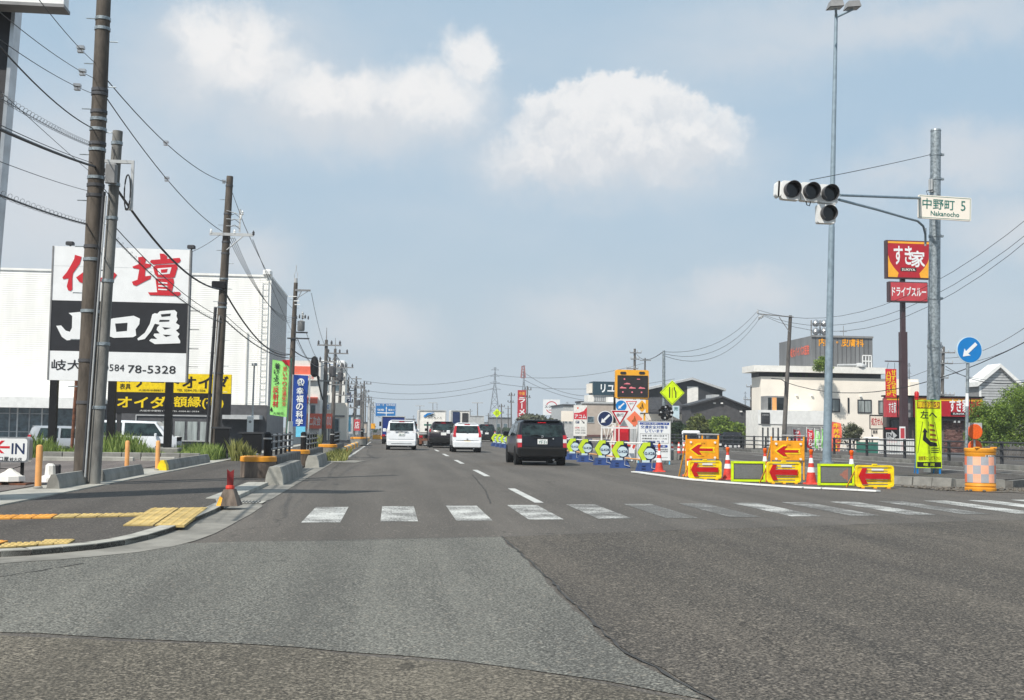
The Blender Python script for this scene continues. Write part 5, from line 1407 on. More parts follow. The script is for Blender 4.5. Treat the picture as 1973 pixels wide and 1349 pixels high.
text('瑞穂', ux(.1), ux(.42), uz(.42), uz(.58), f, 'sign_white', o, .02); text('揖斐川', ux(.62), ux(.92), uz(.42), uz(.58), f, 'sign_white', o, .02)
a = P(711, 850, Y); a.z = 0
b = P(712, 778, Y)
part('post', MB().cyl(a, b, .22, .16, n=10), 'light_grey', o)
part('arm', MB().box(b.x, x0, Y - .03, Y + .1, uz(.7), uz(.76)).box(b.x, x0, Y - .03, Y + .1, uz(.2), uz(.26)), 'light_grey', o)
Y = 190
o = thing('direction_sign', 'second smaller blue road sign seen below the first, above the blue truck', 'road sign', P(752, 850, Y)); o.location.z = 0
x0, x1, z0, z1 = FR(740, 812, 766, 820, Y); part('board', MB().box(x0, x1, Y - .06, Y, z0, z1), 'guide_blue', o); part('post', MB().cyl((x0 - .3, Y, 0), (x0 - .3, Y, z1 + .3), .12, n=8).box(x0 - .3, x0, Y - .03, Y + .05, z0 + .2, z0 + .35), 'light_grey', o)
Y = 230
o = thing('direction_sign', 'blue road sign board just above the roof of the white box truck', 'road sign', P(800, 850, Y)); o.location.z = 0
x0, x1, z0, z1 = FR(809, 794, 838, 803, Y); part('board', MB().box(x0, x1, Y - .06, Y, z0, z1), 'guide_blue', o); part('post', MB().cyl((x0 - .4, Y, 0), (x0 - .4, Y, z1 + .3), .12, n=8).box(x0 - .4, x0, Y - .03, Y + .05, z0 + .2, z0 + .35), 'light_grey', o)
# small street lights and poles in the distance
for (px, py, Y, lab) in ((809, 782, 240, 'distant street light above the white box truck'), (834, 776, 260, 'distant street light right of the truck logo'), (920, 776, 200, 'distant double armed pole right of the cream truck')):
    k = P(px, 850, Y); t = P(px, py, Y)
    o = thing('street_light', lab, 'street light', (k.x, Y, 0)); part('pole', MB().cyl((k.x, Y, 0), t, .12, .08, n=6), 'mid_grey', o)
    part('arm', MB().box(t.x - 1.0, t.x + 1.0, Y - .1, Y + .1, t.z - .1, t.z + .05), 'light_grey', o)
# extra far poles on the right
for i, (px, pt, pb, Y) in enumerate(((906, 788, 850, 330), (966, 778, 850, 236), (985, 756, 850, 216), (979, 782, 850, 262), (1016, 744, 850, 190), (1002, 790, 850, 250), (797, 800, 850, 560), (842, 777, 850, 580), (941, 796, 850, 275))):
    b = P(px, pb, Y); t = P(px, pt, Y); b.z = 0
    o = thing('utility_pole', ('slim far pole above the cream truck', 'far pole left of the ramen sign, shorter one', 'far pole standing left of the ramen sign', 'farther pole behind the small white hatchback', 'pole with insulators directly right of the ramen sign', 'dim pole behind the estate car roof', 'dim pole above the gap right of the minivan', 'dim pole above the box truck roof', 'dim pole near the small lane sign')[i], 'utility pole', b)
    part('pole_shaft', MB().cyl(b, t, .16, .1, n=6), 'pole_far', o)
    part('crossarm', MB().box(t.x - .7, t.x + .7, Y - .2, Y - .1, t.z - .7, t.z - .58), 'mid_grey', o); part('crossarm', MB().box(t.x - .5, t.x + .6, Y - .2, Y - .1, t.z - 2.0, t.z - 1.88), 'mid_grey', o)
    if px in (1016, 985, 966):
        for q in range(6): insul(o, t.x - .6 + .24 * q, Y - .15, t.z - (.6 if q % 2 else 1.9), .4, .11, 'dark_grey')
# lattice pylons
def pylon(label, px, pt, Y, wpx, mats=('steel',), arms=3, group=None, base=840):
    k = P(px, base, Y); t = P(px, pt, Y); Hh = t.z; wb = wpx / FPX * Y
    o = thing('pylon', label, 'power pylon', (k.x, Y, 0), 0, group)
    n = 9; tw = wb * .16
    def wd(f): return lerp(wb, tw, min(1, f / .72)) / 2
    legs = MB(); br = MB(); rr = max(.10, Hh * .0045)
    for sx in (-1, 1):
        for sy in (-1, 1):
            legs.cyl((sx * wd(0), sy * wd(0), 0), (sx * wd(.72), sy * wd(.72), Hh * .72), rr, n=4); legs.cyl((sx * wd(.72), sy * wd(.72), Hh * .72), (0, 0, Hh), rr * .8, n=4)
    for i in range(n):
        f0, f1 = i / n, (i + 1) / n; a, b = wd(f0), wd(f1)
        for sy in (-1, 1):
            br.cyl((-a, sy * a, f0 * Hh), (b, sy * b, f1 * Hh), rr * .5, n=4); br.cyl((a, sy * a, f0 * Hh), (-b, sy * b, f1 * Hh), rr * .5, n=4)
            br.cyl((-b, sy * b, f1 * Hh), (b, sy * b, f1 * Hh), rr * .5, n=4)
    lpart('leg', legs, mats[0], o); lpart('lattice', br, mats[0], o)
    for i in range(arms):
        z = Hh * (.96 - i * .1); L = wb * (.30 + .05 * i)
        lpart('arm', MB().cyl((-L, 0, z), (L, 0, z), rr * .8, n=4).cyl((-L, 0, z), (0, 0, z + Hh * .03), rr * .5, n=4).cyl((L, 0, z), (0, 0, z + Hh * .03), rr * .5, n=4), mats[0], o)
    return o, k.x, Hh
mat('pylon_steel', (.16, .18, .20), .6, .2, var=.1)
mat('pylon_red', (.30, .10, .09), .6, .0, var=.1)
pylon('tall lattice power pylon left of the ramen sign', 952, 708, 420, 26, ('pylon_steel',), 4)
pylon('red and white banded lattice mast rising behind the ramen sign', 1008, 704, 380, 20, ('pylon_steel',), 0)
a = P(1008, 706, 380); b = P(1008, 728, 380)
MBm = MB(); 
for s in (-1, 1):
    for q in (-1, 1): MBm.cyl((a.x + s * .35, 380 + q * .35, a.z), (b.x + s * .65, 380 + q * .65, b.z), .26, n=4)
for i in range(5): z = lerp(a.z, b.z, i / 4); MBm.box(a.x - .55, a.x + .55, 379.4, 380.6, z - .12, z + .12)
part('red_top', MBm, 'pylon_red', bpy.data.objects['pylon.001'])
pylon('small faint pylon far right behind the signal pole', 1815, 660, 330, 16, ('pylon_steel',), 3)
pylon('very faint pylon between the drive-through mast and the signal pole', 1753, 700, 460, 12, ('pylon_steel',), 3)
pylon('faint blue pylon pair right of the round sushi sign', 1092, 775, 640, 14, ('pylon_steel',), 3)
pylon('faint small pylon left of the clinic building', 1436, 755, 600, 10, ('pylon_steel',), 3)
for i, (a, b, sag) in enumerate((((700, 734), (952, 722), 2.5), ((700, 752), (952, 738), 2.5), ((690, 763), (952, 748), 2.5), ((952, 722), (1240, 700), 3), ((952, 738), (1300, 730), 3), ((1010, 718), (1160, 762), 3), ((1010, 732), (1200, 772), 3))):
    wire(P(*a, 420), P(*b, 420), sag, .10, ('highest faint power line left of the tall pylon', 'middle faint power line left of the tall pylon', 'lowest faint power line left of the tall pylon', 'upper faint power line from the tall pylon towards the right', 'lower faint power line from the tall pylon towards the right', 'upper faint line falling right from the red topped mast', 'lower faint line falling right from the red topped mast')[i], 'far power lines', 'pylon_steel')
# ramen sign
Y = 205
o = thing('ramen_sign', 'tall narrow dark red ramen sign with white vertical characters', 'sign', P(1005, 850, Y)); o.location.z = 0
x0, x1, z0, z1 = FR(997, 752, 1013, 812, Y)
part('board', MB().box(x0, x1, Y - .4, Y, z0, z1), 'deep_red', o)
text('中華', lerp(x0, x1, .15), lerp(x0, x1, .85), lerp(z0, z1, .83), lerp(z0, z1, .95), Y - .41, 'amber', o, .03)
vtext('ラーメン', lerp(x0, x1, .14), lerp(x0, x1, .86), lerp(z0, z1, .02), lerp(z0, z1, .78), Y - .41, 'sign_white', o, .06)
part('post', MB().box((x0 + x1) / 2 - .12, (x0 + x1) / 2 + .12, Y - .3, Y - .1, 0, z0), 'mid_grey', o)
# sushi sign
Y = 176
o = thing('sushi_sign', 'white square sign with red ring and black lettering above the hedge', 'sign', P(1062, 850, Y)); o.location.z = 0
x0, x1, z0, z1 = FR(1046, 770, 1078, 800, Y)
part('board', MB().box(x0, x1, Y - .5, Y, z0, z1), 'sign_white', o)
cx0, cz0, rr = (x0 + x1) / 2, (z0 + z1) / 2, (x1 - x0) * .36
for s0 in (25, 205):
    mb = MB(); v = []
    for k in range(13):
        t = R(s0 + 130 * k / 12); v += [(cx0 + rr * math.cos(t), Y - .51, cz0 + rr * math.sin(t)), (cx0 + rr * .86 * math.cos(t), Y - .51, cz0 + rr * .86 * math.sin(t))]
    mb.add(v, [(2 * k, 2 * k + 1, 2 * k + 3, 2 * k + 2) for k in range(12)]); part('red_ring', mb, 'kanji_red', o)
text('スシロー', cx0 - rr * 1.15, cx0 + rr * 1.15, cz0 - rr * .12, cz0 + rr * .28, Y - .515, 'sign_black', o, .04)
text('SUSHIRO', cx0 - rr * .5, cx0 + rr * .5, cz0 - rr * .55, cz0 - rr * .35, Y - .515, 'deep_red', o, .02)
part('post', MB().box(cx0 - .15, cx0 + .15, Y - .3, Y - .1, 0, z0), 'mid_grey', o)
k = P(1045, 850, 160); x0, x1, _, zt_ = FR(1005, 797, 1078, 830, 160)
bush_row('round_tree', 'broad rounded tree crown of brownish green above the estate car roof', 'tree', x0, x1, 160, -.5, zt_ + .5, 'leaf_hedge', 6000, .26, 21, 3)
# blank white board
Y = 152
o = thing('blank_sign', 'blank white board on dark legs left of the red loan sign', 'sign', P(1092, 860, Y)); o.location.z = 0
x0, x1, z0, z1 = FR(1081, 792, 1104, 812, Y)
part('board', MB().box(x0, x1, Y - .15, Y, z0, z1), 'cream', o)
part('post', MB().box(x0 + .3, x0 + .45, Y - .1, Y - .02, 0, z0), 'charcoal', o)
# loan sign
Y = 143
o = thing('loan_sign', 'white and red totem sign with parking pictograms beside the beige building', 'sign', P(1117, 860, Y)); o.location.z = 0
x0, x1, z0, z1 = FR(1105, 781, 1130, 840, Y); zz = lambda py: P(1117, py, Y).z
part('board', MB().box(x0, x1, Y - .25, Y, z0, z1), 'off_white', o)
f = Y - .256
part('red_panel', MB().xz([(x0, zz(808)), (x1, zz(808)), (x1, zz(784)), (lerp(x0, x1, .75), zz(792)), (lerp(x0, x1, .4), zz(795.5)), (x0, zz(796))], f, f + .005), 'red', o)
part('logo', MB().disc(lerp(x0, x1, .3), zz(786.5), .12, f, f + .005, 12), 'coral', o)
text('アコム', lerp(x0, x1, .06), lerp(x0, x1, .94), zz(806), zz(799), f - .005, 'sign_white', o, .05)
part('parking_mark', MB().box(lerp(x0, x1, .14), lerp(x0, x1, .42), f, f + .005, zz(816), zz(811)), 'navy', o)
text('P', lerp(x0, x1, .2), lerp(x0, x1, .36), zz(815), zz(811.8), f - .005, 'sign_white', o, .02)
part('arrow_mark', MB().xz(rot2([(lerp(x0, x1, .55), zz(814)), (lerp(x0, x1, .75), zz(814)), (lerp(x0, x1, .75), zz(815.5)), (lerp(x0, x1, .88), zz(813.3)), (lerp(x0, x1, .75), zz(811)), (lerp(x0, x1, .75), zz(812.6)), (lerp(x0, x1, .55), zz(812.6))], lerp(x0, x1, .72), zz(813.3), R(-45)), f, f + .005), 'sign_black', o)
for r_ in range(3):
    text(('自動', 'ATM', '契約機')[r_], lerp(x0, x1, .12), lerp(x0, x1, .45), zz(826 + r_ * 5), zz(822.5 + r_ * 5), f, ('red', 'sign_black', 'mid_grey')[r_], o, .01)
    text(('むじん', '営業中', '駐車場')[r_], lerp(x0, x1, .54), lerp(x0, x1, .9), zz(826 + r_ * 5), zz(822.5 + r_ * 5), f, 'mid_grey', o, .01)
part('post', MB().box(x0 + .1, x0 + .2, Y - .2, Y - .1, 0, z0).box(x1 - .2, x1 - .1, Y - .2, Y - .1, 0, z0), 'charcoal', o)

# beige building and the dark blue topped one
o = block('beige_shop', 'beige shop with green framed window behind the loan sign', 1128, 778, 1195, 868, 147, 3, 'beige_wall', 'light_grey', wins=((1131, 802, 1145, 815),), bands=((1128, 838, 1195, 842, 'brick'),))
o = thing('reuse_shop', 'white shop with dark teal roof sign and white katakana behind the beige shop', 'building', P(1170, 850, 152)); o.location.z = 0
Y = 152
x0, x1, z0, z1 = FR(1142, 736, 1240, 762, Y); part('roof_sign', MB().box(x0, x1, Y - .3, Y + 3, z0, z1), 'teal_dark', o)
part('sign_corner', MB().box(x0 - .35, x0 - .01, Y + .2, Y + 3, z0 + .3, z1 - .25), 'cream', o)
gx_ = lambda px: P(px, 750, Y).x
text('リユース', gx_(1157), gx_(1212), P(1170, 756, Y).z, P(1170, 741, Y).z, Y - .31, 'sign_white', o, .06)
part('wall', MB().box(gx_(1133), gx_(1240), Y, Y + 3, -.6, z0 - .01), 'off_white', o)
part('louvre', MB().box(gx_(1144), gx_(1182), Y - .08, Y - .004, P(1150, 773, Y).z, P(1150, 764, Y).z), 'light_grey', o)
for q in range(9): part('louvre_slat', MB().box(gx_(1146 + q * 4), gx_(1147 + q * 4), Y - .12, Y - .081, P(1150, 773, Y).z, P(1150, 764, Y).z), 'mid_grey', o)
part('awning', MB().box(gx_(1148), gx_(1186), Y - 1.2, Y - .02, P(1150, 776, Y).z, P(1150, 773.5, Y).z), 'mid_grey', o)
part('annex', MB().box(gx_(1164), gx_(1180), Y - 3, Y - 1.3, -.3, P(1150, 766, Y).z), 'off_white', o)
block('small_house', 'little dark roofed house left of the reuse shop', 1116, 776, 1140, 850, 160, 3, 'light_grey', 'roof_dark')

# black gabled hall
Y = 112
o = thing('dark_hall', 'large charcoal gabled hall with a white wall panel behind the diamond sign', 'building', P(1330, 850, Y)); o.location.z = 0
pl = [(P(a, b, Y).x, P(a, b, Y).z) for a, b in ((1246, 752), (1332, 732), (1392, 753), (1392, 790))] + [(P(1392, 840, Y).x, -.6), (P(1246, 840, Y).x, -.6)]
part('wall', MB().xz(pl, Y, Y + 3), 'charcoal', o)
def bar3(a, b, Y, y0, y1, t): 
    A, B = P(*a, Y), P(*b, Y); return MB().xz([(A.x, A.z), (B.x, B.z), (B.x, B.z + t), (A.x, A.z + t)], y0, y1)
part('roof', bar3((1240, 753), (1332, 732), Y, Y - .5, Y + 3.2, .22), 'light_grey', o); part('roof', bar3((1332, 732), (1396, 754), Y, Y - .5, Y + 3.2, .22), 'light_grey', o)
x0, x1, z0, z1 = FR(1324, 741, 1345, 795, Y); part('white_panel', MB().box(x0, x1, Y - .05, Y - .003, z0, z1 - .2), 'off_white', o)
Y = 98
o = thing('dark_hall', 'lower charcoal gabled shed in front of the tall hall, left of the clinic', 'building', P(1385, 850, Y)); o.location.z = 0
pl = [(P(a, b, Y).x, P(a, b, Y).z) for a, b in ((1330, 782), (1390, 766), (1450, 790))] + [(P(1450, 840, Y).x, -.6), (P(1330, 840, Y).x, -.6)]
part('wall', MB().xz(pl, Y, Y + 3), 'dark_grey', o)
part('roof', bar3((1326, 783), (1390, 766), Y, Y - .4, Y + 3.2, .14), 'roof_dark', o); part('roof', bar3((1390, 766), (1452, 791), Y, Y - .4, Y + 3.2, .14), 'roof_dark', o)
x0, x1, z0, z1 = FR(1378, 763, 1392, 768, Y); part('roof_vent', MB().box(x0, x1, Y + 1, Y + 3, z0, z1 + .15), 'light_grey', o)
for px, py in ((1376, 777), (1390, 777), (1427, 793)): k = P(px, py, Y); part('wall_lamp', MB().bc((k.x, Y - .1, k.z), (.2, .15, .12)), 'white_paint', o)
# traditional tiled house
Y = 102
o = thing('tiled_house', 'old house with dark tiled eaves behind the rotating lamp cluster', 'house', P(1290, 860, Y)); o.location.z = 0
x0, x1, z0, z1 = FR(1250, 798, 1322, 868, Y); part('wall', MB().box(x0, x1, Y, Y + 4, -.6, z1), 'cream', o)
for (a, b, c, d, e) in ((1244, 776, 1318, 792, 8), (1250, 806, 1322, 818, 8)):
    p0, p1 = P(a, b, Y), P(c, d, Y); 
    mb = MB(); n = 24
    for q in range(n): 
        xa, xb = lerp(p0.x, p1.x, q / n), lerp(p0.x, p1.x, (q + .86) / n)
        mb.add([(xa, Y - 1.0, p1.z), (xb, Y - 1.0, p1.z), (xb, Y + 2.4, p0.z + .5), (xa, Y + 2.4, p0.z + .5), ((xa + xb) / 2, Y - 1.0, p1.z + .09), ((xa + xb) / 2, Y + 2.4, p0.z + .6)], [(0, 1, 4), (1, 2, 5, 4), (0, 4, 5, 3), (2, 3, 5)])
    part('tiled_roof', mb, 'roof_dark', o, stuff=True)
    part('eaves_board', MB().box(p0.x, p1.x, Y - 1.05, Y - 1.0, p1.z - .15, p1.z), 'dark_grey', o)
part('dark_band', MB().box(x0, x1, Y - .05, Y - .003, P(1290, 832, Y).z, P(1290, 826, Y).z), 'sign_black', o)
x0, x1, z0, z1 = FR(1296, 782, 1309, 805, Y - 3)
o = thing('banner', 'white hanging banner with green characters by the tiled house', 'banner', ((x0 + x1) / 2, Y - 3, 0))
part('cloth', MB().add([(x0, Y - 3, z0 + .15), (x1, Y - 3, z0 - .15), (x1, Y - 3, z1), (x0, Y - 3, z1)], [(0, 1, 2, 3)]), 'disc_pale', o); text('売', lerp(x0, x1, .2), lerp(x0, x1, .8), lerp(z0, z1, .6), lerp(z0, z1, .9), Y - 3.01, 'text_green', o)
part('pole', MB().cyl((x0 - .03, Y - 3, 0), (x0 - .03, Y - 3, z1 + .1), .03, n=6), 'light_grey', o)
# shrubs
Y = 90
for i, (a, b, top, sd, m, lab) in enumerate(((1318, 1372, 798, 31, 'leaf_olive', 'yellowish green tree over the white truck'), (1358, 1414, 803, 32, 'leaf', 'bright green tree right of the yellowish one'), (1395, 1440, 812, 33, 'leaf', 'green tree next to the clinic wall'), (1288, 1330, 812, 34, 'leaf_dark', 'dark bush left of the yellowish green tree'))):
    x0, x1, _, zt_ = FR(a, top, b, 860, Y + i)
    tree('roadside_tree', lab, 'tree', (x0 + x1) / 2, Y + i, -.5, zt_ + .5, (x1 - x0) / 2 * 1.1, m, 5200, .12, sd, .05, None, .6, 18)

# ---- clinic
Y = 84
zg = .1
o = thing('clinic', 'cream two storey clinic with grey rooftop sign block and orange characters', 'building', P(1600, 870, Y)); o.location.z = zg
q = lambda px: P(px, 780, Y).x
def z_(py, px=1600): return P(px, py, Y).z
x0, x1 = q(1466), q(1770)
part('wall', MB().box(x0, x1, Y, Y + 2.2, -.6, z_(728)), 'cream', o)
part('rear_wall', MB().box(q(1545), x1, Y + 2.21, Y + 12, -.6, z_(728)), 'cream', o)
part('parapet_fascia', MB().box(q(1450), q(1706), Y - .35, Y + 2.6, z_(719), z_(707)), 'off_white', o)
part('recess', MB().box(q(1466), q(1703), Y + .5, Y + 2.3, z_(728) + .003, z_(719) - .003), 'charcoal', o)
part('side_wing', MB().box(q(1752), q(1769), Y - .2, Y + 3, -.6, z_(733)), 'cream', o)
part('low_wing', MB().box(q(1437), q(1562), Y - 3, Y - .02, -.6, z_(792, 1500)), 'off_white', o)
part('wing_band', MB().box(q(1437) - .05, q(1562), Y - 3.06, Y - 3.004, z_(818, 1500), z_(792, 1500)), 'white_paint', o)
part('plaque', MB().box(q(1441), q(1457), Y - 3.12, Y - 3.064, z_(817, 1450), z_(796, 1450)), 'charcoal', o)
text('診療時間', q(1443), q(1455), z_(802, 1450), z_(799, 1450), Y - 3.13, 'light_grey', o, .01)
for k in range(4): part('slot_window', MB().box(q(1443.5 + 9.5 * k), q(1446 + 9.5 * k), Y - 3.03, Y - 3.003, z_(862, 1460), z_(824, 1460)), 'charcoal', o)
part('porch', MB().add([(q(1480), Y - 3.02, z_(821, 1500)), (q(1561), Y - 3.02, z_(821, 1500)), (q(1561), Y - 3.02, z_(870, 1500)), (q(1500), Y - 3.02, z_(870, 1500))], [(3, 2, 1, 0)]), 'mid_grey', o)
part('upper_bay', MB().box(q(1466), q(1502), Y - 1.4, Y - .003, z_(792, 1480), z_(764, 1480)), 'mid_grey', o)
for a, b, m in ((1468, 1474, 'glass_dark'), (1476, 1484, 'peach'), (1485, 1499, 'glass_dark')): part('window', MB().box(q(a), q(b), Y - 1.44, Y - 1.404, z_(792, 1480), z_(767, 1480)), m, o)
for (a, b, c, d) in ((1602, 768, 1618, 794), (1652, 769, 1679, 795), (1692, 770, 1702, 796), (1633, 766, 1636, 795)):
    w = part('window', frame_mb(q(a), q(b if False else c), z_(d), z_(b), Y - .06, Y - .003, .07), 'charcoal', o)
    part('pane', MB().box(q(a) + .06, q(c) - .06, Y - .035, Y - .003, z_(d) + .06, z_(b) - .06), 'window_curtain', w)
    if c - a > 20: part('mullion', MB().box((q(a) + q(c)) / 2 - .03, (q(a) + q(c)) / 2 + .03, Y - .055, Y - .036, z_(d) + .07, z_(b) - .07), 'charcoal', w)
for px in (1535, 1564, 1658, 1750): part('wall_lamp', MB().bc((q(px), Y - .08, z_(763)), (.16, .14, .1)), 'white_paint', o)
# rooftop block: two faces meeting at a corner
A, B, C = P(1521, 662, Y + 6.5), P(1563, 647, Y + 1.5), P(1678, 652, Y + 1.8)
zb_ = z_(704)
Az, Bz = P(1521, 662, Y + 6.5).z, P(1563, 647, Y + 1.5).z
zt_ = Bz
mb = MB(); mb.xy([(A.x, Y + 6.5), (B.x, Y + 1.5), (C.x, Y + 1.5), (C.x, Y + 9), (A.x, Y + 9)], zb_, zt_)
part('rooftop_block', mb, 'clinic_grey', o)
part('roof_edge', MB().box(B.x, C.x + .03, Y + 1.4, Y + 1.5, zt_ - .1, zt_ + .05), 'mid_grey', o)
Yq = Y + 1.48
w = lambda px: P(px, 660, Yq).x
text('内科・皮膚科', w(1578), w(1664), P(1600, 667, Yq).z, P(1600, 652, Yq).z, Yq, 'orange', o, .05)
for i_ in range(1, 14): xx = lerp(B.x, C.x, i_ / 14); part('cladding_seam', MB().box(xx - .015, xx + .015, Y + 1.47, Y + 1.497, zb_, zt_ - .11), 'dark_grey', o)
# lettering on the oblique face
dv = Vector((B.x - A.x, -5.0, 0)); L = dv.length; ang = math.atan2(dv.y, dv.x)
me = textmb(MB(), '岐大バイパス医院', .35, L - .4, 0, .75, -.03, .04).mesh('lettering'); t_ = link('lettering', me, 'coral', o); t_.location = Vector((A.x, Y + 6.5, lerp(zb_, zt_, .40))) - o.location; t_.rotation_euler = (0, 0, ang)
for (px, py) in ((1572, 623), (1588, 623), (1572, 639), (1588, 639)):
    k = P(px, py, Y + 3); part('water_tank', MB().lathe([(.05, -.3), (.22, -.2), (.3, 0), (.22, .2), (.05, .3)], (k.x, k.y, k.z), 12), 'steel', o, smooth=True)
for px in (1563, 1580, 1597): k = P(px, 617, Y + 3.4); part('tank_rack', MB().box(k.x - .04, k.x + .04, k.y - .04, k.y + .04, zt_, k.z), 'mid_grey', o)
k = P(1625, 645, Y + 4); part('aerial', MB().cyl((k.x, k.y, zt_), (k.x, k.y, zt_ + 1.1), .025, n=5).box(k.x - .3, k.x + .3, k.y - .02, k.y + .02, zt_ + .6, zt_ + .64), 'mid_grey', o)
for px in (1666, 1672, 1678, 1683): part('ladder_cage', MB().box(q(px) - .03, q(px) + .03, Y + .3, Y + .36, z_(708), z_(683)), 'white_paint', o)
part('ladder_cage', MB().box(q(1666), q(1683), Y + .28, Y + .3, z_(684), z_(682)).box(q(1666), q(1683), Y + .28, Y + .3, z_(695), z_(693)), 'white_paint', o)
part('roof_pipe', MB().cyl((q(1612), Y - .2, z_(704)), (q(1650), Y - .2, z_(703)), .1, n=8).lathe([(.5, 0), (.45, .15), (.2, .3)], (q(1657), Y, z_(706)), 12), 'light_grey', o)
x0, x1, _, zt_ = FR(1562, 690, 1606, 728, Y - 1)
c_ = tree('rooftop_tree', 'rounded green shrub on the clinic balcony beside the lamp post', 'shrub', P(1584, 700, Y - 1.4).x, Y - 1.4, z_(728), z_(688) - z_(728), .95, 'leaf', 3600, .06, 41, .1, nclump=10)
bush_row('balcony_planting', 'low dark planting along the clinic balcony edge', 'plants', q(1504), q(1560), Y + .1, z_(728), .35, 'leaf_dark', 900, .05, 42, .3)
x0, x1 = q(1572), q(1612); tree('topiary', 'dark clipped round shrub by the clinic entrance', 'shrub', q(1572), Y - 6, -.5, P(1575, 808, Y - 6).z + .5, .8, 'leaf_dark', 2200, .05, 43, .3, nclump=8)
tree('flowering_tree', 'small sparse tree with whitish foliage in front of the clinic windows', 'tree', P(1645, 870, 75).x, 75, .1, P(1645, 818, 75).z - .1, .75, 'leaf_hedge', 900, .10, 44, .3, nclump=12)

# nobori flags and pharmacy sign
for (a, b, c, d, m, lab, t1_, tm) in ((1528, 827, 1541, 866, 'dull_red', 'red fluttering flag with white print left of the lamp post', 'セール', 'sign_white'), (1555, 826, 1566, 862, 'red', 'bright red flag between red and green flags', 'こだわり', 'sign_white'),
        (1570, 828, 1578, 862, 'banner_green', 'green flag next to the red flags', '野菜', 'sign_white'), (1583, 826, 1590, 862, 'banner_green', 'second green flag just left of the lamp post', '定食', 'sign_white'), (1601, 812, 1620, 872, 'coral', 'tall orange red flag right of the lamp post', '牛丼カレー', 'yellow')):
    Yb = 66; x0, x1, z0, z1 = FR(a, b, c, d, Yb)
    o = thing('nobori_flag', lab, 'flag', (x0, Yb, .1)); mb = MB()
    for j in range(9):
        for i in range(3): u, v = i / 2, j / 8; mb.v.append((lerp(x0, x1, u) + .05 * math.sin(v * 5), Yb + .05 * math.sin(u * 3 + v * 6), lerp(z1, z0, v) - .1 * u))
    for j in range(8):
        for i in range(2): a_ = j * 3 + i; mb.f.append((a_, a_ + 3, a_ + 4, a_ + 1))
    part('cloth', mb, m, o); part('pole', MB().cyl((x0 - .02, Yb, .1), (x0 - .02, Yb, z1 + .1), .018, n=5).box(x0 - .02, x1, Yb - .01, Yb + .01, z1 + .01, z1 + .03), 'white_paint', o)
    vtext(t1_, lerp(x0, x1, .2), lerp(x0, x1, .8), lerp(z0, z1, .05), lerp(z0, z1, .95), Yb - .08, tm, o, .05)
Y = 72
o = thing('pharmacy_sign', 'pale pink pharmacy sign board with red characters in front of the restaurant', 'sign', P(1690, 870, Y)); o.location.z = .1
x0, x1, z0, z1 = FR(1675, 801, 1712, 826, Y); part('board', MB().box(x0, x1, Y - .12, Y, z0, z1), 'cream', o); part('frame', frame_mb(x0 - .05, x1 + .05, z0 - .05, z1 + .05, Y - .14, Y - .125, .06), 'charcoal', o)
text('処方せん受付', lerp(x0, x1, .06), lerp(x0, x1, .96), lerp(z0, z1, .25), lerp(z0, z1, .85), Y - .13, 'dull_red', o, .05)
x0, x1, z0, z1 = FR(1679, 827, 1690, 838, Y); part('lower_board', MB().box(x0, x1, Y - .12, Y, z0, z1), 'cream', o); text('薬局', lerp(x0, x1, .1), lerp(x0, x1, .9), lerp(z0, z1, .2), lerp(z0, z1, .8), Y - .13, 'sign_black', o)
part('post', MB().box(x0, x0 + .08, Y - .08, Y, .1, P(1690, 826, Y).z), 'charcoal', o)

# ---- beef bowl restaurant
Y = 70
o = thing('restaurant', 'low brick restaurant with red and yellow fascia signs on the right', 'restaurant', P(1800, 880, Y)); o.location.z = .1
q = lambda px: P(px, 790, Y).x
z_ = lambda py: P(1790, py, Y).z
part('wall', MB().box(q(1716), q(1893), Y + .3, Y + 1.2, -.05, z_(768)), 'mortar', o)
part('rear_wall', MB().box(q(1858), q(1893), Y + 1.21, Y + 9, -.05, z_(768)), 'mortar', o)
# brick courses on the pier right of the yellow notice
br = MB().box(0, .21, -.03, .1, 0, .062).mesh('brick')
br2 = br.copy(); br.materials.append(MATS['brick']); br2.materials.append(MATS['brick_pale'])
cnt = 0
xb0, xb1 = q(1822), q(1862)
row = 0; zz = .12
bm_ = MB(); bp_ = MB()
while zz < z_(806):
    xx = xb0 + (.11 if row % 2 else 0)
    while xx < xb1 - .2:
        (bm_ if random.random() < .6 else bp_).box(xx, xx + .205, Y + .26, Y + .31, zz, zz + .06); xx += .22
    row += 1; zz += .075
part('brickwork', bm_, 'brick', o, stuff=True); part('brickwork', bp_, 'brick_pale', o, stuff=True)
for (a, c) in ((1705, 1744), (1758, 1800), (1802, 1890)):
    part('fascia_panel', MB().box(q(a), q(c), Y - .25, Y + .2, z_(805 if a < 1800 else 802), z_(766)), 'deep_red' if a > 1750 else 'dull_red', o)
    part('yellow_strip', MB().box(q(a) + .02, q(c) - .02, Y - .262, Y - .253, z_(772.5), z_(767.5)), 'amber', o)
part('fascia_cap', MB().box(q(1703), q(1892), Y - .35, Y + .4, z_(766) + .002, z_(763)), 'trim_black', o)
part('fascia_gap', MB().box(q(1744) + .01, q(1758) - .01, Y - .1, Y + .2, z_(805), z_(766)), 'mid_grey', o)
for px in (1726, 1801, 1866): part('fascia_joint', MB().box(q(px) - .03, q(px) + .03, Y - .275, Y - .2521, z_(804), z_(766)), 'trim_black', o)
text('すき家', q(1709), q(1723), z_(797), z_(776), Y - .27, 'sign_white', o, .03)
text('カレー', q(1729), q(1742), z_(799), z_(777), Y - .27, 'amber', o, .03)
text('牛', q(1763), q(1775), z_(799), z_(777), Y - .27, 'amber', o, .04)
text('すき家', q(1826), q(1862), z_(793), z_(768), Y - .27, 'sign_white', o, .05)
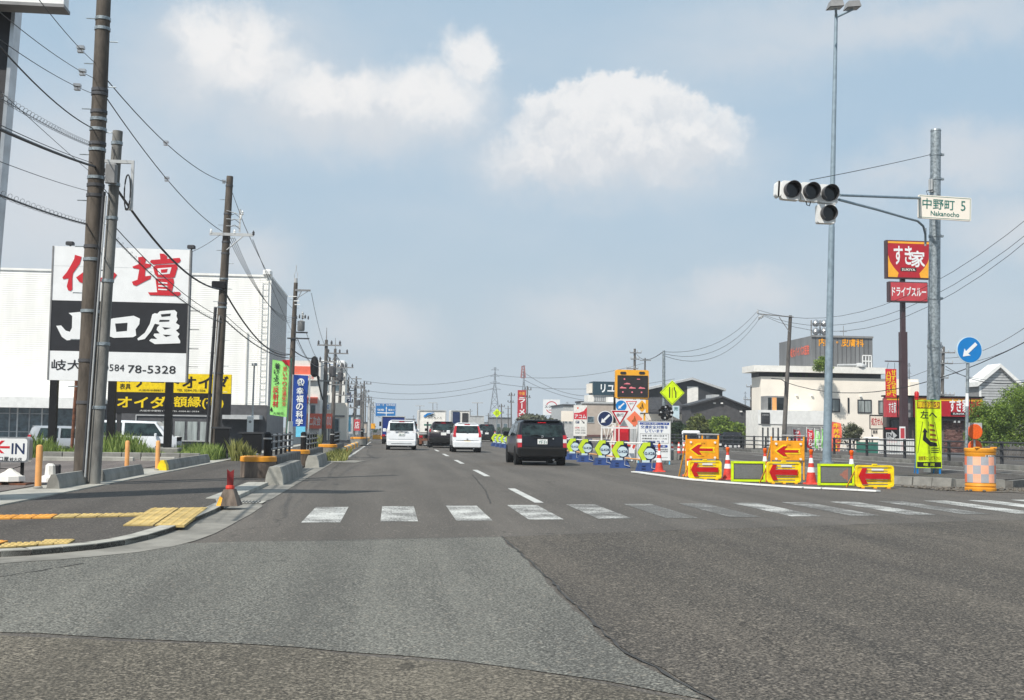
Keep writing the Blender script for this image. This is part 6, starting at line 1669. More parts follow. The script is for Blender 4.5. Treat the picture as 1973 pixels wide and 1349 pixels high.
part('name_plate', MB().box(q(1828), q(1858), Y - .27, Y - .2521, z_(799.5), z_(794)), 'trim_black', o); text('SUKIYA', q(1832), q(1854), z_(798.3), z_(795), Y - .275, 'sign_white', o, .03)
for (a, b, c, d) in ((1718, 806, 1740, 880), (1772, 812, 1800, 880)):
    w_ = part('window', frame_mb(q(a), q(c), z_(d), z_(b), Y + .2, Y + .295, .06), 'trim_black', o); part('pane', MB().box(q(a) + .06, q(c) - .06, Y + .25, Y + .28, z_(d) + .06, z_(b) - .06), 'glass_dark', w_)
part('eaves', MB().box(q(1716), q(1895), Y - .1, Y + .29, z_(810), z_(806)), 'charcoal', o)
part('spot_lamp', MB().bc((q(1838), Y - .02, z_(812)), (.12, .2, .12)).bc((q(1846), Y - .02, z_(812)), (.12, .2, .12)), 'light_grey', o)
Yf = Y - 4
o = thing('drive_in_sign', 'black sign with white arrow reading IN at the restaurant entrance', 'sign', P(1720, 880, Yf)); o.location.z = .1
x0, x1, z0, z1 = FR(1703, 823, 1728, 855, Yf)
part('board', MB().box(x0, x1, Yf - .12, Yf, z0, z1), 'trim_black', o)
part('red_border', MB().box(x0 + .04, x1 - .04, Yf - .13, Yf - .1205, z1 - .14, z1 - .05), 'deep_red', o)
part('red_border', MB().box(x0 + .04, x1 - .04, Yf - .13, Yf - .1205, z0 + .05, z0 + .18), 'deep_red', o)
cx_, cz_ = (x0 + x1) / 2, (z0 + z1) / 2
part('arrow', MB().xz([(x0 + .08, cz_ - .17), (cx_ + .02, cz_ - .17), (cx_ + .02, cz_ - .3), (x1 - .04, cz_), (cx_ + .02, cz_ + .3), (cx_ + .02, cz_ + .17), (x0 + .08, cz_ + .17)], Yf - .135, Yf - .1205), 'light_grey', o)
text('IN', x0 + .14, cx_ + .08, cz_ - .11, cz_ + .11, Yf - .14, 'sign_black', o, .05)
part('post', MB().box(cx_ - .05, cx_ + .05, Yf - .1, Yf, .1, z0), 'trim_black', o)
x0, x1, z0, z1 = FR(1733, 822, 1744, 868, Yf)
o = thing('poster_stand', 'narrow white and pink poster stand right of the IN arrow', 'poster', (x0, Yf, .1)); part('board', MB().box(x0, x1, Yf - .04, Yf, .1, z1), 'sign_white', o); part('print', MB().box(x0 + .05, x1 - .05, Yf - .045, Yf - .0405, lerp(z0, z1, .5), z1 - .1).box(x0 + .05, x1 - .05, Yf - .045, Yf - .0405, z0, lerp(z0, z1, .35)), 'dull_red', o)

# tall restaurant mast sign
Y = 68
o = thing('mast_sign', 'tall restaurant mast sign with red and yellow panel over a smaller pink one', 'sign mast', P(1741, 880, Y)); o.location.z = .1
a = P(1742, 880, Y); k = P(1742, 545, Y)
zc = P(1742, 640, Y).z
part('lower_post', MB().box(a.x - .20, a.x + .20, Y - .2, Y + .2, .1, zc), 'pylon_post', o); part('upper_post', MB().box(a.x - .13, a.x + .13, Y - .13, Y + .13, zc + .002, k.z + 2.6), 'pylon_post', o)
x0, x1, z0, z1 = FR(1701, 466, 1785, 539, Y)
part('upper_box', MB().box(x0, x1, Y - .5, Y - .14, z0, z1, .03), 'pylon_post', o)
x0 += .11; x1 -= .05; z0 += .07; z1 -= .06; f = Y - .505
part('red_face', MB().box(x0, x1, f - .01, f, z0, z1), 'deep_red', o)
part('yellow_strip', MB().box(x0, x1, f - .015, f - .0105, z1 - .14, z1 - .02), 'amber', o)
wd_, hh_ = x1 - x0, z1 - z0
lft = [(x0, z0)] + [(x0 + wd_ * .26 * (1 - (t / 8) ** 2.2) * (1 if t else 1), z0 + hh_ * .62 * t / 8) for t in range(9)] + [(x0, z0 + hh_ * .62)]
lc = [(x0, z0), (x0 + wd_ * .22, z0), (x0 + wd_ * .25, z0 + hh_ * .12), (x0 + wd_ * .14, z0 + hh_ * .26), (x0 + wd_ * .05, z0 + hh_ * .42), (x0, z0 + hh_ * .6)]
part('yellow_curve', MB().xz(lc, f - .016, f - .0105), 'amber', o)
part('yellow_curve', MB().xz([(x0 + x1 - a_, b_) for a_, b_ in lc], f - .016, f - .0105), 'amber', o)
text('すき', lerp(x0, x1, .14), lerp(x0, x1, .58), lerp(z0, z1, .36), lerp(z0, z1, .86), f - .02, 'sign_white', o, .045)
text('家', lerp(x0, x1, .56), lerp(x0, x1, .88), lerp(z0, z1, .30), lerp(z0, z1, .74), f - .02, 'sign_white', o, .045)
part('name_plate', MB().box(lerp(x0, x1, .3), lerp(x0, x1, .68), f - .017, f - .0105, lerp(z0, z1, .17), lerp(z0, z1, .27)), 'sign_black', o)
text('SUKIYA', lerp(x0, x1, .33), lerp(x0, x1, .65), lerp(z0, z1, .185), lerp(z0, z1, .25), f - .02, 'cream', o, .04)
x0, x1, z0, z1 = FR(1706, 545, 1781, 584, Y)
part('lower_box', MB().box(x0, x1, Y - .5, Y - .14, z0, z1, .03), 'pylon_post', o)
part('pink_face', MB().box(x0 + .12, x1 - .06, f - .01, f, z0 + .08, z1 - .06), 'dull_red', o)
text('ドライブスルー', x0 + .2, x1 - .14, lerp(z0, z1, .3), lerp(z0, z1, .75), f - .015, 'sign_white', o, .05)
xa_ = P(1705, 690, Y).x
part('banner_arm', MB().box(xa_, a.x - .201, Y - .03, Y + .03, P(1710, 697, Y).z, P(1710, 695, Y).z), 'pylon_post', o)
x0, x1, z0, z1 = FR(1706, 711, 1727, 766, Y)
o2 = thing('banner', 'red vertical banner with yellow characters hanging from the restaurant mast', 'banner', ((x0 + x1) / 2, Y, z0)); part('cloth', MB().box(x0, x1, Y - .02, Y, z0, z1), 'red', o2)
vtext('ハロワイスが', x0 + .06, (x0 + x1) / 2 - .02, z0 + .1, z1 - .15, Y - .03, 'yellow', o2, .05); vtext('甘ずら直で', (x0 + x1) / 2 + .03, x1 - .05, z0 + .05, z1 - .05, Y - .03, 'yellow', o2, .05)
part('hanger', MB().tube([(x0 + .1, Y, z1), (x0 + .2, Y, z1 + .4)], .012, 4).tube([(x1 - .1, Y, z1), (x1 - .1, Y, z1 + .4)], .012, 4), 'trim_black', o2)

# white gable house behind the trees, right
Y = 104
o = thing('gable_house', 'white gabled house of grey boards rising behind the trees at the right edge', 'house', P(1925, 880, Y)); o.location.z = 0
pk, l_, r_ = P(1924, 708, Y), P(1886, 744, Y), P(1962, 748, Y)
part('wall', MB().xz([(l_.x, -.2), (r_.x, -.2), (r_.x, r_.z), (pk.x, pk.z), (l_.x, l_.z)], Y, Y + 2), 'mid_grey', o)
part('gable_trim', MB().xz([(l_.x - .3, l_.z - .05), (pk.x, pk.z), (pk.x, pk.z + .35), (l_.x - .3, l_.z + .4)], Y - .4, Y + 2), 'white_paint', o)
part('gable_trim', MB().xz([(pk.x, pk.z), (r_.x + .3, r_.z - .05), (r_.x + .3, r_.z + .4), (pk.x, pk.z + .35)], Y - .4, Y + 2), 'white_paint', o)
for k in range(14):
    z = l_.z - 2 + k * .26; f_ = max(0, (z - l_.z) / (pk.z - l_.z)) if z > l_.z else 0
    a_, b_ = lerp(l_.x, pk.x, f_) + .12, lerp(r_.x, pk.x, f_) - .12
    if b_ > a_ and z < pk.z - .2: part('siding_board', MB().box(a_, b_, Y - .05, Y - .003, z, z + .2), 'light_grey', o)
part('corner_post', MB().box(l_.x - .02, l_.x + .2, Y - .1, Y - .052, -.2, l_.z), 'white_paint', o)
Y2b = 112
p_ = [P(1950, 752, Y2b), P(2010, 735, Y2b)]
o = thing('roofed_house', 'dark roofed house at the far right edge behind the trees', 'house', (P(1990, 860, Y2b).x, Y2b, 0)); part('wall', MB().box(P(1955, 860, Y2b).x, P(2100, 860, Y2b).x, Y2b, Y2b + 8, -.2, P(1990, 765, Y2b).z), 'light_grey', o)
part('roof', MB().xz([(P(1945, 840, Y2b).x, P(1955, 766, Y2b).z), (P(2100, 840, Y2b).x, P(1955, 766, Y2b).z), (P(2060, 840, Y2b).x, P(2000, 735, Y2b).z), (P(1985, 840, Y2b).x, P(2000, 735, Y2b).z)], Y2b - .3, Y2b + 8), 'roof_dark', o)
# big trees on the right
Y = 55
for i, (px, top, w_, YY, sd, lab) in enumerate(((1912, 764, 86, 54, 51, 'leafy green tree left of a pair, right of the restaurant'), (1962, 736, 110, 56, 52, 'tallest leafy green tree at the right edge of the picture'), (1888, 802, 56, 52, 53, 'lower leafy tree behind the orange drum'))):
    k = P(px, 880, YY); h_ = P(px, top, YY).z - .1
    tree('roadside_tree', lab, 'tree', k.x, YY, .1, h_, w_ / FPX * YY * .5 * 1.1, 'leaf', 15000 if i < 2 else 7000, .055, sd, .02, None, 1, 30)

# ================================================================== guard rails and fences on the far side
def rail_run(label, x0, y0, x1, y1, z, n, h=.85, rails=(.3, .55, .8), mat_='charcoal', group=None, name='guard_rail'):
    a, b = Vector((x0, y0, z)), Vector((x1, y1, z)); o = thing(name, label, 'guard rail', a, 0, group)
    d = (b - a).normalized(); nr = Vector((-d.y, d.x, 0))
    for i in range(n + 1):
        p = a.lerp(b, i / n); part('post', MB().box(p.x - .05, p.x + .05, p.y - .05, p.y + .05, z - .05, z + h, .01), mat_, o)
    for r_ in rails:
        for i in range(n): part('rail', MB().cyl(a.lerp(b, i / n) + nr * .07 + Vector((0, 0, r_)), a.lerp(b, (i + 1) / n) + nr * .07 + Vector((0, 0, r_)), .03, n=7), mat_, o)
    return o
rail_run('dark brown guard rail along the far side of the road, right of the restaurant entrance', 22.3, 30, 22.3, 56, .16, 13)
rail_run('further dark guard rail running away towards the clinic', 22.3, 60, 22.3, 100, .16, 18)
o = thing('mesh_fence', 'white pipe fence in front of the restaurant car park', 'fence', (P(1700, 880, 62).x, 62, .1))
x0, x1 = P(1693, 840, 62).x, P(1760, 840, 62).x; z1 = P(1700, 857, 62).z
for i in range(22): xx = lerp(x0, x1, i / 21); part('picket', MB().box(xx - .03, xx + .03, 61.98, 62.02, .1, z1 + .35), 'white_paint', o)
for zz in (.25, z1 + .3): part('rail', MB().box(x0, x1, 61.94, 61.978, zz - .02, zz + .02), 'white_paint', o)
o = thing('mesh_fence', 'white low fence in front of the clinic flags', 'fence', (P(1560, 880, 72).x, 72, .1))
x0, x1 = P(1475, 840, 72).x, P(1645, 840, 72).x; z1 = P(1600, 856, 72).z
for i in range(26): xx = lerp(x0, x1, i / 25); part('picket', MB().box(xx - .012, xx + .012, 71.98, 72.02, .1, z1), 'off_white', o)
for zz in (.3, .55, .8, z1 - .03): part('rail', MB().box(x0, x1, 71.95, 71.978, zz - .018, zz + .018), 'white_paint', o)
o = thing('green_fence', 'green mesh fence panel left of the white restaurant fence', 'fence', (P(1670, 880, 64).x, 64, .1))
x0, x1, z0, z1 = FR(1652, 852, 1692, 880, 64); part('mesh', MB().box(x0, x1, 64, 64.02, .1, z1), 'fence_green', o); part('post', MB().box(x0 - .05, x0, 63.97, 64.05, .1, z1 + .05).box(x1, x1 + .05, 63.97, 64.05, .1, z1 + .05), 'fence_green', o)
o = thing('cabin_roof', 'small white canopy on posts by the restaurant fence', 'canopy', (P(1680, 880, 66).x, 66, .1))
x0, x1, z0, z1 = FR(1669, 842, 1688, 848, 66); part('roof', MB().box(x0, x1, 65.5, 66.5, z0, z1, .05), 'off_white', o); part('post', MB().box(x0 + .2, x0 + .26, 66, 66.06, .1, z0).box(x1 - .26, x1 - .2, 66, 66.06, .1, z0), 'light_grey', o)
o = thing('board_fence', 'grey board fence beneath the trees at the right edge', 'fence', (P(1930, 880, 50).x, 50, .1))
x0, x1, z0, z1 = FR(1893, 860, 2060, 890, 50)
for i in range(34): xx = lerp(x0, x1, i / 34); part('board', MB().box(xx, xx + .085, 50, 50.03, .12, z1 + random.uniform(-.05, .03)), 'pole_far', o)
for zz in (.35, z1 - .15): part('rail', MB().box(x0, x1, 50.035, 50.08, zz - .03, zz + .03), 'pole_far', o)

# vehicles parked on the right
def truck_front(label, px, py, Yd, w, H, paint, name):
    k = P(px, 870, Yd); o = thing(name, label, 'truck', (k.x, Yd, -.5), R(-17))
    lpart('cab', MB().box(-w / 2, w / 2, 0, 1.5, .35, H, .12), paint, o)
    lpart('windscreen', MB().box(-w / 2 + .12, w / 2 - .12, -.012, .02, H * .56, H * .88), 'glass_dark', o)
    for s in (-1, 1):
        lpart('headlight', MB().disc(s * (w / 2 - .22), .72, .09, -.02, .02, 12), 'tail_clear', o)
        lpart('mirror', MB().box(min(s * (w / 2 + .03), s * (w / 2 + .18)), max(s * (w / 2 + .03), s * (w / 2 + .18)), .1, .18, H * .6, H * .6 + .25), 'trim_black', o)
        lpart('side_window', MB().box(s * (w / 2 + .002) - .004, s * (w / 2 + .002) + .004, .25, 1.1, H * .58, H * .86), 'glass_dark', o)
        for yy in (.6, 2.4):
            t = lpart('wheel', MB().lathe([(.25, -.08), (.28, -.05), (.28, .05), (.25, .08)], (0, 0, 0), 14), 'tyre', o); t.rotation_euler = (0, R(90), 0); t.location = (s * (w / 2 - .12), yy, .28)
    lpart('bumper', MB().box(-w / 2, w / 2, -.06, .1, .3, .5, .03), 'off_white', o); lpart('number_plate', MB().box(-.165, .165, -.075, -.061, .36, .5), 'plate_yellow', o)
    lpart('cargo_bed', MB().box(-w / 2, w / 2, 1.55, 3.3, .5, .95), paint, o)
    lpart('grille', MB().box(-.3, .3, -.015, .01, .62, .78), 'light_grey', o)
    return o
truck_front('small white truck facing the camera behind the notice board', 1331, 870, 89, 1.45, 1.80, 'car_white', 'light_truck')
k = P(1411, 870, 62)
o = truck_front('dark boxy kei van facing the camera in front of the green trees', 1411, 870, 80, 1.36, 1.62, 'car_black', 'kei_van')
bpy.data.objects[o.name].children[1]
for c in o.children:
    if c.name.startswith('cargo_bed'): c.data = MB().box(-.71, .71, 1.5, 3.3, .35, 1.72, .1).mesh('cargo_bed'); c.data.materials.append(MATS['car_black'])
vehicle('dark car in the shade beside the boxy van', P(1386, 870, 84).x, 84, 1.6, 3.8, 1.6, 'car_black', zg=-.5, cat='car', name='car')

# ================================================================== road works
# barricade stands with pipes
def barricade():
    o = thing('barricade_stand', 'x', 'barricade', (0, 0, 0), 0, 'blue barricade stands with lime chevrons')
    mb = MB(); mb.add([(-.28, -.2, 0), (.34, -.2, 0), (.34, .2, 0), (-.28, .2, 0), (-.22, -.15, .25), (.26, -.15, .25), (.26, .15, .25), (-.22, .15, .25)], [(3, 2, 1, 0), (4, 5, 6, 7), (0, 1, 5, 4), (1, 2, 6, 5), (2, 3, 7, 6), (3, 0, 4, 7)])
    lpart('base', mb, 'barrier_blue', o)
    lpart('base_slot', MB().box(-.17, -.05, -.196, -.18, .05, .09).box(-.16, -.05, -.182, -.165, .13, .17), 'navy', o)
    lpart('plate', MB().xz([(-.10, .26), (.12, .26), (.30, .42), (.30, .66), (.20, .84), (-.12, .84), (-.26, .56)], -.05, .03), 'navy', o)
    lpart('chevron', MB().xz([(-.10, .28), (-.02, .28), (.0, .36), (-.10, .56), (.03, .75), (.12, .75), (.12, .86), (-.09, .86), (-.27, .56)], -.07, -.0502), 'lime', o)
    lpart('disc', MB().disc(.10, .53, .165, -.075, -.0505, 22), 'disc_pale', o)
    lpart('lettering', textmb(MB(), 'G-K2B', -.05, .25, .49, .57, -.08, .04), 'navy', o)
    lpart('label_plate', MB().box(-.13, .10, -.09, -.0702, .26, .33), 'disc_pale', o)
    lpart('pipe_clamp', MB().box(.06, .28, -.05, .05, .842, .89).box(.12, .24, -.10, -.0505, .74, .80), 'navy', o)
    lpart('handle', MB().tube([(.22, -.1, .36), (.16, -.16, .34), (.14, -.2, .1), (.3, -.24, .06)], .012, 5), 'light_grey', o)
    return o
proto = barricade()
pts = []
xs_b = [7.62, 7.35, 7.33, 7.30, 7.34]; ys_b = [33.9, 36.6, 39.6, 43.0, 46.2]
for i in range(16):
    if i < 5: x, y = xs_b[i], ys_b[i]
    else: x, y = 7.36 - (i - 4) * .012, 46.2 + (i - 4) * 3.1
    pts.append((x, y))
ordn = ['nearest', 'second', 'third', 'fourth', 'fifth', 'sixth', 'seventh', 'eighth', 'ninth', 'tenth', 'eleventh', 'twelfth', 'thirteenth', 'fourteenth', 'fifteenth', 'farthest']
for i, (x, y) in enumerate(pts):
    lab = 'blue barricade stand with lime chevron, ' + ('nearest of the row, by the cone' if i == 0 else 'farthest of the row' if i == 15 else ordn[i] + ' from the near end')
    if i == 0: proto.location = (x, y, .0); proto['label'] = lab; b_ = proto
    else: dup(proto, (x, y, 0), 0, lab)
for i in range(15):
    a, b = pts[i], pts[i + 1]
    for z, m, nm in ((.80, 'off_white', 'upper'), (.30, 'peach', 'lower')):
        o = link('barrier_pipe', MB().cyl((0, 0, 0), (b[0] - a[0], b[1] - a[1], 0), .024, n=7).mesh('barrier_pipe'), m)
        o.location = (a[0] + .17, a[1], z + .02 + (.0 if nm == 'upper' else 0)); o['category'] = 'pipe'; o['group'] = 'pipes threaded through the barricade stands'
        o['label'] = f'{nm} {"white" if nm == "upper" else "yellow"} pipe between the {ordn[i]} and {ordn[i + 1]} blue barricade stands'

# cones
def cone(label, x, y, lamp=True, h=.70, rz=0):
    o = thing('traffic_cone', label, 'traffic cone', (x, y, 0), rz, 'red and white traffic cones')
    lpart('base', MB().box(-.17, .17, -.17, .17, 0, .035, .03), 'cone_red', o)
    rr = lambda z: lerp(.125, .03, (z - .035) / (h - .035))
    cuts = [(.035, .28, 'cone_red'), (.28, .40, 'sign_white'), (.40, .50, 'cone_red'), (.50, .62, 'sign_white'), (.62, h, 'cone_red')]
    for a, b, m in cuts: lpart('cone_body' if m == 'cone_red' else 'reflective_band', MB().lathe([(rr(a), a), (rr(b), b)], (0, 0, 0), 18), m, o, smooth=True)
    if lamp: lpart('warning_lamp', MB().lathe([(.035, h), (.042, h + .01), (.042, h + .05), (.05, h + .06), (.05, h + .10), (.02, h + .13)], (0, 0, 0), 12), 'reflector_orange', o, smooth=True); lpart('lamp_cap', MB().lathe([(.03, h + .125), (.028, h + .16), (.01, h + .17)], (0, 0, 0), 10), 'charcoal', o)
    return o
for (px, py, lab, lamp) in ((1270, 913, 'traffic cone beside the nearest blue barricade stand, in front of the notice board', 1), (1328, 921, 'traffic cone left of the first orange arrow board', 1), (1402, 928, 'traffic cone left of the first mesh lamp panel', 1),
                        (1474, 932, 'traffic cone left of the second orange arrow board', 1), (1563, 937, 'traffic cone right of the second arrow board, before the lamp post', 1), (1641, 940, 'traffic cone between the second mesh panel and the last yellow arrow', 1)):
    k = G(px, py - 4); cone(lab, k.x, k.y, lamp)
for i, (px, py) in enumerate(((1295, 868), (1308, 869), (1318, 870), (1088, 866), (1160, 862))):
    k = P(px, py, 54 if i < 3 else 56); cone(('small distant cone left of the white truck, first of three', 'middle small distant cone before the white truck', 'right small distant cone before the white truck', 'distant cone behind the far barricades, left', 'distant cone behind the third barricade stand')[i], k.x, k.y, False)

# orange arrow boards
def arrowboard(label, px0, px1, py0, py1, Y, pyleg):
    x0, x1, z0, z1 = FR(px0, py0, px1, py1, Y)
    o = thing('arrow_board', label, 'arrow board', ((x0 + x1) / 2, Y, 0))
    part('panel', MB().box(x0, x1, Y - .03, Y, z0, z1), 'orange', o)
    cx_, cz_ = (x0 + x1) / 2 - .02, (z0 + z1) / 2
    w, h = (x1 - x0), (z1 - z0)
    part('arrow_outline', MB().xz(arrow_left(cx_, cz_, w * .82, h * .72, .42, .42), Y - .036, Y - .0302), 'yellow', o)
    part('arrow', MB().xz(arrow_left(cx_ + .0, cz_, w * .70, h * .56, .26, .42), Y - .042, Y - .0362), 'arrow_red', o)
    for xx in (x0 - .005, x1 + .005, ):
        part('stand_post', MB().cyl((xx, Y + .02, .02), (xx, Y + .02, z1 + .14), .022, n=8), 'orange', o, smooth=True)
        part('back_leg', MB().cyl((xx, Y + .03, z1), (xx + (.08 if xx > cx_ else -.04), Y + .62, .0), .018, n=6), 'amber', o)
    part('stand_post', MB().cyl(((x0 + x1) / 2, Y + .02, z1), ((x0 + x1) / 2, Y + .02, z1 + .13), .02, n=8), 'orange', o)
    part('top_bar', MB().box(x0, x1, Y - .01, Y + .03, z1 + .002, z1 + .035), 'orange', o)
    part('white_bar', MB().cyl((x0 + w * .35, Y + .06, z1 + .17), (x1 + .04, Y + .06, z1 + .165), .014, n=6), 'light_grey', o)
    for sx in (.12, .88):
        for sz in (.07, .9): part('lamp', MB().disc(lerp(x0, x1, sx), lerp(z0, z1, sz), .03, Y - .055, Y - .0305, 10), 'cream', o)
    text('全工協', (x0 + x1) / 2 - .06, (x0 + x1) / 2 + .06, z1 - .09, z1 - .055, Y - .034, 'brown_stripe', o, .02); text('安全第一', (x0 + x1) / 2 - .06, (x0 + x1) / 2 + .06, z0 + .05, z0 + .08, Y - .034, 'brown_stripe', o, .02)
    return o
arrowboard('orange arrow board with red left arrow, first from the left', 1323, 1384, 849, 884, 29.6, 917)
arrowboard('orange arrow board with red left arrow, second, before the lamp post', 1487, 1549, 852, 887, 28.2, 920)
def yellowframe(label, px0, px1, py0, py1, Y):
    x0, x1, z0, z1 = FR(px0, py0, px1, py1, Y); z0 = .03
    z1 = z0 + (FR(px0, py0, px1, py1, Y)[3] - FR(px0, py0, px1, py1, Y)[2])
    w, h = x1 - x0, z1 - z0
    o = thing('arrow_barrier', label, 'arrow barrier', ((x0 + x1) / 2, Y, 0), 0, 'yellow tube frame arrow barriers')
    outer = rrect(x0, x1, z0, z1, .07, 5); inner = rrect(x0 + .045, x1 - .045, z0 + .045, z1 - .045, .04, 5); n = len(outer)
    v = [(a, Y - .02, b) for a, b in outer] + [(a, Y - .02, b) for a, b in inner] + [(a, Y + .03, b) for a, b in outer] + [(a, Y + .03, b) for a, b in inner]
    f = []
    for i in range(n):
        j = (i + 1) % n
        f += [(i, n + i, n + j, j), (2 * n + i, 2 * n + j, 3 * n + j, 3 * n + i), (i, j, 2 * n + j, 2 * n + i), (n + i, 3 * n + i, 3 * n + j, n + j)]
    part('frame', MB().add(v, f), 'yellow', o)
    for zf, t in ((.80, .022), (.68, .016), (.30, .022), (.18, .018)): part('crossbar', MB().box(x0 + .045, x1 - .045, Y - .005, Y + .02, lerp(z0, z1, zf) - t, lerp(z0, z1, zf) + t), 'yellow', o)
    part('side_plate', MB().box(x0 + .045, x0 + .15, Y - .003, Y + .018, z0 + .045, z1 - .045), 'yellow', o); part('side_plate', MB().box(x1 - .13, x1 - .045, Y - .003, Y + .018, z0 + .045, z1 - .045), 'yellow', o)
    cz_ = lerp(z0, z1, .50)
    part('arrow', MB().xz([(x0 + w * .07, cz_), (x0 + w * .17, cz_ + h * .36), (x0 + w * .29, cz_ + h * .36), (x0 + w * .24, cz_ + h * .12), (x1 - w * .1, cz_ + h * .12), (x1 - w * .12, cz_), (x1 - w * .1, cz_ - h * .13), (x0 + w * .24, cz_ - h * .13), (x0 + w * .31, cz_ - h * .38), (x0 + w * .17, cz_ - h * .38)], Y - .045, Y - .0205), 'arrow_red', o)
    part('label_strip', MB().box(x0 + w * .42, x0 + w * .72, Y - .03, Y - .006, lerp(z0, z1, .76), lerp(z0, z1, .84)), 'sign_white', o)
    for sx in (.18, .5, .85): part('foot', MB().box(lerp(x0, x1, sx) - .03, lerp(x0, x1, sx) + .03, Y - .06, Y + .1, 0, z0 + .001), 'amber', o)
    part('hinge', MB().box((x0 + x1) / 2 - .05, (x0 + x1) / 2 + .05, Y - .03, Y + .03, z1 + .001, z1 + .03), 'yellow', o)
    part('back_leg', MB().cyl((x1 - .05, Y + .03, z1 - .05), (x1 + .08, Y + .45, 0), .018, n=6).cyl((x0 + .05, Y + .03, z1 - .05), (x0 - .02, Y + .45, 0), .018, n=6), 'amber', o)
    return o
yellowframe('yellow tube frame barrier with red arrow, left one under the first orange board', 1326, 1390, 887, 922, 28.2)
yellowframe('yellow tube frame barrier with red arrow, middle one under the second orange board', 1477, 1543, 894, 934, 26.4)
yellowframe('yellow tube frame barrier with red arrow, right one next to the kerb stones', 1648, 1722, 900, 942, 24.6)
def meshpanel(label, px0, px1, py0, py1, Y, pattern):
    x0, x1, z0, z1 = FR(px0, py0, px1, py1, Y); h = z1 - z0; z0 = .02; z1 = z0 + h
    o = thing('warning_display', label, 'lamp panel', ((x0 + x1) / 2, Y, 0))
    part('frame', frame_mb(x0, x1, z0, z1, Y - .03, Y + .03, .05), 'fluor', o)
    part('inner_frame', frame_mb(x0 + .051, x1 - .051, z0 + .051, z1 - .051, Y - .02, Y + .02, .014), 'sign_black', o)
    part('mesh_board', MB().box(x0 + .066, x1 - .066, Y - .012, Y + .01, z0 + .066, z1 - .066), 'led_mesh', o)
    mb = MB(); mo = MB(); nx, nz = 30, 14
    for i in range(nx):
        for j in range(nz):
            xx, zz = lerp(x0 + .085, x1 - .085, i / (nx - 1)), lerp(z0 + .085, z1 - .085, j / (nz - 1))
            hit = pattern and (i > nx * .62) and abs(j - nz / 2 + .5) < (i - nx * .6) * .75 and (i < nx * .9)
            (mo if hit else mb).box(xx - .006, xx + .006, Y - .018, Y - .0125, zz - .006, zz + .006)
    part('led_dots', mb, 'mid_grey', o, stuff=True)
    if pattern: part('led_arrow', mo, 'orange_pink', o, stuff=True)
    for c_ in ((x0, z0), (x0, z1 - .05), (x1 - .05, z0), (x1 - .05, z1 - .05)): part('corner_cap', MB().box(c_[0] - .004, c_[0] + .054, Y - .034, Y - .0305, c_[1] - .004, c_[1] + .054), 'lime', o)
    for sx in (.12, .88): part('foot', MB().box(lerp(x0, x1, sx) - .03, lerp(x0, x1, sx) + .03, Y - .12, Y + .15, 0, z0 - .001), 'charcoal', o)
    part('back_leg', MB().cyl(((x0 + x1) / 2, Y + .03, z1 - .05), ((x0 + x1) / 2, Y + .4, 0), .018, n=6), 'mid_grey', o)
    return o
meshpanel('grey mesh lamp panel in fluorescent yellow frame, left one, unlit', 1409, 1474, 890, 929, 27.0, False)
meshpanel('grey mesh lamp panel in fluorescent yellow frame, right one with faint orange arrow dots', 1576, 1645, 895, 936, 25.5, True)
# white threshold strip
o = thing('threshold_strip', 'long white segmented strip curving across the road in front of the cones', 'strip', (8, 26, 0))
strip = [G(*p) for p in ((1223, 911), (1250, 915), (1330, 926), (1400, 932), (1470, 937), (1550, 942), (1620, 945), (1692, 949))]
pp = []
for i in range(len(strip) - 1):
    n = max(1, round((strip[i + 1] - strip[i]).length / .5))
    for k in range(n): pp.append(strip[i].lerp(strip[i + 1], k / n))
pp.append(strip[-1])
for i in range(len(pp) - 1):
    a, b = pp[i], pp[i + 1]; d = (b - a).normalized(); nr = Vector((-d.y, d.x, 0)); off = nr * random.uniform(-.02, .02)
    a2, b2 = a + d * .02 + off, b - d * .005 - off
    v = [a2 - nr * .10, b2 - nr * .08, b2 + nr * .10, a2 + nr * .08]
    part('strip_segment', MB().add([(p.x, p.y, .016) for p in v] + [(p.x, p.y, .045) for p in v], [(3, 2, 1, 0), (4, 5, 6, 7), (0, 1, 5, 4), (1, 2, 6, 5), (2, 3, 7, 6), (3, 0, 4, 7)]), 'white_paint', o)

# LED truck board with small signs beneath
Y = 52
o = thing('led_sign_vehicle', 'yellow framed dark LED board above a white panel with three small road signs', 'LED sign', P(1218, 885, Y)); o.location.z = 0
x0, x1, z0, z1 = FR(1186, 713, 1249, 768, Y)
part('housing', MB().xz(rrect(x0, x1, z0, z1, .07), Y - .1, Y + .2), 'amber', o)
sx0, sx1, sz0, sz1 = FR(1190, 725, 1246, 764, Y)
part('led_screen', MB().box(sx0, sx1, Y - .12, Y - .101, sz0, sz1), 'led_board', o)
part('screen_rim', frame_mb(sx0 - .03, sx1 + .03, sz0 - .03, sz1 + .03, Y - .135, Y - .1005, .028), 'charcoal', o)
for px in (1200, 1236): k = P(px, 719, Y); part('lamp_slot', MB().xz(rrect(k.x - .14, k.x + .14, k.z - .06, k.z + .06, .055), Y - .12, Y - .1005), 'led_board', o)
X = lambda px: P(px, 745, Y).x
Z = lambda py: P(1218, py, Y).z
for i, px in enumerate((1198, 1216, 1234)):
    part('led_mark', MB().xz([(X(px - 5), Z(749)), (X(px + 8), Z(749)), (X(px + 7), Z(747)), (X(px + 2), Z(746.5)), (X(px - 1), Z(745)), (X(px - 4), Z(747))], Y - .13, Y - .121), 'pink_text', o)
    part('led_mark', MB().disc(X(px + 1), Z(756), .04, Y - .13, Y - .121, 8), 'pink_text', o)
part('led_mark', MB().xz([(X(1200), Z(741)), (X(1214), Z(741)), (X(1212), Z(739)), (X(1207), Z(738)), (X(1202), Z(740))], Y - .13, Y - .121), 'pink_text', o)
